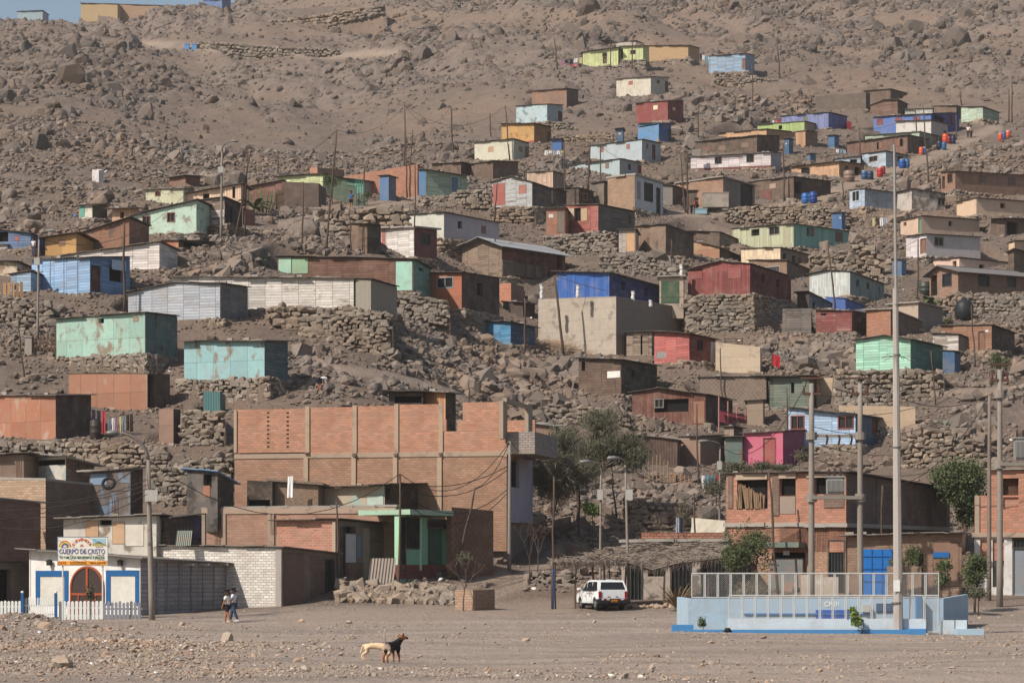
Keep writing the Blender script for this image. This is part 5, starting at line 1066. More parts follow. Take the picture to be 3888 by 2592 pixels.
rr = H('Q','brick_house','corner house cut by the right edge, white pillars below and brick above',2035,2420,2460,325,325,326,700, pl((216,210,204),.15), D=116, th=8, dep=6, rm=M('concrete',(176,150,126),.3), rt=.22, oh=.1,
  ops=(('k',2070,332,2128,560),('k',2150,332,2225,640),('d',2282,390,2400,690,(130,140,150)),('g',2282,332,2400,386,(50,46,44))))
H('Q','','',2036,2420,2460,52,55,56,312, M('brick',(206,128,96),.3,(180,150,126)), D=116.1, th=8, dep=6, parent=rr, pad=False, roof=0, ops=(('k',2218,60,2318,142),))
H('Q','','',2130,2420,2460,-112,-110,-108,58, M('brick',(196,126,96),.3,(180,150,126)), D=116.2, th=8, dep=6, parent=rr, pad=False, rm=CONC, ops=(('k',2216,-60,2318,50),('k',2180,-80,2205,-40)))
g = root_geo[rr.name]
FB(rr, 'column', M('concrete',(168,146,122),.3), g, 0, 'Q', [(2036,52,2064,312)], .1, .16)
# thatch fronted shop
ts = H('O','shop','whitewashed shop with barred openings under a long brush canopy',1030,1922,1965,470,462,470,985, pl((176,160,148),.5,(120,104,92)), D=116, th=9, dep=4, rm=CONC, rt=.15, oh=.1,
  ops=(('g',1108,680,1203,960,(44,60,56)),('k',1252,645,1392,755),('g',1452,600,1616,955,(44,40,38)),('g',1712,610,1918,950,(44,42,40))))
g = root_geo[ts.name]
FB(ts, 'stacked_brick_parapet', M('brick',(168,104,78),.2,(70,50,42)), g, 0, 'O', [(1198,382,1895,455)], -.3, -.02)
# ---------------------------------------------------------------- poles, lamps, wires
def tapered(mb, a, b, r0, r1, seg=8, wob=0):
    n = 5; pts = []
    for i in range(n+1):
        t = i/n; p = Vector(a).lerp(Vector(b), t)
        if wob and 0 < i < n: p += Vector((random.uniform(-wob, wob), random.uniform(-wob, wob), 0))
        pts.append(p)
    mb.tube(pts, [r0+(r1-r0)*i/n for i in range(n+1)], seg)
random.seed(11)
POLES = {}
def pole(key, bx, by, tx, ty, w, label, mat=None, D=None, wob=.06, name='wooden_pole', cat='pole', grp='poles on the hillside'):
    p = hit(bx, by) if D is None else W3(bx, by, D)
    if D is not None: p.z = min(p.z, float(gz(p.x, p.y)))
    top = W3(tx, ty, p.y); s = p.y/F; mb = MB(); r = max(.045, w*s/2)
    tapered(mb, p-Vector((0,0,.3)), top, r*1.3, r*.85, 7, wob)
    o = mb.build(name, mat or WOODP, None, smooth=True); tag(o, label, cat, grp); POLES[key] = top; return o, p, top
LIST = [
('a', 892,902,953,567,6,'leaning dark pole beside the street lamp above the mint plastered house'),('b',928,904,941,553,6,'upright dark pole crossing the leaning one near the banana plant'),
('c',470,1190,472,846,9,'stout pole in front of the right end of the light blue house'),
('d',1238,967,1279,494,7,'tall slanting pole between the rock bank and the yellow green house'),('e',1147,967,1150,690,6,'short pole on the rock bank below the rusty enclosure'),
('f',1546,746,1567,494,5,'right hand pole of the trio before the brick shell'),('g',1536,739,1536,400,5,'tallest pole of the trio before the brick shell'),('h',1547,752,1538,476,5,'middle leaning pole of the trio before the brick shell'),
('i',1576,980,1576,623,5,'pole standing at the corner of the white and maroon hut'),('j',1384,779,1384,630,6,'gate pole beside the man in the blue shirt'),
('k',1720,592,1712,404,6,'lone pole on the bare slope left of the cream board house'),('l',1056,668,1056,576,5,'thin pole behind the yellow green house'),('m',1137,659,1134,596,4,'thinnest pole behind the yellow green house'),
('n',1333,953,1328,793,5,'pole at the left corner of the tall dark brown cabin'),('o',1875,842,1889,686,5,'leaning pole beside the light grey gable shack'),('p',1866,837,1869,708,4,'white post at the corner of the light grey gable shack'),
('q',1937,609,1919,403,5,'pole rising in front of the mustard shack'),('r',1865,537,1861,432,5,'pole left of the mustard shack'),
('s',2117,265,2104,142,5,'leaning pole by the laundry left of the lime yellow shack'),('t',2320,265,2318,158,4,'thin pole before the lime yellow shack'),('u',2400,261,2403,127,4,'thin pole before the lime yellow porch'),
('v',2651,529,2651,399,5,'pole right of the dark red house'),('w',2231,720,2240,540,8,'pale peeled pole in front of the two long pale blue houses'),('x',2279,743,2279,555,5,'dark pole in front of the two long pale blue houses'),
('y',2605,808,2583,578,6,'slanting pole left of the people on the dirt ledge'),('z',2611,812,2609,576,6,'straight pale pole left of the people on the dirt ledge'),
('A',2978,766,2975,545,6,'pole before the dark rambling shack'),('B',2859,420,2855,235,4,'pole on the ridge under the topmost pale blue shack'),('C',2962,299,2951,157,5,'lone pole on the far slope right of the topmost houses'),
('D',3268,625,3264,487,5,'pole rising from the light blue roadside house'),('E',3204,781,3198,690,5,'short pole beside the concrete drum'),
('F',3843,469,3842,312,5,'pale pole at the top of the steep road'),('G',3831,464,3830,339,5,'dark pole at the top of the steep road'),('H',3651,404,3645,346,5,'pole beside the pale green house'),
('I',3484,580,3476,420,5,'pole in front of the bright blue house'),('J',3526,710,3506,406,5,'long leaning pole crossing the steep road'),('K',3631,531,3630,437,5,'porch pole at the right end of the bright blue house'),
('M',2547,1046,2549,910,5,'pole before the tall plywood hut'),('N',2605,1265,2603,1127,6,'pole at the corner where podium and bastion meet'),
('O',2142,1350,2104,1045,9,'long slanting dark pole in front of the concrete podium'),('P',1995,1337,1992,1132,7,'pole in front of the vivid blue hut'),('Q',1988,777,1990,645,6,'pole touching the light grey gable'),
('R',2146,788,2140,545,5,'pole behind the red window house'),('S',3484,1136,3486,908,5,'pole in front of the pinkish white house'),('T',3703,1392,3687,1158,5,'pole in front of the far right brown plank house'),
('U',3553,1537,3535,1332,5,'pole right of the mint green house on bare ground'),('V',2201,2060,2197,1666,6,'grey pole in the feathery tree'),('W',2342,1992,2320,1750,6,'leaning pole between the two street lamps'),
('Y',2654,1845,2646,1532,6,'pole in front of the rust brown canvas hut'),('Z',2643,2268,2637,1871,7,'rusty pole left of the round leafy tree'),
('aa',1511,2258,1519,1798,9,'dark pole standing in front of the mint green house'),('ab',1724,2200,1803,1853,8,'leaning pole right of the mint green house'),('ac',1288,2240,1277,1901,8,'pole at the corner of the boarded bay house'),
('ad',2957,2262,2917,1785,9,'slanting pole before the orange brick house'),('ae',3347,2250,3351,1842,8,'pole before the shaded side of the orange brick house'),('af',95,1435,68,1240,5,'thin post beside the little concrete block, far left'),
('ag',2742,1545,2735,1320,5,'thin pole by the pink railings'),('ah',1780,1530,1781,1440,5,'short post behind the big brick wall'),
('ai',3300,1600,3290,1470,4,'twig thin pole in the light blue yard'),('aj',2990,1700,2986,1470,4,'thin pole in front of the light blue house'),('ak',3357,1540,3352,1440,4,'slim post left of the tall concrete pole'),
]
for q in LIST: pole(*q[:7])
pole('X',3174,1185,3143,921,6,'leaning flagpole with a grey rag below the olive house')
_, p_, t_ = pole('dd',2099,2312,2103,1809,8,'slim pole with a blue painted foot left of the white car', name='painted_pole')
mb = MB(); mb.tube([p_+Vector((0,0,0)), p_+(t_-p_)*.3], .062, 8); o = mb.build('blue_paint', S((40,80,140), .7, 0, 'pole_blue'), _)
CONCP = M('concrete', (134,124,114), .35)
def lamp_post(key, bx, by, tx, ty, hx, hy, w, label, D=None, curve=False):
    p = hit(bx, by) if D is None else W3(bx, by, D)
    p.z = float(gz(p.x, p.y)); top = W3(tx, ty, p.y); s = p.y/F; r = w*s/2
    root = empty('street_lamp', p, label, 'street lamp', 'street lamps')
    mb = MB(); tapered(mb, p-Vector((0,0,.3)), top, r, r*.62, 10); mb.build('pole', CONCP, root, smooth=True)
    hd = W3(hx, hy, p.y); hd.y -= .4; mb = MB(); up = abs(hd.x-top.x)
    pts = [top-Vector((0,0,.1)) if not curve else top]
    for i in range(1, 9):
        t = i/8; a = t*math.pi/2
        pts.append(Vector((top.x+(hd.x-top.x)*(1-math.cos(a)), top.y+(hd.y-top.y)*t, top.z+(hd.z-top.z)*math.sin(a))))
    mb.tube(pts, [r*.6*(1-.35*i/8) for i in range(9)], 8); mb.build('arm', S((120,112,106), .7, 0, 'galvanised'), root, smooth=True)
    dx = 1 if hd.x > top.x else -1; L = .5*min(1.2, s*F/110)
    mb = MB(); mb.tube([hd-Vector((dx*.1,0,0)), hd+Vector((dx*L*.4,0,.02)), hd+Vector((dx*L*.85,0,0)), hd+Vector((dx*L,0,0))], [.05,.095,.09,.04], 10); mb.build('lamp_head', S((120,118,116), .5, .2, 'lamp_housing'), root, smooth=True)
    mb = MB(); mb.box(p.x-r*1.9, p.y-r*2, p.z+(top.z-p.z)*.74, p.x+r*1.9, p.y-r*.9, p.z+(top.z-p.z)*.74+.5); mb.build('meter_box', S((170,166,160), .6, 0, 'grey_box'), root)
    POLES[key] = top; return root
lamp_post('L1', 578,2354, 562,1745, 450,1645, 25, 'nearest concrete street lamp, in front of the long grey church side', curve=True)
lamp_post('L2', 839,909, 843,570, 880,540, 11, 'street lamp on the slope above the mint plastered house')
lamp_post('L3', 142,1304, 148,905, 182,880, 11, 'street lamp in front of the light blue house at the left')
lamp_post('L4', 2278,2262, 2282,1768, 2240,1754, 11, 'left of two street lamps by the feathery tree', D=118)
lamp_post('L5', 2389,2292, 2374,1757, 2345,1740, 13, 'right of two street lamps, its foot among the shop fronts', D=113)
lamp_post('L6', 2731,1990, 2734,1690, 2690,1676, 9, 'street lamp beside the magenta house', D=136)
pole('L8', 1934,2169, 1936,1675, 12, 'grey concrete pole at the right corner of the big brick building', CONCP) if False else pole('L8', 1934,2169,1936,1675,13,'grey concrete pole at the right corner of the big brick building', CONCP, None, 0, 'concrete_pole', 'pole')
# tall mast
p = W3(3411, 2403, 83.6); p.z = float(gz(p.x, p.y)); root = empty('concrete_mast', p, 'tallest concrete mast, tipped by a thin steel pipe, before the blue walled yard', 'mast')
s = 83.6/F; m1 = W3(3400, 1095, 83.6); m2 = W3(3395, 549, 83.6)
mb = MB(); tapered(mb, p-Vector((0,0,.3)), m1, 19*s, 10.5*s, 8); mb.build('pole', M('concrete',(168,158,150),.2), root)
mb = MB(); mb.tube([m1-Vector((-.03,0,1.2)), m2], [.065, .045], 8); mb.build('steel_pipe', S((150,144,138), .5, .3, 'steel'), root)
for yy in (1160, 1350, 1700, 2290):
    q = W3(3405, yy, 83.6); mb = MB(); rr_ = (10.5+(yy-1095)/1300*9)*s+.02; mb.tube([Vector((q.x, q.y, q.z)), Vector((q.x, q.y, q.z+.05))], rr_, 10); mb.build('clamp_band', S((110,104,98), .6, .4, 'band'), root)
mb = MB()
for i in range(14):
    a = random.uniform(0, 6.28); q = W3(3402, 1352, 83.6); mb.tube([q, q+Vector((math.cos(a)*.25, math.sin(a)*.25, -.02)), q+Vector((math.cos(a)*.55, math.sin(a)*.5, random.uniform(-.18, .1)))], .008, 4)
mb.build('wire_tufts', S((96,90,84), .7, 0, 'wire'), root)
mb = MB(); q = W3(3403, 2222, 83.6); mb.box(q.x-.13, q.y-.2, q.z-.2, q.x+.1, q.y-.185, q.z+.2); mb.build('notice', S((220,220,214), .8, 0, 'paper'), root)
# transformer frames
def hframe(xa, xb, ytop, D, label, bar, plat, trafo, by):
    pa = W3(xa, by, D); pb = W3(xb, by, D); root = empty('transformer_frame', Vector(((pa.x+pb.x)/2, D, float(gz((pa.x+pb.x)/2, D)))), label, 'transformer', 'pole mounted transformers')
    s = D/F
    for q in (pa, pb):
        q.z = float(gz(q.x, q.y))-.3; mb = MB(); t = Vector((q.x, q.y, CZ+(YH-ytop)*s)); tapered(mb, q, t, 13*s, 9*s, 10); mb.build('pole', CONCP, root, smooth=True)
        mb = MB(); z = t.z-.55; mb.box(q.x-.42, q.y-.1, z, q.x+.42, q.y+.1, z+.12); mb.box(q.x-.5, q.y-.05, z+.75, q.x+.55, q.y+.05, z+.84)
        mb.build('cross_arm', S((84,60,52), .8, 0, 'cross_arm'), root)
        for dx in (-.35, 0, .35):
            mb = MB(); mb.tube([(q.x+dx, q.y, z+.12+k*.05) for k in range(7)], [.03,.06,.03,.06,.03,.06,.02], 8); mb.build('insulator', S((92,44,38), .3, 0, 'glazed_brown'), root, smooth=True)
    def beam(y, hgt, dep):
        z = CZ+(YH-y)*s; mb = MB(); mb.box(pa.x-.05, D-dep, z-hgt, pb.x+.05, D+dep, z)
        for q in (pa, pb): mb.tube([(q.x, D, z-hgt-.12), (q.x, D, z+.1)], .26, 12)
        return mb.build('beam', CONCP, root)
    beam(bar, .14, .07); beam(plat, .16, .3)
    x0, y0, x1, y1 = trafo; a = W3(x0, y1, D); b = W3(x1, y0, D); mb = MB(); mb.box(a.x+.1, D-.3, a.z, b.x-.1, D+.3, b.z)
    n = 16
    for i in range(n): xx = a.x+(b.x-a.x)*(i+.5)/n; mb.box(xx-.015, D-.42, a.z+.1, xx+.015, D-.3, b.z-.12)
    mb.box(a.x+.02, D-.36, b.z, b.x-.02, D+.36, b.z+.06); tr = mb.build('transformer_tank', S((150,148,144), .5, .1, 'tank_grey'), root)
    for i in range(3):
        xx = a.x+(b.x-a.x)*(i+.7)/3.4; mb = MB(); mb.tube([(xx, D, b.z+.06+k*.06) for k in range(7)], [.04,.07,.04,.07,.04,.06,.02], 8); mb.build('bushing', S((60,44,40), .4, 0, 'bushing'), tr, smooth=True)
    z = CZ+(YH-bar)*s; 
    for i in range(3): mb = MB(); xx = pa.x+(pb.x-pa.x)*(i+1.2)/4; mb.tube([(xx, D-.1, z-.5),(xx+.05, D-.15, z-.2),(xx, D-.1, z-.05)], .05, 6); mb.build('fuse_cutout', S((54,44,40), .6, 0, 'fuse'), root)
    POLES['T'+str(xa)] = W3(xa, ytop-40, D); POLES['U'+str(xa)] = W3(xb, ytop-40, D)
hframe(3081, 3266, 1455, 111, 'twin pole transformer frame in front of the orange brick house', 1648, 1882, (3132,1812,3207,1874), 2290)
hframe(3796, 3960, 1403, 109, 'transformer frame cut by the right edge of the photo', 1490, 1755, (3845,1665,3925,1745), 2320)
pole('rp', 3755,2262,3757,1500,15,'brown round pole left of the right hand transformer frame', M('concrete',(120,104,92),.4), 113, 0, 'utility_pole', 'pole')
# wires
def wire(a, b, sag, r=.018, n=10):
    a = Vector(a); b = Vector(b); mb = MB(); pts = []
    for i in range(n+1):
        t = i/n; p = a.lerp(b, t); p.z -= sag*4*t*(1-t); pts.append(p)
    mb.tube(pts, r, 4, cap=False); return mb
def cable(a, b, sag, label, r=.018):
    A_ = POLES[a] if isinstance(a, str) else W3(*a); B_ = POLES[b] if isinstance(b, str) else W3(*b)
    o = wire(A_, B_, sag, r).build('overhead_cable', S((46,42,40), .7, 0, 'cable'), None); tag(o, label, 'cable', 'overhead cables')
CB = [('L2','b',1.,'cable from the upper left street lamp to the crossed poles'),('b','d',1.6,'cable from the crossed poles to the tall slanting pole'),('d','g',1.2,'cable from the slanting pole to the trio of poles'),('g','q',2.2,'cable from the trio of poles to the mustard shack pole'),
('q','x',1.5,'cable from the mustard shack pole down to the pale blue houses'),('x','y',1.6,'cable from the pale blue houses to the dirt ledge poles'),('y','A',1.2,'cable from the dirt ledge poles past the white plank house'),('A','D',1.4,'cable from the rambling shack pole to the roadside house'),
('D','I',.8,'cable from the roadside house to the bright blue house'),('H','G',1.2,'cable sagging across the far slope to the top of the road'),('L3','L2',3.,'long cable between the two left hillside street lamps'),('v','B',2.,'cable climbing from the dark red house to the ridge'),
('k','g',2.,'cable on the bare slope left of the trio of poles'),('O','N',.6,'cable across the concrete podium'),('S','X',1.2,'cable from the pinkish white house to the flagpole'),
('aa','L8',1.6,'black cable across the big brick wall, upper'),('aa','L1',2.2,'cable from the dark pole to the nearest street lamp'),('L8','V',1.2,'cable from the brick corner into the feathery tree'),('V','L4',.6,'cable between feathery tree and left street lamp'),('L4','L5',.3,'short cable between the two street lamps'),
('L5','L6',1.5,'cable from the right street lamp to the magenta house lamp'),('L6','Z',1.2,'cable from the magenta house lamp to the rusty pole'),('L6','T3081',1.8,'cable from the magenta house lamp to the transformer frame'),('U3081','rp',1.,'upper cable between the two transformer frames'),('ae','rp',1.2,'cable from the shaded brick side to the brown round pole'),
('dd','V',.8,'cable from the blue footed pole to the feathery tree'),('dd','Z',1.8,'cable over the brush canopy'),('L1',(-200,1960,96),1.,'cable leaving the nearest street lamp to the left, upper'),('ab','L8',.5,'cable from the leaning pole to the brick corner pole')]
for c_ in CB: cable(*c_[:4])
for i, (ya, yb) in enumerate(((1900,1925),(1915,1945),(1880,1840),(1935,1945))):
    o = wire(W3(560, ya-60, 101), W3(-200, yb, 104+i), .5+.2*i, .014).build('overhead_cable', S((46,42,40), .7, 0, 'cable'), None); tag(o, ['highest','second','third','lowest'][i]+' of four thin cables running left from the lamp post box', 'cable', 'overhead cables')
    o = wire(W3(1517, 1830+i*18, POLES['aa'].y), W3(1925, 1770+i*14+(60 if i > 1 else 0), 124), .55+.3*i, .02).build('overhead_cable', S((40,36,34), .7, 0, 'cable'), None); tag(o, ['highest','second','third','lowest'][i]+' of four cables before the big brick wall', 'cable', 'overhead cables')
for i in range(5):
    o = wire(W3(3090, 1500+i*60, 111), W3(3600+40*i, 1400+i*70, 150), .6+.2*i, .016).build('overhead_cable', S((60,56,52), .7, 0, 'cable'), None); tag(o, ['highest','second','third','fourth','lowest'][i]+' of five thin cables fanning right from the transformer frame', 'cable', 'overhead cables')

# ---------------------------------------------------------------- church sign
def text(body, size, loc, mat, name, parent, bold=0, ax='C', rz=0, ext=.004, fit=None):
    cu = bpy.data.curves.new(name, 'FONT'); cu.body = body; cu.size = size; cu.align_x = 'CENTER'; cu.align_y = 'CENTER'; cu.extrude = ext; cu.offset = bold
    to = bpy.data.objects.new(name, cu); COL.objects.link(to)
    dg = bpy.context.evaluated_depsgraph_get(); dg.update(); me = bpy.data.meshes.new_from_object(to.evaluated_get(dg)); bpy.data.objects.remove(to)
    o = bpy.data.objects.new(name, me); COL.objects.link(o); me.materials.clear(); me.materials.append(mat)
    if fit:
        xs = [v.co.x for v in me.vertices]; w0 = max(xs)-min(xs); k_ = fit/w0
        for v in me.vertices: v.co.x *= k_
    o.parent = parent; wm = parent.matrix_basis if parent.parent is None else Matrix.Identity(4)
    o.matrix_parent_inverse = wm.inverted(); o.location = loc; o.rotation_euler = (math.radians(90), rz, 0)
    return o, me
D_ = 104.3; s = D_/F; a = W3(*cv('K', 493, 1220), D_); b = W3(*cv('K', 915, 982), D_)
p = Vector(((a.x+b.x)/2, D_, 0)); sg = empty('church_sign', p, 'painted church sign board on two posts reading CUERPO DE CRISTO', 'sign')
for x in (532, 872):
    q = W3(*cv('K', x, 1200), D_); mb = MB(); mb.tube([(q.x, D_+.05, -.1), (q.x, D_+.05, q.z+.7)], .035, 8); mb.build('post', S((206,204,198), .6, 0, 'white_post'), sg)
mb = MB(); mb.box(a.x, D_-.02, a.z, b.x, D_+.015, b.z); board = mb.build('board', S((222,216,204), .7, 0, 'sign_white'), sg)
mb = MB(); e = .025
for (x0, z0, x1, z1) in ((a.x-e, a.z-e, b.x+e, a.z),(a.x-e, b.z, b.x+e, b.z+e),(a.x-e, a.z, a.x, b.z),(b.x, a.z, b.x+e, b.z)): mb.box(x0, D_-.03, z0, x1, D_+.02, z1)
mb.build('frame', S((110,140,160), .6, 0, 'sign_edge'), sg)
def SP(x, y, d=.03): q = W3(*cv('K', x, y), D_); return Vector((q.x, D_-d, q.z))
def sbox(x0, y0, x1, y1, c, name, d=.024):
    A2 = SP(x0, y1); B2 = SP(x1, y0); mb = MB(); mb.box(A2.x, D_-d, A2.z, B2.x, D_-.019, B2.z); return mb.build(name, S(c, .7, 0, 'sign_paint'), board)
sbox(494,1184,913,1219,(232,160,48),'orange_strip'); px = 1/2.24*s
mt = lambda c: S(c, .7, 0, 'letter_paint')
text('CUERPO DE CRISTO', 56*px*1.05, SP(699,1105), mt((40,66,130)), 'title_lettering', board, .001, fit=388*px)
text('YO Y MI CASA SERVIREMOS A JEHOVA', 32*px, SP(698,1155), mt((50,110,80)), 'verse_lettering', board, .002, fit=386*px)
text('AL', 26*px, SP(697,1052), mt((190,80,40)), 'small_lettering', board, .003)
text('CULTOS', 32*px, SP(530,1201), mt((176,70,40)), 'service_lettering', board, .003, fit=68*px)
text('7:00 A 9:00 PM', 26*px, SP(830,1201), mt((150,60,40)), 'time_lettering', board, .002, fit=135*px)
text('MARTES JUEVES VIERNES', 13*px, SP(665,1195), mt((150,90,50)), 'small_lettering', board, .001)
text('SABADO DOMINGO DE', 13*px, SP(665,1209), mt((150,90,50)), 'small_lettering', board, .001)
text('Genesis 9:13', 12*px, SP(550,1068), mt((150,90,70)), 'small_lettering', board); text('Exodo 3:14', 13*px, SP(845,1064), mt((150,90,70)), 'small_lettering', board)
text('Galatas 3:28', 12*px, SP(855,1133), mt((150,90,70)), 'small_lettering', board); text('Josue 24:15', 12*px, SP(858,1172), mt((150,90,70)), 'small_lettering', board)
word = 'BIENVENIDOS'
for i, chh in enumerate(word):
    t = (i-5)/5; an = t*1.0
    text(chh, 34*px, SP(697+86*math.sin(an), 1098-95*math.cos(an)+(0)), mt((196,84,40)), 'welcome_letter', board, .002, rz=an*.85)
for k, c in enumerate(((190,60,60),(226,150,60),(230,210,90),(90,150,90),(70,110,170),(110,80,150))):
    mb = MB(); r1 = 52-k*6; r0 = r1-6; N = 14
    for i in range(N):
        a0 = math.pi*i/N; a1 = math.pi*(i+1)/N; f = lambda r, a_: SP(553+r*math.cos(a_), 1066-r*1.05*math.sin(a_), .024)
        mb.quad(f(r0, a0), f(r1, a0), f(r1, a1), f(r0, a1))
    mb.build('rainbow_band', S(c, .7, 0, 'rainbow'), board)
sbox(786,992,901,1056,(150,186,200),'landscape_panel'); sbox(786,1036,901,1056,(170,160,90),'landscape_field', .026)
mb = MB(); mb.tri(SP(800,1037,.027), SP(880,1037,.027), SP(842,1014,.027)); mb.build('landscape_hill', S((110,120,110), .8, 0, 'hill_paint'), board)

# ---------------------------------------------------------------- picket fence
FD = 105.2; PW = S((216,216,212), .7, 0, 'picket_white')
def fence(x0, x1, yt, gap, wd, label, mat, rails, jit=.01, bott=1672):
    A2 = W3(*cv('K', x0, yt), FD); B2 = W3(*cv('K', x1, yt), FD); root = empty('picket_fence', Vector((A2.x, FD, 0)), label, 'fence', 'picket fence pieces before the church')
    x = A2.x; mb = MB()
    while x < B2.x-wd:
        h = A2.z+random.uniform(-jit, jit); z0 = .05; mb.hexa([Vector(v) for v in ((x,FD,z0),(x+wd,FD,z0),(x+wd,FD+.02,z0),(x,FD+.02,z0),(x,FD,h-.05),(x+wd,FD,h-.05),(x+wd,FD+.02,h-.05),(x,FD+.02,h-.05))])
        mb.tri((x,FD,h-.05),(x+wd,FD,h-.05),(x+wd/2,FD+.01,h)); x += gap
    mb.build('pickets', mat, root); mb = MB()
    for z in rails: mb.box(A2.x, FD+.021, z, B2.x, FD+.06, z+.07)
    mb.build('rail', mat, root)
fence(-60,180,1520,.16,.12,'white picket fence piece at the left edge', PW, (.25,.6)); fence(196,468,1492,.105,.055,'white picket gate between the two blue posts', PW, (.25,.65))
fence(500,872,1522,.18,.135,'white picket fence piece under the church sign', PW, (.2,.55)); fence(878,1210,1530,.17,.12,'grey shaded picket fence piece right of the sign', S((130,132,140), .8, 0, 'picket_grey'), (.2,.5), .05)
for x, lb in ((190,'blue fence post with a white ball, left'),(475,'blue fence post with a white ball, beside the sign')):
    q = W3(*cv('K', x, 1460), FD-.1); r_ = empty('fence_post', Vector((q.x, q.y, 0)), lb, 'post', 'blue fence posts'); mb = MB(); mb.box(q.x-.06, q.y-.06, -.1, q.x+.06, q.y+.06, q.z); mb.build('shaft', CHBLUE, r_)
    mb = MB(); mb.tube([(q.x, q.y, q.z+.12*t) for t in (0,.15,.4,.7,.9,1)], [.02,.055,.075,.065,.035,.005], 10); mb.build('ball', PW, r_, smooth=True)

# ---------------------------------------------------------------- blue walled pump yard
LB = M('plaster', (152,186,210), .12, (214,206,190)); LB2 = M('plaster',(196,210,218),.15,(220,214,200)); SB = S((70,128,178), .7, 0, 'kerb_blue'); PIPE = S((196,194,190), .5, .2, 'white_pipe')
yd = empty('pump_yard', W3(3000, 2397, 85.5), 'pale blue walled pump yard with white mesh fences and the mark CP-01', 'yard'); yd.location.z = 0
QP = lambda x, y, D: W3(*cv('Q', x, y), D)
def qbox(part, mat, x0, x1, y0, y1, D, th, parent=yd, z0=None, build=True):
    a = QP(x0, y1, D); b = QP(x1, y0, D); mb = MB(); mb.box(a.x, D, a.z if z0 is None else z0, b.x, D+th, b.z); return mb.build(part, mat, parent)
BD, FDD = 85.5, 83.7
bw = qbox('back_wall', LB, 192, 1808, 712, 930, BD, .15, z0=-.2)
qbox('coping', LB2, 448, 1722, 846, 925, FDD, .15, z0=-.2)
qbox('kerb', SB, 88, 1720, 914, 940, FDD-.45, .3, z0=-.1)
qbox('kerb', SB, 1590, 1722, 908, 930, FDD-.2, .19, z0=-.1); qbox('kerb', LB, 1920, 2095, 910, 935, FDD, .8, z0=-.1)
qbox('bench', SB, 88, 226, 882, 922, FDD+.1, .4, z0=-.1)
qbox('low_wall', LB2, 1813, 1985, 852, 922, FDD+.6, .2, z0=-.2)
qbox('bench_rail', S((60,110,160), .6, 0, 'rail_blue'), 550, 1360, 808, 817, BD-.06, .05); 
w1 = qbox('window', S((14,74,166), .4, 0, 'deep_blue'), 1012, 1238, 786, 846, BD-.03, .03)
for x in (1052, 1124, 1138, 1210): qbox('frame', S((90,140,190), .6, 0, 'frame_blue'), x, x+5, 786, 846, BD-.05, .019, parent=w1)
w1 = qbox('window', S((40,56,84), .4, 0, 'louvre_dark'), 1402, 1520, 745, 805, BD-.03, .03)
for y in (757, 770, 783): qbox('frame', S((90,140,190), .6, 0, 'frame_blue'), 1402, 1520, y, y+3, BD-.045, .014, parent=w1)
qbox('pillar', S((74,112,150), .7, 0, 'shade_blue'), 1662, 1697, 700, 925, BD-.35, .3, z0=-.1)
mb_ = MB(); q = QP(1332, 776, BD); mb_.box(q.x-.13, BD-.2, q.z-.13, q.x+.13, BD, q.z+.13); mb_.build('meter_box', S((176,174,170), .5, 0, 'meter'), yd)
t_, _m = text('CP-01', 44/1.6945*BD/F, QP(1117, 750, BD)-Vector((0,.012,0)), S((232,232,228), .7, 0, 'white_letter'), 'lettering', yd, .004, fit=.52)
a = QP(1807, 712, BD); rb_ = Vector((a.x+3.2, BD+12, .9)); mb = MB()
mb.hexa([Vector((a.x, BD+.01, -.3)), Vector((a.x+.15, BD+.01, -.3)), Vector((rb_.x+.15, rb_.y, -.3)), Vector((rb_.x, rb_.y, -.3)), Vector((a.x, BD+.01, a.z-.002)), Vector((a.x+.15, BD+.01, a.z-.002)), Vector((rb_.x+.15, rb_.y, 1.25)), Vector((rb_.x, rb_.y, 1.25))]); mb.build('side_wall', LB, yd)
a0 = QP(193, 712, BD); mb = MB(); mb.box(a0.x+.002, BD+.151, -.2, a0.x+.15, BD+6, a0.z-.004); mb.build('side_wall', LB, yd)
def mesh_fence(x0, x1, y0, y1, D, step, part='mesh_fence'):
    a = QP(x0, y1, D); b = QP(x1, y0, D); mb = MB(); r = .018
    mb.tube([(a.x, D, b.z), (b.x, D, b.z)], .025, 6); mb.tube([(a.x, D, a.z+.01), (b.x, D, a.z+.01)], r, 6)
    n = round((b.x-a.x)/step)
    for i in range(n+1):
        x = a.x+(b.x-a.x)*i/n
        for dx in ((-.025, .025) if 0 < i < n else (0,)): mb.tube([(x+dx, D, a.z), (x+dx, D, b.z)], r, 6)
    fr = mb.build(part, PIPE, yd); h = b.z-a.z; mb = MB(); g_ = .075; w_ = .0012
    k = int((b.x-a.x+h)/g_)
    for i in range(k):
        for sgn in (1, -1):
            c0 = a.x-h+i*g_ if sgn > 0 else a.x+i*g_
            xs0, xs1 = (c0, c0+h) if sgn > 0 else (c0, c0-h); z0, z1 = a.z, b.z
            t0, t1 = 0., 1.
            dx = xs1-xs0
            for lim, s_ in ((a.x, 1), (b.x, -1)):
                v0, v1 = (xs0-lim)*s_, (xs1-lim)*s_
                if v0 < 0 and v1 < 0: t0 = 2
                elif v0 < 0: t0 = max(t0, v0/(v0-v1))
                elif v1 < 0: t1 = min(t1, v0/(v0-v1))
            if t0 >= t1: continue
            p0 = Vector((xs0+dx*t0, D, z0+(z1-z0)*t0)); p1 = Vector((xs0+dx*t1, D, z0+(z1-z0)*t1)); o_ = Vector((w_, 0, -w_*sgn))
            mb.quad(p0-o_, p1-o_, p1+o_, p0+o_)
    mb.build('chain_link', PIPE, fr)
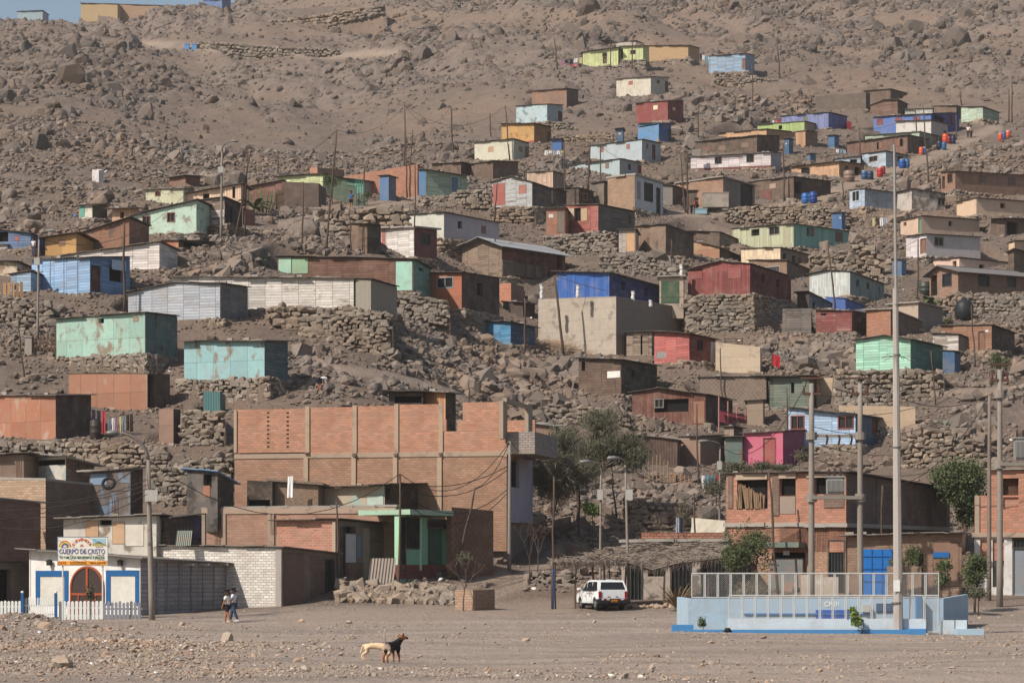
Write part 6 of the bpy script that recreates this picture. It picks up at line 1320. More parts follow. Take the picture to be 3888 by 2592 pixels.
mesh_fence(215, 1803, 552, 708, BD+.07, .47); mesh_fence(455, 1706, 694, 848, FDD+.07, .47); mesh_fence(1716, 1800, 694, 930, FDD+.05, .47, 'gate')
# ---------------------------------------------------------------- vegetation
def leafmat(name, c1, c2):
    t = NT(name); a = t.n('ShaderNodeAttribute', attribute_name='rv').outputs['Fac']
    t.col(t.mix(a, c1, c2)); t.b.inputs['Roughness'].default_value = .75
    return t.m
def leaves(P, L, Wd, droop, mat, parent, name='crown', updir=None):
    n = len(P); d = rng.normal(0, 1, (n, 3)); d[:, 2] -= droop; d /= np.linalg.norm(d, axis=1)[:, None]
    e = np.cross(d, rng.normal(0, 1, (n, 3))); e /= np.linalg.norm(e, axis=1)[:, None]
    l = L*rng.uniform(.6, 1.4, n)[:, None]; w_ = Wd*rng.uniform(.6, 1.3, n)[:, None]
    V = np.stack([P, P+d*l*.5+e*w_, P+d*l, P+d*l*.5-e*w_], 1).reshape(-1, 3)
    Fc = np.arange(n*4).reshape(n, 4); rv = np.repeat(np.clip(rng.normal(.5, .3, n), 0, 1), 4)
    o = npmesh(name, V, Fc, [mat], {'rv': rv}); o.parent = parent; o.matrix_parent_inverse = parent.matrix_basis.inverted(); return o
def tree(name, label, cat, base, trunk_h, blobs, nleaf, L, Wd, mat, droop=0., r=.12, branches=8, bark=None, group=None, hole=.25):
    """blobs: (dx, dy, dz, rx, ry, rz) clumps of foliage round the crown"""
    root = empty(name, base, label, cat, group); mb = MB(); b = Vector(base); bark = bark or WOODP
    top = b+Vector((random.uniform(-.2,.2), 0, trunk_h)); mb.tube([b-Vector((0,0,.3)), b.lerp(top, .5)+Vector((random.uniform(-.1,.1),0,0)), top], [r*1.2, r, r*.75], 8)
    for q in (blobs if len(blobs) <= branches else random.sample(blobs, branches)):
        e = b+Vector(q[:3]); m = top.lerp(e, .5)+Vector((random.uniform(-.2,.2), random.uniform(-.2,.2), .15)); mb.tube([top-Vector((0,0,.1)), m, e], [r*.5, r*.3, r*.1], 5)
        for k in range(4): f = e+Vector((random.uniform(-1,1)*q[3], random.uniform(-1,1)*q[4], random.uniform(-.6,.9)*q[5])); mb.tube([m, m.lerp(f, .6)+Vector((0,0,.1)), f], [r*.2, r*.1, r*.04], 4)
    mb.build('trunk', bark, root, smooth=True)
    vol = np.array([q[3]*q[4]*q[5] for q in blobs]); k = rng.choice(len(blobs), nleaf, p=vol/vol.sum()); B = np.array(blobs)[k]
    v = rng.normal(0, .62, (nleaf, 3))
    P = np.array(base)+B[:, :3]+v*B[:, 3:]
    nz = fbm(P[:, 0]*2.6+P[:, 1]*1.3, P[:, 2]*2.6+P[:, 1], 3, 63)
    P = P[nz > -.5+hole]; leaves(P, L, Wd, droop, mat, root); return root
def blobs_in(rects, D, depth, base, n=3):
    """foliage clumps filling picture rectangles (x0,y0,x1,y1 in photo pixels) at distance D"""
    out = []
    for (x0, y0, x1, y1) in rects:
        a = W3(x0, y1, D); c_ = W3(x1, y0, D); w_ = (c_.x-a.x)/2; h_ = (c_.z-a.z)/2
        for _ in range(n):
            q = (random.uniform(a.x+w_*.4, c_.x-w_*.4)-base[0], random.uniform(-depth, depth)*.5, random.uniform(a.z+h_*.4, c_.z-h_*.4)-base[2])
            out.append((*q, w_*random.uniform(.5,.75), depth*random.uniform(.4,.6), h_*random.uniform(.5,.75)))
    return out
LG = leafmat('leaf_green', (.035,.05,.02), (.10,.12,.05)); LD = leafmat('leaf_dry', (.10,.085,.055), (.2,.17,.115)); LM = leafmat('leaf_grey_green', (.065,.068,.042), (.14,.13,.085)); LB_ = leafmat('leaf_bright', (.06,.1,.02), (.18,.24,.06))
def wq(c, rects): return [(*cv(c, r[0], r[1]), *cv(c, r[2], r[3])) for r in rects]
b = hit(2210, 2000)
b = W3(2190, 1985, 137); b.z = float(gz(b.x, b.y))
tree('feathery_tree', 'large feathery grey green drooping tree beside the balcony', 'tree', b, 2.8, blobs_in(wq('N', [(390,690,640,900),(420,820,760,1080),(640,700,1000,960),(700,560,1000,760),(900,760,1250,980),(980,860,1230,1060),(560,900,900,1120)]), 137, 2.4, b, 5), 34000, .36, .018, LM, 1.5, .1, 18, hole=.47)
tree('feathery_tree', 'dry brown haze of twigs under the feathery tree', 'shrub', W3(2110, 2110, 134) if False else (lambda q: Vector((q.x, q.y, float(gz(q.x, q.y)))))(W3(2110, 2110, 134)), 1.5, blobs_in(wq('N', [(280,1000,600,1300),(420,1000,800,1240)]), 134, 1.6, (lambda q: (q.x, q.y, float(gz(q.x, q.y))))(W3(2110, 2110, 134)), 5), 12000, .5, .014, LD, .3, .04, 10, hole=.3)
def gtree(name, label, cat, bx, by, rects, crop, D, depth, nleaf, L, Wd, mat, **k):
    b = W3(bx, by, D); b.z = float(gz(b.x, b.y)); n = k.pop('n', 3); th = k.pop('th', None)
    bl = blobs_in(wq(crop, rects), D, depth, b, n); zz = min(q[2]-q[5] for q in bl); return tree(name, label, cat, b, th or max(.25, zz+.2), bl, nleaf, L, Wd, mat, **k)
gtree('leafy_tree', 'round leafy street tree beside the brush canopy', 'tree', 2858, 2240, [(395,300,560,480),(470,215,700,420),(560,330,730,520),(440,380,660,530)], 'Q', 106, 1.6, 6500, .13, .036, LG, r=.08, n=4, hole=.42)
gtree('leafy_tree', 'big green tree between the orange brick house and the right edge house', 'tree', 3660, 2020, [(1650,960,1850,1150),(1700,900,1950,1120),(1830,900,2060,1100),(1800,1080,2050,1250),(1820,1200,2000,1370)], 'P', 128, 2.4, 14000, .17, .05, LG, r=.14, n=4)
gtree('young_tree', 'small slender leafy tree right of the white fence, left of two', 'tree', 3587, 2252, [(1790,480,1890,560),(1800,540,1890,640)], 'Q', 104, .8, 1500, .1, .035, LG, r=.04)
gtree('young_tree', 'bushier small tree beside the right hand transformer pole', 'tree', 3700, 2232, [(1945,440,2060,560),(2010,430,2120,560),(1960,520,2090,640)], 'Q', 106, .9, 3200, .11, .035, LG, r=.05)
gtree('shrub', 'low grey green bush at the foot of the bushier small tree', 'shrub', 3715, 2275, [(1960,650,2110,710)], 'Q', 104, .8, 1100, .1, .03, LM, r=.03)
gtree('young_tree', 'spindly tree behind the tall mast by the blue gate', 'tree', 3440, 2160, [(1490,460,1600,520),(1560,370,1680,500)], 'Q', 108, .9, 1700, .1, .03, LG, r=.04)
gtree('shrub', 'bright green leafy sapling in front of the blue windows', 'shrub', 3262, 2385, [(1235,770,1285,830),(1260,800,1330,880)], 'Q', 83.2, .35, 420, .11, .045, LB_, r=.015)
gtree('shrub', 'tiny sapling before the left end of the pump yard wall', 'shrub', 2665, 2390, [(250,850,305,905)], 'Q', 84.4, .25, 220, .08, .03, LG, r=.012)
gtree('shrub', 'dry bush behind the left part of the white mesh fence', 'shrub', 2820, 2255, [(470,610,640,700),(560,630,720,700)], 'Q', 104, 1., 1300, .12, .02, LD, r=.03)
gtree('shrub', 'bright green bush on the dirt bank left of the street lamps', 'shrub', 2248, 2035, [(705,1370,850,1470)], 'N', 129, .9, 1600, .12, .04, LB_, r=.03)
gtree('shrub', 'creeping grey green hedge above the orange brick house', 'hedge', 2830, 1810, [(100,900,300,980),(250,900,480,960),(420,920,640,960)], 'P', 137, 1., 3000, .13, .03, LM, r=.03, n=4)
gtree('shrub', 'green tangle under the street lamp by the magenta house', 'shrub', 2720, 1880, [(1660,1150,1900,1290),(1890,1060,2080,1160)], 'N', 136, 1., 2600, .13, .03, LM, r=.03)
gtree('shrub', 'bare dry bush in front of the magenta side wall', 'shrub', 3040, 1770, [(590,820,710,900)], 'P', 147, .7, 700, .15, .02, LD, r=.03)
gtree('shrub', 'dry brown bush on the terrace wall behind the clothesline', 'shrub', 2590, 1975, [(1440,130,1600,320)], 'O', 132, .8, 900, .2, .015, LD, r=.03)
gtree('shrub', 'young green tree on the boulder slope at the far right', 'shrub', 3795, 1400, [(1975,1110,2100,1220)], 'J', 178, .9, 1600, .14, .04, LG, r=.05)
gtree('shrub', 'small dark tree beside the black water tank', 'shrub', 3600, 1242, [(1565,800,1625,855)], 'J', 196, .6, 500, .14, .04, LG, r=.04)
gtree('shrub', 'grey green bush beside the long brown mat gate', 'shrub', 1770, 2140, [(1650,545,1790,650)], 'M', 119.5, .7, 900, .12, .025, LM, r=.02)
gtree('shrub', 'thin dark bush in front of the church door', 'shrub', 338, 2345, [(725,1390,800,1520)], 'K', 106.2, .3, 420, .1, .03, LM, r=.02)
gtree('shrub', 'bush growing at the corner of the yellow green house', 'shrub', 1262, 705, [(735,590,860,690)], 'B', 224, .8, 1100, .15, .04, LG, r=.04)
gtree('shrub', 'dark bush by the leaning blue cabin', 'shrub', 1402, 755, [(1090,745,1160,790)], 'B', 222, .6, 500, .13, .04, LG, r=.03)
def fronds(name, label, cat, bx, by, D, H_, n, mat, spread=.6, wid=.07, trunk=.0, segs=6, drp=.6, stem=None):
    b = W3(bx, by, D); b.z = float(gz(b.x, b.y)); root = empty(name, b, label, cat); mb = MB()
    if trunk: m2 = MB(); m2.tube([b, b+Vector((0,0,trunk))], [.1,.07], 8); m2.build('stem', stem or S((120,120,70), .8, 0, 'green_stem'), root, smooth=True)
    o = b+Vector((0,0,trunk))
    for i in range(n):
        a = random.uniform(0, 6.28); L = H_*random.uniform(.7,1.1); up = random.uniform(.5, 1.); prev = None
        for k in range(segs+1):
            t = k/segs; p = o+Vector((math.cos(a)*L*spread*t, math.sin(a)*L*spread*t, L*(up*t-drp*t*t))); w_ = wid*math.sin(math.pi*min(.95, t*.85+.12)); s_ = Vector((-math.sin(a), math.cos(a), 0))*w_
            if prev: mb.quad(prev[0]-prev[1], prev[0]+prev[1], p+s_, p-s_)
            prev = (p, s_)
    mb.build('leaves', mat, root); return root
LBm = S((78,98,52), .7, 0, 'broad_leaf'); LDm = S((128,108,84), .9, 0, 'dry_frond'); LAm = S((84,104,72), .7, 0, 'agave_leaf')
fronds('dry_palm', 'dry grey palm like bush in front of the whitewashed shop', 'shrub', 2568, 2300, 108, 1.5, 150, LDm, .75, .022, .15, 6, .25)
fronds('banana_plant', 'banana plant with torn green leaves behind the picket fence', 'plant', 965, 765, 217, 2.6, 14, LBm, .75, .3, .6)
fronds('banana_plant', 'young banana plant behind the brick cottage', 'plant', 3532, 1035, 204, 2., 9, LBm, .6, .26, .9)
fronds('agave', 'spiky agave on the bank left of the street lamps', 'plant', 2297, 2010, 128, .75, 30, LAm, .7, .04, 0, 4, .1)
fronds('agave', 'left small agave on the slope below the mint green house', 'plant', 3585, 1446, 166, .8, 20, LAm, .7, .05, 0, 4, .1)
fronds('agave', 'right small agave on the slope below the mint green house', 'plant', 3657, 1450, 166, .8, 20, LAm, .7, .05, 0, 4, .1)
b = W3(1005, 760, 219); b.z = float(gz(b.x, b.y)); ct = empty('cactus', b, 'tall columnar cactus beside the yellow green house', 'cactus')
for i in range(8):
    mb = MB(); x = random.uniform(-.7, 1.3); mb.tube([b+Vector((x*.4,0,.0)), b+Vector((x*.7,0,1.0)), b+Vector((x*.8,0,random.uniform(1.6,2.7)))], [.06,.08,.03], 7); mb.build('stem', S((84,96,58), .8, 0, 'cactus_green'), ct, smooth=True)
# bare tree at the lilac wall
for lb, bx, by, D, hh in (('bare leafless sapling left of the concrete pole by the lilac wall', 2005, 2145, 121, 3.4),('bare leafless bush against the lilac wall', 2040, 2120, 123, 2.6),('leafless sapling growing beside the small brick box', 1760, 2318, 108.5, 2.6)):
    b = W3(bx, by, D); b.z = float(gz(b.x, b.y)); rt_ = empty('bare_tree', b, lb, 'tree'); mb = MB()
    def br(p, d, L, r, lv):
        e = p+d*L; mb.tube([p, p.lerp(e, .5)+Vector((random.uniform(-.05,.05),0,0)), e], [r, r*.8, r*.6], 5)
        if lv: 
            for _ in range(3): nd_ = (d+Vector((random.uniform(-.7,.7), random.uniform(-.5,.5), random.uniform(-.1,.4)))).normalized(); br(e, nd_, L*.62, r*.6, lv-1)
    br(b-Vector((0,0,.1)), Vector((.05,0,1)).normalized(), hh*.42, .04, 4); mb.build('trunk', WOODP, rt_)

# ---------------------------------------------------------------- brush canopy
cb = W3(2450, 2300, 110); cb.z = float(gz(cb.x, cb.y)); can = empty('brush_canopy', cb, 'long sagging canopy of dry brush on thin crooked posts', 'canopy')
P0, Sz = [], []
mb = MB(); top_l = [(480,620),(700,590),(900,530),(1100,500),(1300,470),(1500,480),(1700,470),(1900,490)]; bot_l = [(480,640),(700,660),(900,650),(1100,660),(1300,720),(1500,660),(1700,640),(1900,610)]
for i in range(3400):
    x = random.uniform(480, 1900); yt = np.interp(x, [p[0] for p in top_l], [p[1] for p in top_l]); yb = np.interp(x, [p[0] for p in bot_l], [p[1] for p in bot_l])
    t = random.random(); X_, Y_ = cv('O', x, 0); D = 114.5-3.6*t-(0 if x > 1000 else .6)
    yy = yt+(yb-yt)*t**.9+random.uniform(-6, 6); p = W3(X_, cv('O', 0, yy)[1], D)
    L = random.uniform(.5, 1.3); a = random.gauss(0, .35); d = Vector((math.cos(a)*random.choice((-1,1))*.9, -random.uniform(.0,.8), math.sin(a)*.4-.12*t)).normalized()
    if t > .9: d = Vector((random.uniform(-.8,.3), -.3, -random.uniform(.3,1.))).normalized(); L *= .55
    mb.tube([p-d*L*.5, p+Vector((0,0,random.uniform(-.02,.03))), p+d*L*.5], [.012, random.uniform(.012,.022), .006], 3, cap=False)
mb.build('brush', M('thatch', (152,132,116)), can)
mb = MB()
for i in range(14):
    xa, xb = 480+i*101, 480+(i+1)*101
    q = []
    for x in (xa, xb):
        yt = np.interp(x, [p[0] for p in top_l], [p[1] for p in top_l]); yb = np.interp(x, [p[0] for p in bot_l], [p[1] for p in bot_l]); X_ = cv('O', x, 0)[0]
        q.append((W3(X_, cv('O', 0, yt+8)[1], 114.6), W3(X_, cv('O', 0, yb-18)[1], 111)))
    mb.quad(q[0][1], q[1][1], q[1][0], q[0][0])
mb.build('mat_bed', M('thatch', (140,122,106)), can)
for x, w_ in ((470,.04),(640,.035),(787,.05),(880,.05),(935,.035),(1395,.05),(1765,.05),(1060,.05)):
    X_ = cv('O', x, 0)[0]; D = 111.2; q = W3(X_, 2250, D); zt = CZ+(YH-cv('O', 0, np.interp(x, [p[0] for p in bot_l], [p[1] for p in bot_l])-10)[1])*D/F; zb_ = float(gz(q.x, D))
    mb = MB(); mb.tube([(q.x, D, zb_-.2), (q.x+random.uniform(-.05,.05), D, (zt+zb_)/2), (q.x+random.uniform(-.06,.06), D, zt)], [w_, w_, w_*.8], 6); mb.build('post', WOODP, can)
mb = MB(); A2 = W3(cv('O',470,0)[0], cv('O',0,640)[1], 111.2); B2 = W3(cv('O',1080,0)[0], cv('O',0,640)[1], 111.2); mb.tube([A2, B2], .035, 6); mb.build('beam', WOODP, can)

# ---------------------------------------------------------------- car
cp = hit(2285, 2312); CL, CW, CH = 3.34, 1.42, 1.36
car = empty('parked_car', cp, 'small white hatchback taxi parked with its back to the camera, orange number plate', 'car')
CM = Matrix.Translation(cp)@Matrix.Rotation(math.radians(106), 4, 'Z')      # local +x is the nose
CPT = S((214,216,216), .3, 0, 'white_car_paint'); TRIM = S((32,32,38), .6, 0, 'black_trim'); TY = S((34,32,32), .9, 0, 'tyre_rubber')
def cbuild(mb, name, mat, parent=car, smooth=False):
    mb.v = [tuple(CM@Vector(v)) for v in mb.v]; return mb.build(name, mat, parent, smooth)
def prism(mb, prof, wf, y_sides=None):
    """side profile (x,z) extruded across the car; wf(z) gives the half width"""
    L_ = [Vector((x, wf(z), z)) for x, z in prof]; R_ = [Vector((x, -wf(z), z)) for x, z in prof]; n = len(prof)
    for i in range(n): j = (i+1) % n; mb.quad(L_[i], L_[j], R_[j], R_[i])
    b0 = len(mb.v); mb.v += [tuple(v) for v in L_]; mb.f.append(tuple(range(b0, b0+n))[::-1]); mb.mi.append(0); mb.uv += [(0,0)]*n
    b0 = len(mb.v); mb.v += [tuple(v) for v in R_]; mb.f.append(tuple(range(b0, b0+n))); mb.mi.append(0); mb.uv += [(0,0)]*n
def wheelarch(xc, r, z0, n=8): return [(xc+r*math.cos(math.pi*(1-i/n)), z0+r*math.sin(math.pi*(1-i/n))) for i in range(n+1)]
hw = lambda z: CW/2*(1-max(0, z-.82)*.30) if z > .3 else CW/2*.97
prof = [(-1.62,.36)]+wheelarch(-1.08,.30,.30)+wheelarch(1.12,.30,.30)+[(1.6,.32),(1.66,.48),(1.62,.66),(1.45,.76),(.88,.88),(.42,1.24),(.2,1.33),(-.4,1.37),(-1.3,1.35),(-1.42,1.30),(-1.64,.90),(-1.66,.5)]
mb = MB(); prism(mb, prof, hw); body = cbuild(mb, 'body', CPT)
def sidequad(pts, out=.006):
    for s_ in (1, -1):
        mb = MB(); q = [Vector((x, s_*(hw(z)+out), z)) for x, z in pts]; mb.quad(*(q if s_ < 0 else q[::-1])); cbuild(mb, 'side_window', GLASS)
sidequad([(.18,.86),(.74,.86),(.40,1.2),(.18,1.26)]); sidequad([(-.55,.86),(.12,.86),(.12,1.27),(-.55,1.29)]); sidequad([(-1.36,.90),(-.63,.86),(-.63,1.29),(-1.2,1.28)])
mb = MB(); f = lambda y, z: Vector((-1.64+(z-.9)*.55-.012+(0 if z < .9 else 0), y, z))
mb.quad(f(.60,.93), f(-.60,.93), f(-.52,1.27), f(.52,1.27)); rwin = cbuild(mb, 'rear_window', GLASS)
mb = MB(); mb.quad(Vector((.93,-.55,.88)), Vector((.93,.55,.88)), Vector((.46,.5,1.24)), Vector((.46,-.5,1.24))); cbuild(mb, 'windscreen', GLASS)
mb = MB(); mb.box(-1.76,-.70,.30,-1.60,.70,.52); mb.box(-1.7,-.712,.32,-1.35,-.70,.5); mb.box(-1.7,.70,.32,-1.35,.712,.5); bump_ = cbuild(mb, 'rear_bumper', TRIM)
mb = MB(); mb.box(1.58,-.68,.26,1.72,.68,.46); cbuild(mb, 'front_bumper', TRIM)
for y0, y1 in ((.56,.70),(-.70,-.56)):
    mb = MB(); mb.box(-1.685, y0, .55, -1.64, y1, .84); cbuild(mb, 'tail_light', S((130,28,26), .3, 0, 'red_lens'))
for y0, y1, c in ((.48,.60,(214,210,204)),(.34,.48,(150,30,34)),(.2,.34,(214,210,204)),(-.34,-.2,(150,30,34)),(-.48,-.34,(214,210,204)),(-.62,-.48,(150,30,34))):
    mb = MB(); mb.box(-1.765, y0, .455, -1.76, y1-.01, .505); cbuild(mb, 'reflector_strip', S(c, .5, 0, 'strip'), bump_)
for y0 in (.14,-.24): mb = MB(); mb.box(-1.672, y0, .59, -1.655, y0+.12, .62); cbuild(mb, 'red_reflector', S((170,28,34), .4, 0, 'red_strip'))
mb = MB(); mb.box(-1.775,-.17,.36,-1.76,.11,.47); pl_ = cbuild(mb, 'number_plate', S((222,144,34), .5, 0, 'orange_plate'), bump_)
def cart(body_, size, x, y, z, mat, parent, fit, rx=90, rot=None):
    o, me = text(body_, size, (0,0,0), mat, 'lettering', parent, .001, fit=fit); o.rotation_euler = (0,0,0)
    Mx = CM@Matrix.Translation((x, y, z))@Matrix.Rotation(math.radians(-90), 4, 'Z')@Matrix.Rotation(math.radians(rx), 4, 'X')
    me.transform(Mx); o.location = (0,0,0); return o
cart('SQR-761', .09, -1.779, -.03, .408, S((50,36,20), .7, 0, 'plate_ink'), pl_, .22)
cart('JOSET', .14, -1.50, .03, 1.13, S((200,204,206), .6, 0, 'sticker_white'), rwin, .6, rx=62)
mb = MB(); mb.box(-1.02,-.3,1.36,-.9,.1,1.39); cbuild(mb, 'roof_lamp', CPT)
for x, y in ((-.02,.72),(-.68,.72)): mb = MB(); mb.box(x-.06, y-.01, .74, x+.03, y+.012, .78); cbuild(mb, 'door_handle', TRIM)
for x in (.18,-.6,.75): mb = MB(); mb.box(x-.005, hw(.5)-.003, .3, x+.005, hw(.5)+.003, .85); cbuild(mb, 'door_seam', TRIM)
for x in (-.35,.35,.95): mb = MB(); mb.box(x-.035, hw(.5)-.002, .6, x+.035, hw(.5)+.004, .66); cbuild(mb, 'red_mark', S((170,50,44), .5, 0, 'red_sticker'))
mb = MB(); mb.box(-.42, hw(.5)-.002, .72, -.22, hw(.5)+.004, .8); cbuild(mb, 'registration_mark', S((120,118,116), .7, 0, 'grey_text'))
for y in (1, -1): mb = MB(); mb.box(.62, y*.70-.09, .88, .72, y*.70+.09, 1.0); cbuild(mb, 'wing_mirror', S((120,130,134), .4, 0, 'mirror_grey'))
for x in (-1.08, 1.12):
    for y in (.60, -.60):
        mb = MB(); R = .265; mb.tube([(x, y-.08, R),(x, y-.075, R),(x, y+.075, R),(x, y+.08, R)], [R*.94,R,R,R*.94], 20); wh = cbuild(mb, 'wheel', TY, car)
        mb = MB(); sg_ = 1 if y > 0 else -1; mb.tube([(x, y+sg_*.078, R),(x, y+sg_*.09, R)], [R*.6,R*.55], 16); cbuild(mb, 'rim', S((130,130,132), .4, .5, 'rim_metal'), wh)
mb = MB(); mb.box(-1.45,-.6,.16,1.45,.6,.36); cbuild(mb, 'underbody', TRIM)

# ---------------------------------------------------------------- people and dogs (skinned skeletons)
def skinned(name, nodes, edges, mat, parent, M_, sub=2, mats=None, paint=None):
    me = bpy.data.meshes.new(name); keys = list(nodes); me.from_pydata([nodes[k][0] for k in keys], [(keys.index(a), keys.index(b)) for a, b in edges], [])
    o = bpy.data.objects.new(name, me); COL.objects.link(o)
    sm = o.modifiers.new('skin', 'SKIN'); sm.use_smooth_shade = True; sm.branch_smoothing = .3
    if not me.skin_vertices: me.skin_vertices.new()
    sv = me.skin_vertices[0].data
    for i, k in enumerate(keys):
        r = nodes[k][1]; sv[i].radius = r if isinstance(r, tuple) else (r, r); sv[i].use_root = (i == 0)
    ss = o.modifiers.new('sub', 'SUBSURF'); ss.levels = sub; ss.render_levels = sub
    dg = bpy.context.evaluated_depsgraph_get(); dg.update(); me2 = bpy.data.meshes.new_from_object(o.evaluated_get(dg)); bpy.data.objects.remove(o); 
    pts = None
    if mats:
        me2.materials.clear(); [me2.materials.append(m) for m in mats]; me2.polygons.foreach_set('material_index', [paint(Vector(p.center)) for p in me2.polygons])
    else: me2.materials.clear(); me2.materials.append(mat)
    me2.transform(M_); o = bpy.data.objects.new(name, me2); COL.objects.link(o)
    if parent: o.parent = parent; o.matrix_parent_inverse = parent.matrix_basis.inverted()
    return o
SKIN = S((150,98,72), .6, 0, 'skin'); HAIR = S((22,18,17), .7, 0, 'dark_hair')
def person(loc, h, heading, label, shirt, pants, short=False, pose='stand', cat='person', shoes=(120,104,90), bend=0, dress=None):
    """heading 0 faces away from the camera; skeleton unit height 1, x right, y forward"""
    V_ = lambda *a: Vector(a); N = {}; E = []
    st = {'walk': (.10,-.11), 'stand': (.01,-.01), 'sit': (.0,.0)}[pose]
    P = dict(pel=V_(0,0,.52), spi=V_(0,.0,.62), che=V_(0,-.005,.735), nec=V_(0,0,.835), hb=V_(0,.012,.87), hm=V_(0,.015,.925), ht=V_(0,.0,.972))
    for s_, sd, sw in ((1,'r',st[0]),(-1,'l',st[1])):
        P['sh'+sd] = V_(s_*.10,-.005,.795); P['el'+sd] = V_(s_*.13,-.02-sw*.35,.635); P['wr'+sd] = V_(s_*.135,.035-sw*.5,.50); P['pa'+sd] = V_(s_*.135,.045-sw*.5,.465)
        P['hi'+sd] = V_(s_*.052,0,.50); P['kn'+sd] = V_(s_*.056,.02+sw*.6,.285); P['an'+sd] = V_(s_*.056,-.01+sw*1.25,.045+(.02 if sw < -.05 else 0)); P['to'+sd] = V_(s_*.064,.075+sw*1.25,.018)
    if pose == 'sit':
        for s_, sd in ((1,'r'),(-1,'l')):
            P['kn'+sd] = V_(s_*.08,.2,.53); P['an'+sd] = V_(s_*.07,.22,.3); P['to'+sd] = V_(s_*.075,.31,.28)
    if bend:
        R_ = Matrix.Rotation(-math.radians(bend), 4, 'X'); pv_ = P['pel'].copy()
        for k in P:
            if k[:2] in ('sp','ch','ne','hb','hm','ht','sh','el','wr','pa'): P[k] = pv_+R_@(P[k]-pv_)
        for sd in 'rl': P['el'+sd] = P['sh'+sd]+V_(0,.03,-.16); P['wr'+sd] = P['el'+sd]+V_(0,.05,-.13); P['pa'+sd] = P['wr'+sd]+V_(0,.02,-.03)
    rad = dict(pel=(.082,.06), spi=(.075,.055), che=(.092,.065), nec=.032, hb=.05, hm=(.062,.072), ht=.042, sh=.04, el=.027, wr=.019, pa=(.026,.014), hi=.062, kn=.038, an=.026, to=(.028,.016))
    for k, p in P.items(): N[k] = (tuple(p), rad.get(k) or rad[k[:2]])
    E = [('pel','spi'),('spi','che'),('che','nec'),('nec','hb'),('hb','hm'),('hm','ht')]
    for sd in 'rl': E += [('che','sh'+sd),('sh'+sd,'el'+sd),('el'+sd,'wr'+sd),('wr'+sd,'pa'+sd),('pel','hi'+sd),('hi'+sd,'kn'+sd),('kn'+sd,'an'+sd),('an'+sd,'to'+sd)]
    for sd, s_ in (('r',1),('l',-1)):
        d = (P['pa'+sd]-P['wr'+sd]).normalized(); sdv = Vector((0,1,0))
        for i, (ln, off) in enumerate(((.034,.014),(.040,.005),(.038,-.005),(.030,-.014))):
            a = P['pa'+sd]+sdv*off+d*.008; b_ = a+d*ln*.55; c_ = b_+(d+V_(-s_*.45,0,0)).normalized()*ln*.5
            for nm, q in (('f%da'%i,a),('f%db'%i,b_),('f%dc'%i,c_)): N[nm+sd] = (tuple(q), .0052)
            E += [('pa'+sd,'f%da'%i+sd),('f%da'%i+sd,'f%db'%i+sd),('f%db'%i+sd,'f%dc'%i+sd)]
        a = P['wr'+sd].lerp(P['pa'+sd], .5)+sdv*.02; b_ = a+(d+sdv).normalized()*.022; N['t1'+sd] = (tuple(a), .006); N['t2'+sd] = (tuple(b_), .0055); E += [('wr'+sd,'t1'+sd),('t1'+sd,'t2'+sd)]
    M_ = Matrix.Translation(loc)@Matrix.Rotation(math.radians(heading), 4, 'Z')@Matrix.Scale(h, 4)
    if pose == 'sit': M_ = Matrix.Translation(Vector((0,0,-.28*h)))@M_
    root = empty('person', loc, label, cat); skinned('body', N, E, SKIN, root, M_, 1)
    sub_ = lambda ks, g_: {k: (N[k][0], tuple(x+g_ for x in (N[k][1] if isinstance(N[k][1], tuple) else (N[k][1],)*2))) for k in ks}
    n_ = sub_(['spi','pel','che','shr','shl'], .014); n_['pel'] = (tuple(P['pel']+V_(0,0,-.035)), (.098,.078))
    for sd in 'rl': q = P['sh'+sd].lerp(P['el'+sd], .62); n_['sl'+sd] = (tuple(q), .042)
    n_['nk'] = (tuple(P['che'].lerp(P['nec'], .62)), .042)
    skinned('shirt', n_, [('pel','spi'),('spi','che'),('che','nk'),('che','shr'),('che','shl'),('shr','slr'),('shl','sll')], S(shirt, .9, 0, 'cloth'), root, M_, 1)
    n_ = {'pel': (tuple(P['pel']+V_(0,0,-.01)), (.09,.068))}; e_ = []
    for sd in 'rl':
        n_['hi'+sd] = (N['hi'+sd][0], .071); n_['kn'+sd] = (tuple(P['hi'+sd].lerp(P['kn'+sd], .85 if short else 1)), .062 if short else .05); e_ += [('pel','hi'+sd),('hi'+sd,'kn'+sd)]
        if not short: n_['an'+sd] = (tuple(P['an'+sd]+V_(0,0,.01)), .042); e_ += [('kn'+sd,'an'+sd)]
    skinned('shorts' if short else 'trousers', n_, e_, S(pants, .9, 0, 'cloth'), root, M_, 1)
    hd = P['hm']; up = (P['ht']-P['hb']).normalized()
    skinned('hair', {'a': (tuple(hd+up*.012+Vector((0,-.018,0))), (.066,.066)), 'b': (tuple(hd+up*.045+Vector((0,-.004,0))), (.06,.07)), 'c': (tuple(hd+up*.062), (.035,.045)), 'd': (tuple(hd-up*.03+Vector((0,-.035,0))), (.042,.03))}, [('a','b'),('b','c'),('a','d')], HAIR, root, M_, 1)
    mb = MB()
    for x in (-.02,.02): q = hd+Vector((x,.068,.0)); mb.box(q.x-.008, q.y-.004, q.z-.004, q.x+.008, q.y+.006, q.z+.004)
    mb.box(hd.x-.014, hd.y+.058, hd.z-.043, hd.x+.014, hd.y+.068, hd.z-.037); mb.v = [tuple(M_@Vector(v)) for v in mb.v]; mb.build('eyes_and_mouth', HAIR, root)
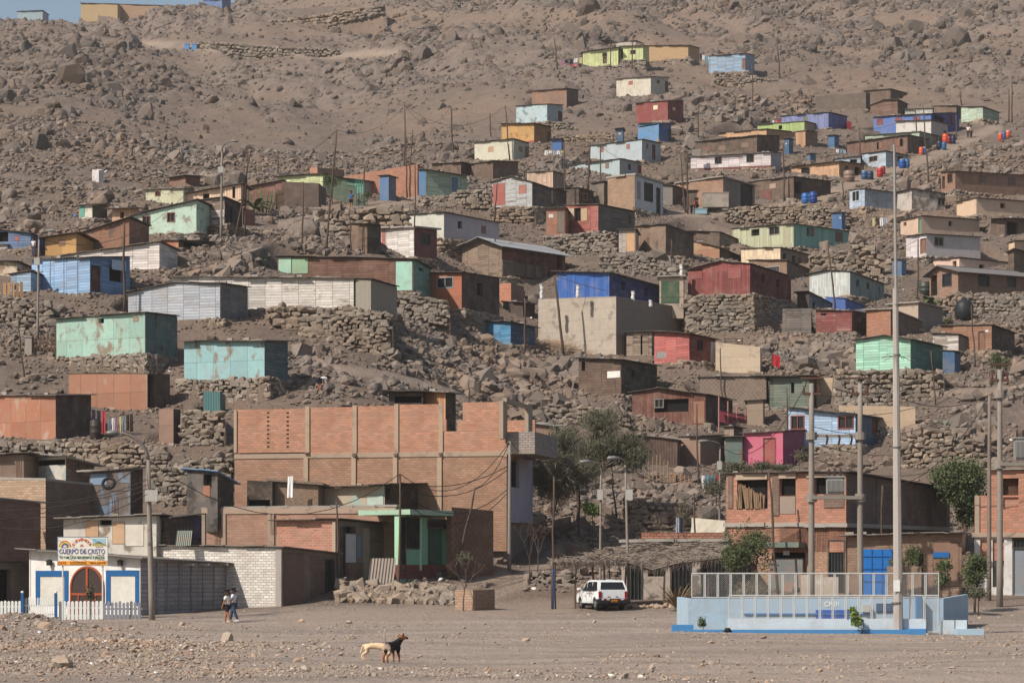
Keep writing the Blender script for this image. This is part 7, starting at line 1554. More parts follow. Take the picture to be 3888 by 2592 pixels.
    mb = MB(); q = hd+Vector((0,.066,-.01)); mb.tri(q+Vector((-.009,0,-.012)), q+Vector((.009,0,-.012)), q+Vector((0,.0,.02))); mb.hexa([q+Vector(v) for v in ((-.009,0,-.014),(.009,0,-.014),(.006,.014,-.013),(-.006,.014,-.013),(-.003,0,.02),(.003,0,.02),(.002,.003,.018),(-.002,.003,.018))]); mb.v = [tuple(M_@Vector(v)) for v in mb.v]; mb.build('nose', SKIN, root)
    for sd in 'rl':
        a = P['an'+sd]; t = P['to'+sd]; d = (t-a); d.z = 0; d.normalize(); s2 = Vector((-d.y, d.x, 0)); z0 = a.z-.045; mb = MB()
        q = [a-d*.03, t+d*.03]; mb.hexa([Vector((p.x, p.y, z0))+s2*w_ for p, w_ in ((q[0],.024),(q[0],-.024),(q[1],-.03),(q[1],.03))][::-1]+[Vector((p.x, p.y, z0+hh))+s2*w_ for p, w_, hh in ((q[0],.022,.05),(q[0],-.022,.05),(q[1],-.022,.025),(q[1],.022,.025))][::-1]); mb.v = [tuple(M_@Vector(v)) for v in mb.v]; mb.build('shoe', S(shoes, .8, 0, 'shoe'), root)
    return root
def on(px, py, D=None):
    p = W3(px, py, D) if D else hit(px, py); p.z = float(gz(p.x, p.y)); return p
person(on(863, 2363, 100.3), 1.40, 62, 'boy in a white shirt and dark shorts walking before the grey church side', (222,220,214), (34,28,34), True, 'walk', shoes=(150,130,112))
person(on(887, 2361, 101.2), 1.44, 78, 'boy in a white shirt and blue jeans walking beside the one in shorts', (214,214,220), (52,66,92), False, 'walk', shoes=(200,200,204))
person(on(1333, 793), 1.72, 175, 'man in a blue shirt and dark shorts standing on the upper dirt road', (44,96,140), (30,34,48), True, 'stand')
person(on(1212, 1492), 1.6, -50, 'man in a white shirt bending over the stones above the brick building', (220,214,214), (30,32,52), True, 'stand', bend=75)
person(on(2427, 792), 1.2, 200, 'child in red beside the white fronted house', (160,44,44), (140,40,44), True, 'stand')
person(on(2438, 793), 1.3, 30, 'child in white next to the one in red at the white fronted house', (214,206,204), (180,170,170), True, 'stand')
person(on(2488, 808), 1.15, 170, 'child in a yellow green shirt at the grilled door', (190,206,70), (50,50,60), True, 'stand')
person(on(2598, 798), 1.6, 20, 'person in blue standing left of the group on the dirt ledge', (70,90,130), (50,54,80), False, 'stand')
person(on(2625, 812), 1.5, -70, 'person in dark blue bending toward the basin on the dirt ledge', (40,44,70), (36,36,52), False, 'stand', bend=50)
person(on(2641, 812), 1.65, 60, 'woman in a red top standing at the basin on the dirt ledge', (160,40,46), (40,36,48), False, 'stand')
person(on(2648, 810), 1.6, 100, 'person in white half hidden behind the woman in red', (214,208,210), (60,60,76), False, 'stand')
person(on(3676, 524), 1.65, 150, 'person in a white top on the steep road by the stone corner', (206,196,190), (60,52,56), False, 'stand')
person(on(3687, 524), 1.6, 210, 'person in a beige top next to the one in white on the steep road', (170,154,140), (46,42,50), False, 'stand')
person(on(3522, 591), .95, 180, 'child crouching beside the orange and blue drums', (200,200,210), (60,60,76), True, 'stand', bend=40)
person(on(3431, 890), 1.5, 150, 'woman in blue leaning over a red basin on the upper terrace', (44,72,140), (50,60,110), False, 'stand', bend=35)
person(on(3468, 892), 1.45, -70, 'woman with a dark blue bundle washing on the upper terrace', (190,160,150), (44,56,110), False, 'stand', bend=60)
person(on(70, 1102), 1.5, 180, 'person with dark hair behind the scrap plank fence at the left', (200,196,196), (70,70,80), False, 'stand')
person(on(127, 975), 1.4, 160, 'person in white between the white hut and the street lamp', (200,196,200), (90,90,110), False, 'stand')
person(on(1502, 2150, 119), 1.0, 200, 'child squatting before the doorway by the mint green house', (200,180,190), (120,90,96), True, 'stand', bend=30)

def dog(loc, s_, heading, label, mats, paint, tail, head_dir, head_down=False, legs=None):
    V_ = Vector; N = {}; E = []
    def add(k, p, r): N[k] = (p, r)
    add('hip',(-.25,0,.43),(.085,.095)); add('bel',(-.08,0,.41),(.08,.09)); add('che',(.10,0,.39),(.095,.125)); add('sho',(.21,0,.42),(.085,.11))
    nk = (.30,head_dir*.04,.50) if not head_down else (.36,0,.38); hd_ = (.34,head_dir*.09,.585) if not head_down else (.42,.03,.27); mz = (.40,head_dir*.18,.565) if not head_down else (.47,.05,.17); ns = (.425,head_dir*.225,.555) if not head_down else (.49,.06,.12)
    add('nec',nk,.062); add('head',hd_,(.062,.06)); add('muz',mz,.036); add('nose',ns,.024)
    E += [('hip','bel'),('bel','che'),('che','sho'),('sho','nec'),('nec','head'),('head','muz'),('muz','nose')]
    up = V_((0,0,.055)) if not head_down else V_((.03,0,.03))
    for i, y in enumerate((.035,-.035)):
        a = V_(hd_)+V_((-.02,y,0))+up*.8; b_ = a+V_((-.015,y*1.1,.05)) if not head_down else a+V_((0,y,-.04)); add('e%da'%i,tuple(a),(.032,.012)); add('e%db'%i,tuple(b_),(.02,.007)); E += [('head','e%da'%i),('e%da'%i,'e%db'%i)]
    for i, (y, dx) in enumerate(((.06,.0),(-.06,.05))):
        add('f%ds'%i,(.22,y,.34),.055); add('f%de'%i,(.19+dx*.3,y,.25),.038); add('f%dk'%i,(.22+dx,y,.13),.025); add('f%dp'%i,(.215+dx,y,.03),.021); add('f%dt'%i,(.25+dx,y,.018),.018)
        E += [('sho','f%ds'%i),('f%ds'%i,'f%de'%i),('f%de'%i,'f%dk'%i),('f%dk'%i,'f%dp'%i),('f%dp'%i,'f%dt'%i)]
        add('h%dt'%i,(-.26,y,.33),.07); add('h%dk'%i,(-.19-dx,y,.25),.044); add('h%dh'%i,(-.34-dx,y,.15),.026); add('h%dp'%i,(-.31-dx,y,.03),.021); add('h%dq'%i,(-.275-dx,y,.018),.018)
        E += [('hip','h%dt'%i),('h%dt'%i,'h%dk'%i),('h%dk'%i,'h%dh'%i),('h%dh'%i,'h%dp'%i),('h%dp'%i,'h%dq'%i)]
    pv_ = 'hip'
    for i, q in enumerate(tail): add('t%d'%i, q, .02-.0025*i); E.append((pv_, 't%d'%i)); pv_ = 't%d'%i
    M_ = Matrix.Translation(loc)@Matrix.Rotation(math.radians(heading), 4, 'Z')@Matrix.Scale(s_, 4)
    o = skinned('dog', N, E, None, None, M_, 2, mats, paint); return tag(o, label, 'dog')
CR_ = S((214,184,150), .9, 0, 'cream_fur'); BK = S((36,28,28), .8, 0, 'black_fur'); TN = S((140,84,54), .9, 0, 'tan_fur'); GR = S((170,152,134), .9, 0, 'pale_fur')
dog(on(1428, 2502, 57.6), .90, 4, 'cream coloured dog with lowered head standing behind the black one', [CR_, BK], lambda c: 1 if (c.x > .45) else 0, [(-.36,0,.40),(-.40,0,.28),(-.43,0,.2)], 0, True)
dog(on(1488, 2508, 56.6), 1.04, 68, 'black and tan dog with raised tail looking right', [BK, TN, GR], lambda c: (1 if (c.z > .53 and c.x > .27 and c.y > -.2) or (c.z < .22) else (0 if c.x > -.20 and c.z < .57 else (2 if c.x < -.28 else 0))), [(-.36,0,.48),(-.40,0,.6),(-.40,0,.74),(-.33,0,.80)], -1)
dogp = on(2762, 2398, 82.9); mb = MB(); mb.tube([dogp+Vector((-.12,0,.02)), dogp+Vector((-.04,0,.09)), dogp+Vector((.06,0,.1)), dogp+Vector((.15,0,.03))], [.03,.09,.08,.02], 10)
tag(mb.build('rubbish_bag', BK, None, smooth=True), 'black and white rubbish bundle on the blue kerb', 'rubbish')

# ---------------------------------------------------------------- water drums and tanks
def drum(px, py, r, h, c, label, D=None, lid=None, cat='drum', name='water_drum', grp='water drums on the hillside', z=None):
    p = on(px, py, D)
    if z: p.z += z
    root = empty(name, p, label, cat, grp); m = S(c, .45, 0, 'drum_plastic'); mb = MB()
    mb.tube([p+Vector((0,0,t*h)) for t in (-.05,0,.05,.3,.33,.36,.64,.67,.7,.95,1.)], [r*.9,r*.93,r,r,r*1.05,r,r,r*1.05,r,r,r*.92], 16); mb.build('shell', m, root, smooth=True)
    mb = MB(); mb.tube([p+Vector((0,0,h)), p+Vector((0,0,h+.05))], [r*.86,r*.84], 16); mb.build('lid', S(lid or mul2(c, .8), .5, 0, 'lid'), root)
BL = (30,76,150); BS = (56,96,140); OR = (206,84,48); RD = (166,44,44)
E_ = lambda x, y: cv('E', x, y)
for (c, x, y, r, h, col_, lb, lid) in (('B',1668,765,.32,.95,BL,'blue drum at the corner of the pale green house',(190,180,170)),('E',1570,652,.36,1.,OR,'large orange drum beside the steps of the canvas house',None),('E',1601,664,.3,.9,(120,36,40),'dark red drum right of the large orange one',None),('E',1637,664,.33,.95,(34,42,74),'navy drum at the right end of the upper row',None),
 ('E',1520,716,.36,.9,(34,40,66),'navy drum with a loose cover at the pale green corner',(30,30,34)),('E',1560,716,.3,.9,(40,90,130),'teal blue drum beside the navy one',None),('E',1366,757,.28,.85,(200,90,60),'faded orange drum before the brown board house',None),('E',1393,757,.28,.85,(40,100,160),'bright blue drum before the brown board house',(200,190,180)),
 ('E',1204,870,.36,.95,BL,'deep blue drum with a pale lid at the light blue house',(190,190,180)),('E',1243,868,.34,.95,BS,'steel blue drum at the light blue house',None),('E',1014,945,.34,1.,RD,'red drum with a white lid on the road bend',(220,210,206)),('E',1040,925,.28,.9,(150,50,50),'darker red drum behind the one with a white lid',None),
 ('E',882,965,.36,.9,(56,84,120),'grey blue drum topped with a white bag',(206,200,196)),('E',931,968,.38,.9,(34,52,84),'dark blue drum wrapped in plastic',(60,70,90)),('E',752,985,.62,1.15,(128,106,94),'large rusty concrete cistern by the orange shop',None),('E',2040,640,.3,.9,(190,74,52),'left orange drum alone up the road',(206,190,180)),('E',2068,625,.28,.9,BS,'blue drum between the two orange ones up the road',None),('E',2105,612,.32,.8,(200,84,52),'right orange drum up the road, under a striped cloth',(214,206,200)),
 ('E',381,1172,.42,1.,(44,96,160),'light blue drum at the left of three below the rambling shack',None),('E',412,1170,.32,.95,(50,90,130),'middle one of three blue drums below the rambling shack',None),('E',447,1168,.42,1.1,(34,66,134),'dark blue drum at the right of three below the rambling shack',None),('E',166,1142,.36,.9,(50,70,66),'dark green drum before the rambling shack',None),('E',376,1088,.36,1.1,(196,124,70),'orange drum with a white logo patch before the rambling shack',(190,110,60)),('E',392,1060,.3,.8,(60,100,160),'blue tank above the orange drum',None),
 ('J',1400,608,.62,1.1,(58,62,56),'dark round cistern beside the brick cottage door',None)):
    px_, py_2 = cv(c, x, y); drum(px_, py_2, r, h, col_, lb, None, lid)
p = on(*cv('J', 1730, 815)); root = empty('water_tank', p, 'black plastic roof tank on a stand right of the concrete house', 'water tank'); mb = MB(); mb.tube([p+Vector((0,0,z)) for z in (0,.05,.6,1.2,1.55,1.7,1.72,1.85)], [.6,.75,.8,.8,.6,.3,.25,.24], 18); mb.build('shell', S((36,38,42), .5, 0, 'black_plastic'), root, smooth=True)
mb = MB(); mb.tube([p+Vector((0,0,z)) for z in (.6,.64)], .83, 18); mb.build('rib', S((46,48,52), .5, 0, 'black_plastic2'), root)
# boxes and basins
def crate(px, py, w_, d_, h_, mat, label, cat, name, D=None, legs=False):
    p = on(px, py, D); root = empty(name, p, label, cat); mb = MB(); z = .35 if legs else 0; mb.box(p.x-w_/2, p.y-d_/2, p.z+z-.05, p.x+w_/2, p.y+d_/2, p.z+z+h_); mb.build('body', mat, root)
    mb = MB(); mb.box(p.x-w_/2-.05, p.y-d_/2-.05, p.z+z+h_+.003, p.x+w_/2+.05, p.y+d_/2+.05, p.z+z+h_+.08); mb.build('rim', mat, root)
    if legs:
        for sx in (-1, 1): mb = MB(); mb.box(p.x+sx*w_*.35-.15, p.y-.2, p.z-.1, p.x+sx*w_*.35+.15, p.y+.2, p.z+.29); mb.build('leg', CONC, root)
crate(*cv('D', 485, 1245), 2.6, 1.6, 1.4, M('plaster',(170,156,140),.5), 'square concrete water cistern on stub legs at the dirt ledge', 'cistern', 'cistern', legs=True)
crate(*cv('D', 360, 1262), 1.2, .8, .45, S((140,170,180), .6, 0, 'basin_blue'), 'pale blue wash basin box at the feet of the group on the ledge', 'basin', 'wash_basin')
crate(*cv('F', 645, 1490), .95, .6, .35, S((206,202,194), .6, 0, 'sink_white'), 'white concrete laundry sink on brick legs by the rust brown shack', 'sink', 'laundry_sink', legs=True)
crate(*cv('F', 245, 785), .45, .4, 1.15, CONC, 'small concrete meter block with a grille, far left slope', 'block', 'meter_block')
drum(*cv('F', 812, 1495), .33, 1.05, (60,54,52), 'rusty oil drum by the laundry at the left', None, None, 'drum', 'oil_drum')
# brick box on the lot
p = on(*cv('M', 1780, 1055), 108.8); bx_ = empty('brick_planter', p, 'small hollow brick box standing alone on the dirt lot', 'planter')
g = frame_geo(*[cv('M', v, 0)[0] for v in (1630, 1785, 1968)], *[cv('M', 0, v)[1] for v in (868, 870, 875)], cv('M', 0, 1055)[1], None, 108.8, 42, None); k = Vector((0,0,1))
BM = M('brick_rough',(178,140,112),.3); BM2 = M('brick_rough',(150,116,94),.3)
mb = MB(); mb.obox(g.P, g.a, -g.b, 0, g.L, -.12, 0, -.2, g.hc); mb.build('side', BM, bx_)
mb = MB(); mb.obox(g.P, g.b, -g.a, .121, g.R, -.12, 0, -.2, g.hc-.003); mb.build('side', BM2, bx_)
mb = MB(); mb.obox(g.P+g.b*g.R, g.a, g.b, .121, g.L, -.12, 0, -.2, g.hc-.1); mb.build('side', BM, bx_); mb = MB(); mb.obox(g.P+g.a*g.L, g.b, g.a, .121, g.R-.121, -.12, 0, -.2, g.hc-.05); mb.build('side', BM2, bx_)
# ladder, flags, clothes lines
def ladder(c, x0, y0, x1, y1, w_, n, label, D):
    A = W3(*cv(c, x0, y0), D); B_ = W3(*cv(c, x1, y1), D+1.2); root = empty('ladder', A, label, 'ladder'); hw_ = w_/2
    for s_ in (-1, 1): mb = MB(); mb.tube([A+Vector((s_*hw_*1.25,0,0)), B_+Vector((s_*hw_,0,0))], .05, 5); mb.build('rail', WOODP, root)
    for i in range(n): t = (i+.7)/n; q = A.lerp(B_, t); mb = MB(); mb.tube([q-Vector((hw_*1.15,0,0)), q+Vector((hw_*1.15,0,0))], .035, 5); mb.build('rung', WOODP, root)
DL = HOUSES['salmon red plank house with striped curtains beside a ladder'].D
ladder('I', 625, 1195, 640, 970, 1.35, 10, 'wide wooden ladder leaning on the pale concrete wall', DL-.5)
def cloth(A, B_, drop, c, label, grp, sway=0.1):
    mb = MB(); n = 6; rows = 4; A = Vector(A); B_ = Vector(B_); ph_ = random.uniform(0, 6)
    def P_(i, j):
        t = i/n; u = j/rows; w_ = .04*math.sin(ph_+t*9)*u; p = A.lerp(B_, t); p.z -= drop*u; p.x += (B_.x-A.x)*.1*math.sin(u*3+ph_)*u; p.y += w_+random.uniform(-.01,.01); return p
    G = [[P_(i, j) for j in range(rows+1)] for i in range(n+1)]
    for i in range(n):
        for j in range(rows): mb.quad(G[i][j+1], G[i+1][j+1], G[i+1][j], G[i][j])
    o = mb.build('hanging_cloth', S(c, .9, 0, 'cloth'), None); tag(o, label, 'laundry', grp)
NAMES = {(214,210,208): 'white', (60,90,150): 'blue', (40,40,56): 'dark', (170,60,70): 'red', (190,180,130): 'yellowish', (120,130,140): 'grey', (150,110,130): 'mauve', (100,150,170): 'light blue', (60,48,44): 'brown black', (200,110,120): 'pink', (110,80,60): 'brown', (150,160,176): 'pale blue grey'}
def line(c, x0, y0, x1, y1, items, where, D, drop=(.4,.8)):
    A = W3(*cv(c, x0, y0), D); B_ = W3(*cv(c, x1, y1), D)
    o = wire(A, B_, .06, .012).build('clothes_line', S((90,84,78), .8, 0, 'cord'), None); tag(o, 'thin washing line '+where, 'line')
    n = len(items)
    for i, q in enumerate(items):
        a = A.lerp(B_, (i+.08)/n); b_ = A.lerp(B_, (i+.85)/n); a.z -= .05; b_.z -= .05; a.y -= .02
        pos = ['leftmost','second','third','fourth','fifth','sixth','seventh','eighth'][i]
        cloth(a, b_, random.uniform(*drop), q, '%s %s cloth on the line %s' % (pos, NAMES[q], where), 'laundry '+where)
Wt, Bl, Dk, Rd, Ye, Gy, Mv, Lb, Bb, Pk, Bn, Pb = NAMES
def Dn(c, x, y): q = hit(*cv(c, x, y)); return q.y
line('F', 775, 1235, 905, 1250, [Dk, Dk, Rd], 'beside the rust brown shack', Dn('F',850,1480)-.3, (1.0,1.6)); line('F', 915, 1315, 1135, 1270, [Gy, Wt, Mv, Ye, Gy, Bb, Bb], 'before the stone heap at the left', Dn('F',1000,1450)-.3, (.8,1.4))
line('C', 955, 290, 1150, 262, [Mv, Dk, Dk, Wt, Ye], 'left of the lime yellow shack', Dn('C',1050,375)-.3, (.4,.9)); line('C', 1035, 322, 1145, 318, [Rd, Pk, Bb], 'low beside the lime yellow shack', Dn('C',1100,380)-.5, (.3,.5))
line('C', 820, 1052, 992, 1055, [Wt, Wt, Pb, Wt, Ye], 'under the tarpaulin hut', Dn('C',900,1110)-.3, (.3,.9)); line('C', 2140, 230, 2235, 260, [Dk, Wt, Lb, Wt], 'between the mat hut and the topmost blue shack', Dn('C',2190,340)-.3, (.5,1.3))
line('D', 965, 462, 1040, 450, [Wt, Pk, Rd], 'at the left end of the violet house', Dn('D',1000,520)-.3, (.6,.8)); line('E', 945, 1290, 1080, 1285, [Ye, Bb, Wt, Pb], 'below the blue grey plank house', Dn('E',1010,1360)-.3, (.6,1.1))
line('E', 640, 705, 730, 715, [Wt, Lb, Pb], 'above the light blue roadside house', Dn('E',690,750)-.2, (.4,.6)); line('E', 2060, 1350, 2140, 1350, [Bl, Wt, Rd], 'under the brush awning at the right edge', Dn('E',2090,1430)-.2, (.5,.9))
line('O', 1490, 245, 1560, 250, [Pb, Dk], 'above the stacked bricks', 131, (1.1,1.5)); 
a = W3(*cv('O', 1625, 255), 130); b_ = W3(*cv('O', 1908, 282), 130); cloth(a, b_, 1.65, (224,214,196), 'big cream sheet hanging behind the stacked bricks', None)
a = W3(*cv('L', 430, 802), 122.5); b_ = W3(*cv('L', 476, 798), 122.5); cloth(a, b_, 1.1, (226,222,220), 'white shirt hanging alone before the big brick wall', None)
line('N', 1700, 1120, 1870, 1125, [Wt, Lb, Lb, (170,60,70)], 'beside the street lamp under the magenta house', 136.5, (.4,.8))
# flags
q = POLES['X']; cloth(q+Vector((-.75,0,.05)), q+Vector((.05,0,.2)), .75, (150,132,118), 'grey rag flag on the leaning flagpole', None)
fp = on(*cv('I', 955, 1275)); ft = W3(*cv('I', 968, 1100), fp.y); mb = MB(); mb.tube([fp, ft], .035, 6); tag(mb.build('flag_pole', WOODP, None), 'thin stick carrying the red flag', 'pole'); cloth(ft+Vector((0,0,-.0)), ft+Vector((.6,0,-.25)), .9, (170,40,52), 'drooping red flag on a thin stick in the middle right', None)
# picket fences higher up
def pick(c, pts, h, mat, label, gap=.16, wd=.07, D=None):
    q = [on(*cv(c, x, y), D) for x, y in pts]; root = empty('picket_fence', q[0], label, 'fence'); mb = MB()
    for a, b_ in zip(q[:-1], q[1:]):
        L = (b_-a).length; n = max(2, int(L/gap)); ax = (b_-a).normalized(); s_ = Vector((ax.x, ax.y, 0)).normalized()
        for i in range(n+1):
            p = a.lerp(b_, i/n); p.z = min(p.z, float(gz(p.x, p.y))+.3); hh = h*random.uniform(.85, 1.1); mb.obox(p, s_, Vector((-s_.y, s_.x, 0)), -wd/2, wd/2, -.015, .015, -.2, hh)
    mb.build('pickets', mat, root); mb = MB()
    for a, b_ in zip(q[:-1], q[1:]):
        for z in (.3, .75): mb.tube([a+Vector((0,.03,h*z)), b_+Vector((0,.03,h*z))], .025, 4)
    mb.build('rail', mat, root)
WF = S((112,90,74), .9, 0, 'fence_wood'); GF = S((120,112,98), .9, 0, 'fence_grey')
pick('B', [(90,880),(200,885),(330,890),(400,860)], 1.7, WF, 'brown stick fence under the cactus and banana plant')
pick('B', [(820,800),(920,830),(1010,860)], 2.0, S((96,108,92), .9, 0, 'fence_green'), 'tall greenish picket fence behind the man in the blue shirt', .22, .12)
pick('B', [(1015,850),(1080,855)], 2.6, S((60,120,100), .8, 0, 'gate_green'), 'green slatted gate at the end of the picket fence', .2, .08)
pick('D', [(1435,520),(1540,530),(1640,550)], 1.1, S((124,44,52), .8, 0, 'fence_red'), 'dark red fence in front of the violet house', .14, .06)
pick('C', [(1455,300),(1560,300),(1640,292)], 1.0, S((180,164,110), .8, 0, 'fence_yellow'), 'yellow railing of the lime porch', .2, .05)
pick('D', [(75,935),(160,935),(262,930)], 1.6, GF, 'grey stick fence at the left end of the white plank house', .22, .08)
pick('F', [(285,790),(370,780),(470,778)], 1.35, WF, 'short brown fence at the left end of the turquoise shack', .2, .09)
pick('I', [(1500,350),(1620,345),(1740,330),(1830,335)], 1.3, GF, 'leaning grey stick fence on the boulder slope below the olive house', .18, .05)
pick('N', [(1230,1185),(1330,1195),(1425,1200)], 1.7, S((166,140,112), .9, 0, 'pale_wood'), 'pale slatted wooden gate on the stone terrace', .22, .06)
pick('N', [(1440,1215),(1500,1220),(1600,1235)], .8, S((160,120,92), .9, 0, 'reddish_wood'), 'low slatted fence right of the pale wooden gate', .2, .08)
pick('F', [(40,300),(110,295),(182,290)], 1.2, S((176,138,102), .9, 0, 'scrap_plank'), 'scrap plank fence at the small light blue hut', .26, .22)
# porch posts and pink railings
r_ = HOUSES['brown corrugated house with a dark veranda and pink railings']; q = empty('veranda_railing', r_.P-r_.b*.0-r_.a*1.0, 'pink painted veranda railing of the brown corrugated house', 'railing'); mb = MB(); PKm = S((156,70,80), .8, 0, 'pink_rail')
o0 = r_.P-r_.a*1.0
for z in (.15, 1.0): mb.tube([o0+Vector((0,0,z)), o0+r_.b*6+Vector((0,0,z-.1))], .03, 5)
for i in range(34): p = o0+r_.b*(6*i/33); mb.tube([p+Vector((0,0,.1)), p+Vector((0,0,1.-.1*i/33))], .018, 4)
mb.build('balusters', PKm, q)
for i in range(4): p = o0+r_.b*(i*2); mb = MB(); mb.tube([p+Vector((0,0,-.9)), p+Vector((0,0,r_.hc-.15-.2*i))], .05, 6); mb.build('post', S((170,120,116), .8, 0, 'faded_pink'), q)
# tyres, sheets, stones of note
def tyre(px, py, r, D, label, tilt=0):
    p = W3(px, py, D); mb = MB(); mb.tube([p+Vector((math.cos(a)*r, math.sin(a)*r*math.sin(tilt), math.sin(a)*r*math.cos(tilt))) for a in [i*math.pi/10 for i in range(21)]], r*.26, 8); tag(mb.build('old_tyre', TY, None, smooth=True), label, 'tyre')
tyre(*cv('K', 925, 525), .30, 120, 'worn grey tyre hanging on the patchwork cabin corner', .5)
# rock pile before the boarded bay
n = 420; xx = np.concatenate([rng.uniform(*[cv('M', v, 0)[0] for v in (1000, 1640)], 330), rng.uniform(*[cv('M', v, 0)[0] for v in (640, 1010)], 90)]); dd_ = rng.uniform(112.6, 115.4, n); X = (xx-CX)*dd_/F; s = np.clip(rng.lognormal(-1.75, .45, n), .07, .36)
o = bake('rock_pile', np.stack([X, dd_, gz(X, dd_)+s*.35+np.maximum(0, dd_-113)*.15], -1), np.stack([s*1.15, s*.8, s*.85], -1), TB, WROCK, kind=None); tag(o, 'heap of broken rocks below the mint green house and boarded bay', 'rock pile')
n = 60; X = rng.uniform(hx(2300, 112), hx(2570, 112), n); dd_ = rng.uniform(110.4, 111.4, n); s = rng.uniform(.08, .2, n)
o = bake('stone_row', np.stack([X, dd_, gz(X, dd_)+s*.3], -1), np.stack([s*1.3, s, s*.8], -1), T1, RUB, kind=None); tag(o, 'row of kerb stones right of the white car', 'stones', kind='stuff')
for (px_, py_2, s_, lb) in ((862,2432,.20,'round pale boulder on a heap of chips, behind the dogs to the left'),(690,2375,.13,'flat reddish stone near the walking boys'),(245,2535,.22,'big angular grey rock in the foreground rubble'),(170,2390,.24,'pale rock slab on the left spoil heap'),(2256,2362,.09,'dark upright stone on the lot left of the pump yard'),(1328,2367,.13,'flat dark stone on the lot before the brick box'),(1145,2361,.13,'upright brown stone on the lot near the white brick house')):
    p = on(px_, py_2); v, f_ = T1[0][random.randrange(14)], T1[1]; o = npmesh('boulder', v*np.array([s_*1.4, s_, s_])+np.array([p.x, p.y, p.z+s_*.4]), f_, [RUB], {'rv': np.full(len(v), .7)}); tag(o, lb, 'rock')

# white wrapped reinforcement posts on the podium and other clutter
gp = HOUSES['massive bare concrete podium under the royal blue house']; SACK = S((206,202,198), .9, 0, 'white_sack')
for x, y0, y1, dd, lb in ((800,962,1088,.8,'left end'),(1108,965,1074,.25,'before the royal blue front wall'),(1575,1018,1110,2.6,'before the first dark window'),(1728,1095,1152,4.2,'shortest, near the green gate'),(1988,795,908,8,'tallest, on top of the gate post')):
    q = W3(*cv('H', x, y1), gp.D+dd); t = W3(*cv('H', x, y0), gp.D+dd); mb = MB(); L = (t-q).length; mb.tube([q.lerp(t, i/7)+Vector((random.uniform(-.03,.03),0,0)) for i in range(8)], [.13,.17,.15,.16,.12,.17,.14,.19], 7)
    tag(mb.build('wrapped_post', SACK, None), 'reinforcement stub wrapped in white sacking on the podium, '+lb, 'post', 'white wrapped stubs on the concrete podium')
X = rng.uniform(*[hx(cv('H', v, 0)[0], 196) for v in (1460, 1720)], 90); Y = rng.uniform(195, 199, 90); s = rng.uniform(.1, .3, 90)
o = bake('sack_pile', np.stack([X, Y, gz(X, Y)+s*.8+.2], -1), np.stack([s*1.2, s, s*.8], -1), T1, SACK, kind=None); tag(o, 'heap of white rubble sacks behind the royal blue house', 'sacks')
q = on(*cv('H', 930, 1535)); mb = MB()
for i in range(420):
    p = q+Vector((random.gauss(0, 1.5), random.gauss(0, .6), 0)); p.z = float(gz(p.x, p.y))+max(0, .9-abs(p.x-q.x)*.35)*random.random(); a = random.gauss(.2, .35); d = Vector((math.cos(a), random.uniform(-.3,.3), math.sin(a)))*random.uniform(.4,.9); mb.tube([p-d, p+d], [.02,.01], 3, cap=False)
tag(mb.build('brush_pile', S((146,122,100), .9, 0, 'dry_sticks'), None), 'pile of dry brushwood at the foot of the concrete podium', 'brushwood')
# propped white shutter on the light blue house
g = HOUSES['light blue plank house with a dark red door and propped shutter']
rt_ = [o for o in COL.objects if o.get('label') == 'light blue plank house with a dark red door and propped shutter'][0]
fb_ = FB(rt_, 'propped_shutter', S((176,190,206), .7, 0, 'shutter_paint'), g, 1, 'F', [(930,-22,1046,60)], .25, .29); fb_ = FB(rt_, 'porch_battens', ph((120,160,206),.2), g, 0, 'F', [(x, -25, x+6, 285) for x in (424,540,655)], 0, .04)
# posts of the gable house veranda
gg = 'brown gable house with a grey metal roof and red veranda wall'; g = HOUSES[gg]; rt_ = [o for o in COL.objects if o.get('label') == gg][0]
for x in (632,705,782,848): FB(rt_, 'veranda_post', WOODP, g, 1, 'H', [(x, 690+(x-632)*.12, x+12, 905)], .35, .45)
FB(rt_, 'plank_parapet', ph((128,108,92),.6), g, 1, 'H', [(462,760,568,890),(575,795,840,905)], .02, .08)
# corrugated sheets leaning about
def sheet(c, x0, y0, x1, y1, D, m, label, lean=.35):
    a = W3(*cv(c, x0, y1), D); b_ = W3(*cv(c, x1, y0), D); mb = MB(); n = 16; 
    for i in range(n):
        xa = a.x+(b_.x-a.x)*i/n; xb = a.x+(b_.x-a.x)*(i+1)/n; ya, yb = (.03 if i % 2 else -.03), (-.03 if i % 2 else .03)
        mb.quad((xa, a.y+ya, a.z), (xb, a.y+yb, a.z), (xb+lean*.3, a.y+lean+yb, b_.z), (xa+lean*.3, a.y+lean+ya, b_.z))
    tag(mb.build('tin_sheet', m, None), label, 'metal sheet')
sheet('M', 885, 600, 1100, 850, 115.3, M('corr',(150,134,122),.4), 'corrugated sheets leaning on the boarded bay', .5)
sheet('H', 1770, 1530, 1850, 1590, HOUSES['salmon red plank house with striped curtains beside a ladder'].D-1, M('corr',(160,156,150),.3), 'crumpled grey tin sheet before the salmon red house', .4)
sheet('D', 280, 705, 350, 765, HOUSES['long white plank house on a dark red base'].D+.5, M('corr',(140,132,124),.4), 'grey tin sheet leaning above the white plank house', .3)
sheet('K', 1490, 925, 1620, 1055, 113.6, pl((150,160,146),.6,(190,170,150)), 'broken plaster panel leaning by the navy cloth wall', .2)
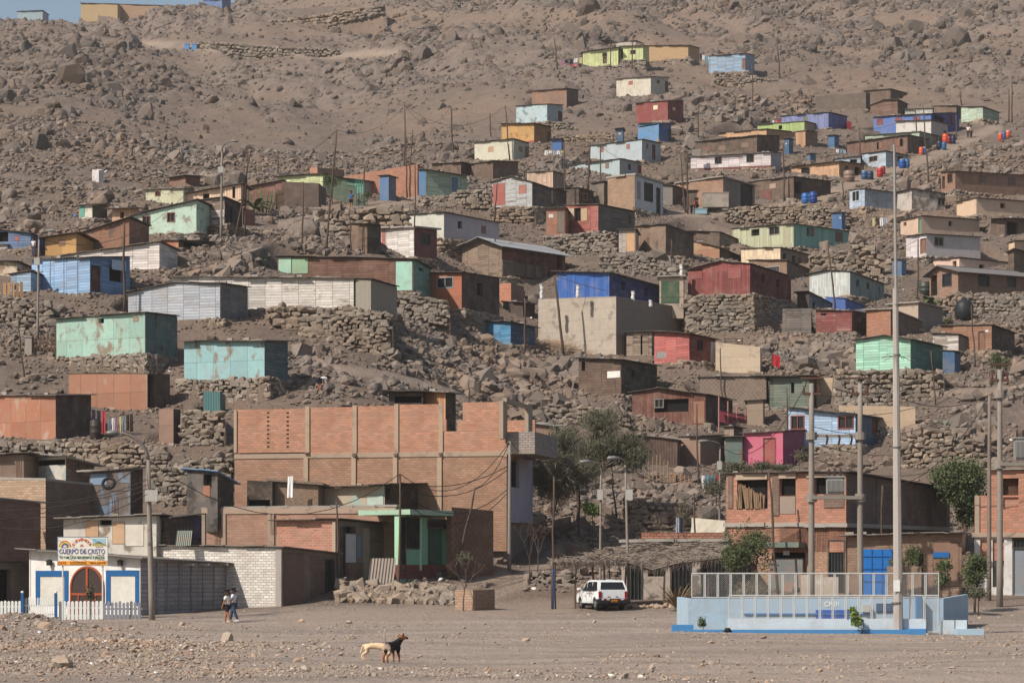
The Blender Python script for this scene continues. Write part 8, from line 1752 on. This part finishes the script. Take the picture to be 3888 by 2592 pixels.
for (x, y0, y1, c, D, lb) in ((140,320,505,'K',121.5,'reinforcement bars sticking up on the left brick house'),(290,1118,1300,'L',119.8,'reinforcement cage on the long brick wall'),(1830,900,1060,'K',120.,'reinforcement bars by the concrete pilaster of the long brick wall'),(960,640,800,'K',119,'reinforcement bars at the corner of the left brick house')):
    mb = MB()
    for i in range(5): q = W3(*cv(c, x+i*11, y1), D); t = W3(*cv(c, x+i*11+random.uniform(-6,6), y0+random.uniform(0,20)), D); mb.tube([q, t], .014, 4)
    tag(mb.build('rebar_bundle', S((84,58,46), .8, 0, 'rusty_iron'), None), lb, 'rebar')
# blue water tanks on the far wall
for x, lb in ((1193,'left of two tiny blue tanks on the far stone wall'),(1240,'right of two tiny blue tanks on the far stone wall')):
    q = on(x/1.68, 318/1.68); mb = MB(); mb.box(q.x-.45, q.y-.4, q.z-.2, q.x+.45, q.y+.4, q.z+.9); mb.box(q.x-.5, q.y-.45, q.z+.903, q.x+.5, q.y+.45, q.z+1.); tag(mb.build('tank_box', S((92,140,190), .7, 0, 'tank_blue'), None), lb, 'tank', 'blue tanks on the far hillside')
# ---------------------------------------------------------------- camera, sun, sky
cam = bpy.data.cameras.new('camera'); co_ = bpy.data.objects.new('camera', cam); COL.objects.link(co_)
co_.location = (0, 0, CZ); co_.rotation_euler = (math.radians(90), 0, 0); cam.sensor_width = 36; cam.lens = 36*F/3888
cam.shift_y = (YH-1296)/3888; cam.clip_start = .5; cam.clip_end = 4000; SC.camera = co_
SUN = Vector((-.78, -.62, 0)).normalized()*math.cos(math.radians(43))+Vector((0,0,math.sin(math.radians(43))))
sl = bpy.data.lights.new('sun', 'SUN'); sl.energy = 4.3; sl.angle = math.radians(.5); sl.color = (1, .93, .83)
so = bpy.data.objects.new('sun', sl); COL.objects.link(so); so.rotation_euler = SUN.to_track_quat('Z', 'Y').to_euler(); so.location = (-40, 0, 60)
w = bpy.data.worlds.new('World'); SC.world = w; w.use_nodes = True; nt = w.node_tree
sk = nt.nodes.new('ShaderNodeTexSky'); sk.sky_type = 'NISHITA'; sk.sun_disc = False; sk.sun_elevation = math.radians(43); sk.sun_rotation = math.atan2(SUN.x, SUN.y)
sk.air_density = 1.2; sk.dust_density = 1.6; sk.ozone_density = 1.
nt.links.new(sk.outputs[0], nt.nodes['Background'].inputs[0]); nt.nodes['Background'].inputs[1].default_value = .085
SC.view_settings.view_transform = 'Standard'; SC.view_settings.look = 'None'; SC.view_settings.exposure = .32; SC.view_settings.gamma = 1

hz = MB(); hz.box(-420, -12, -14, 420, 900, 260); ho = hz.build('haze', [], None); ho.data.materials.clear(); hm = bpy.data.materials.new('haze'); hm.use_nodes = True; ht = hm.node_tree; ht.nodes.clear()
vo = ht.nodes.new('ShaderNodeVolumePrincipled'); vo.inputs['Density'].default_value = .00018; vo.inputs['Color'].default_value = (.86,.8,.76,1); vo.inputs['Anisotropy'].default_value = 0.
om = ht.nodes.new('ShaderNodeOutputMaterial'); ht.links.new(vo.outputs[0], om.inputs['Volume']); ho.data.materials.append(hm); ho['kind'] = 'stuff'
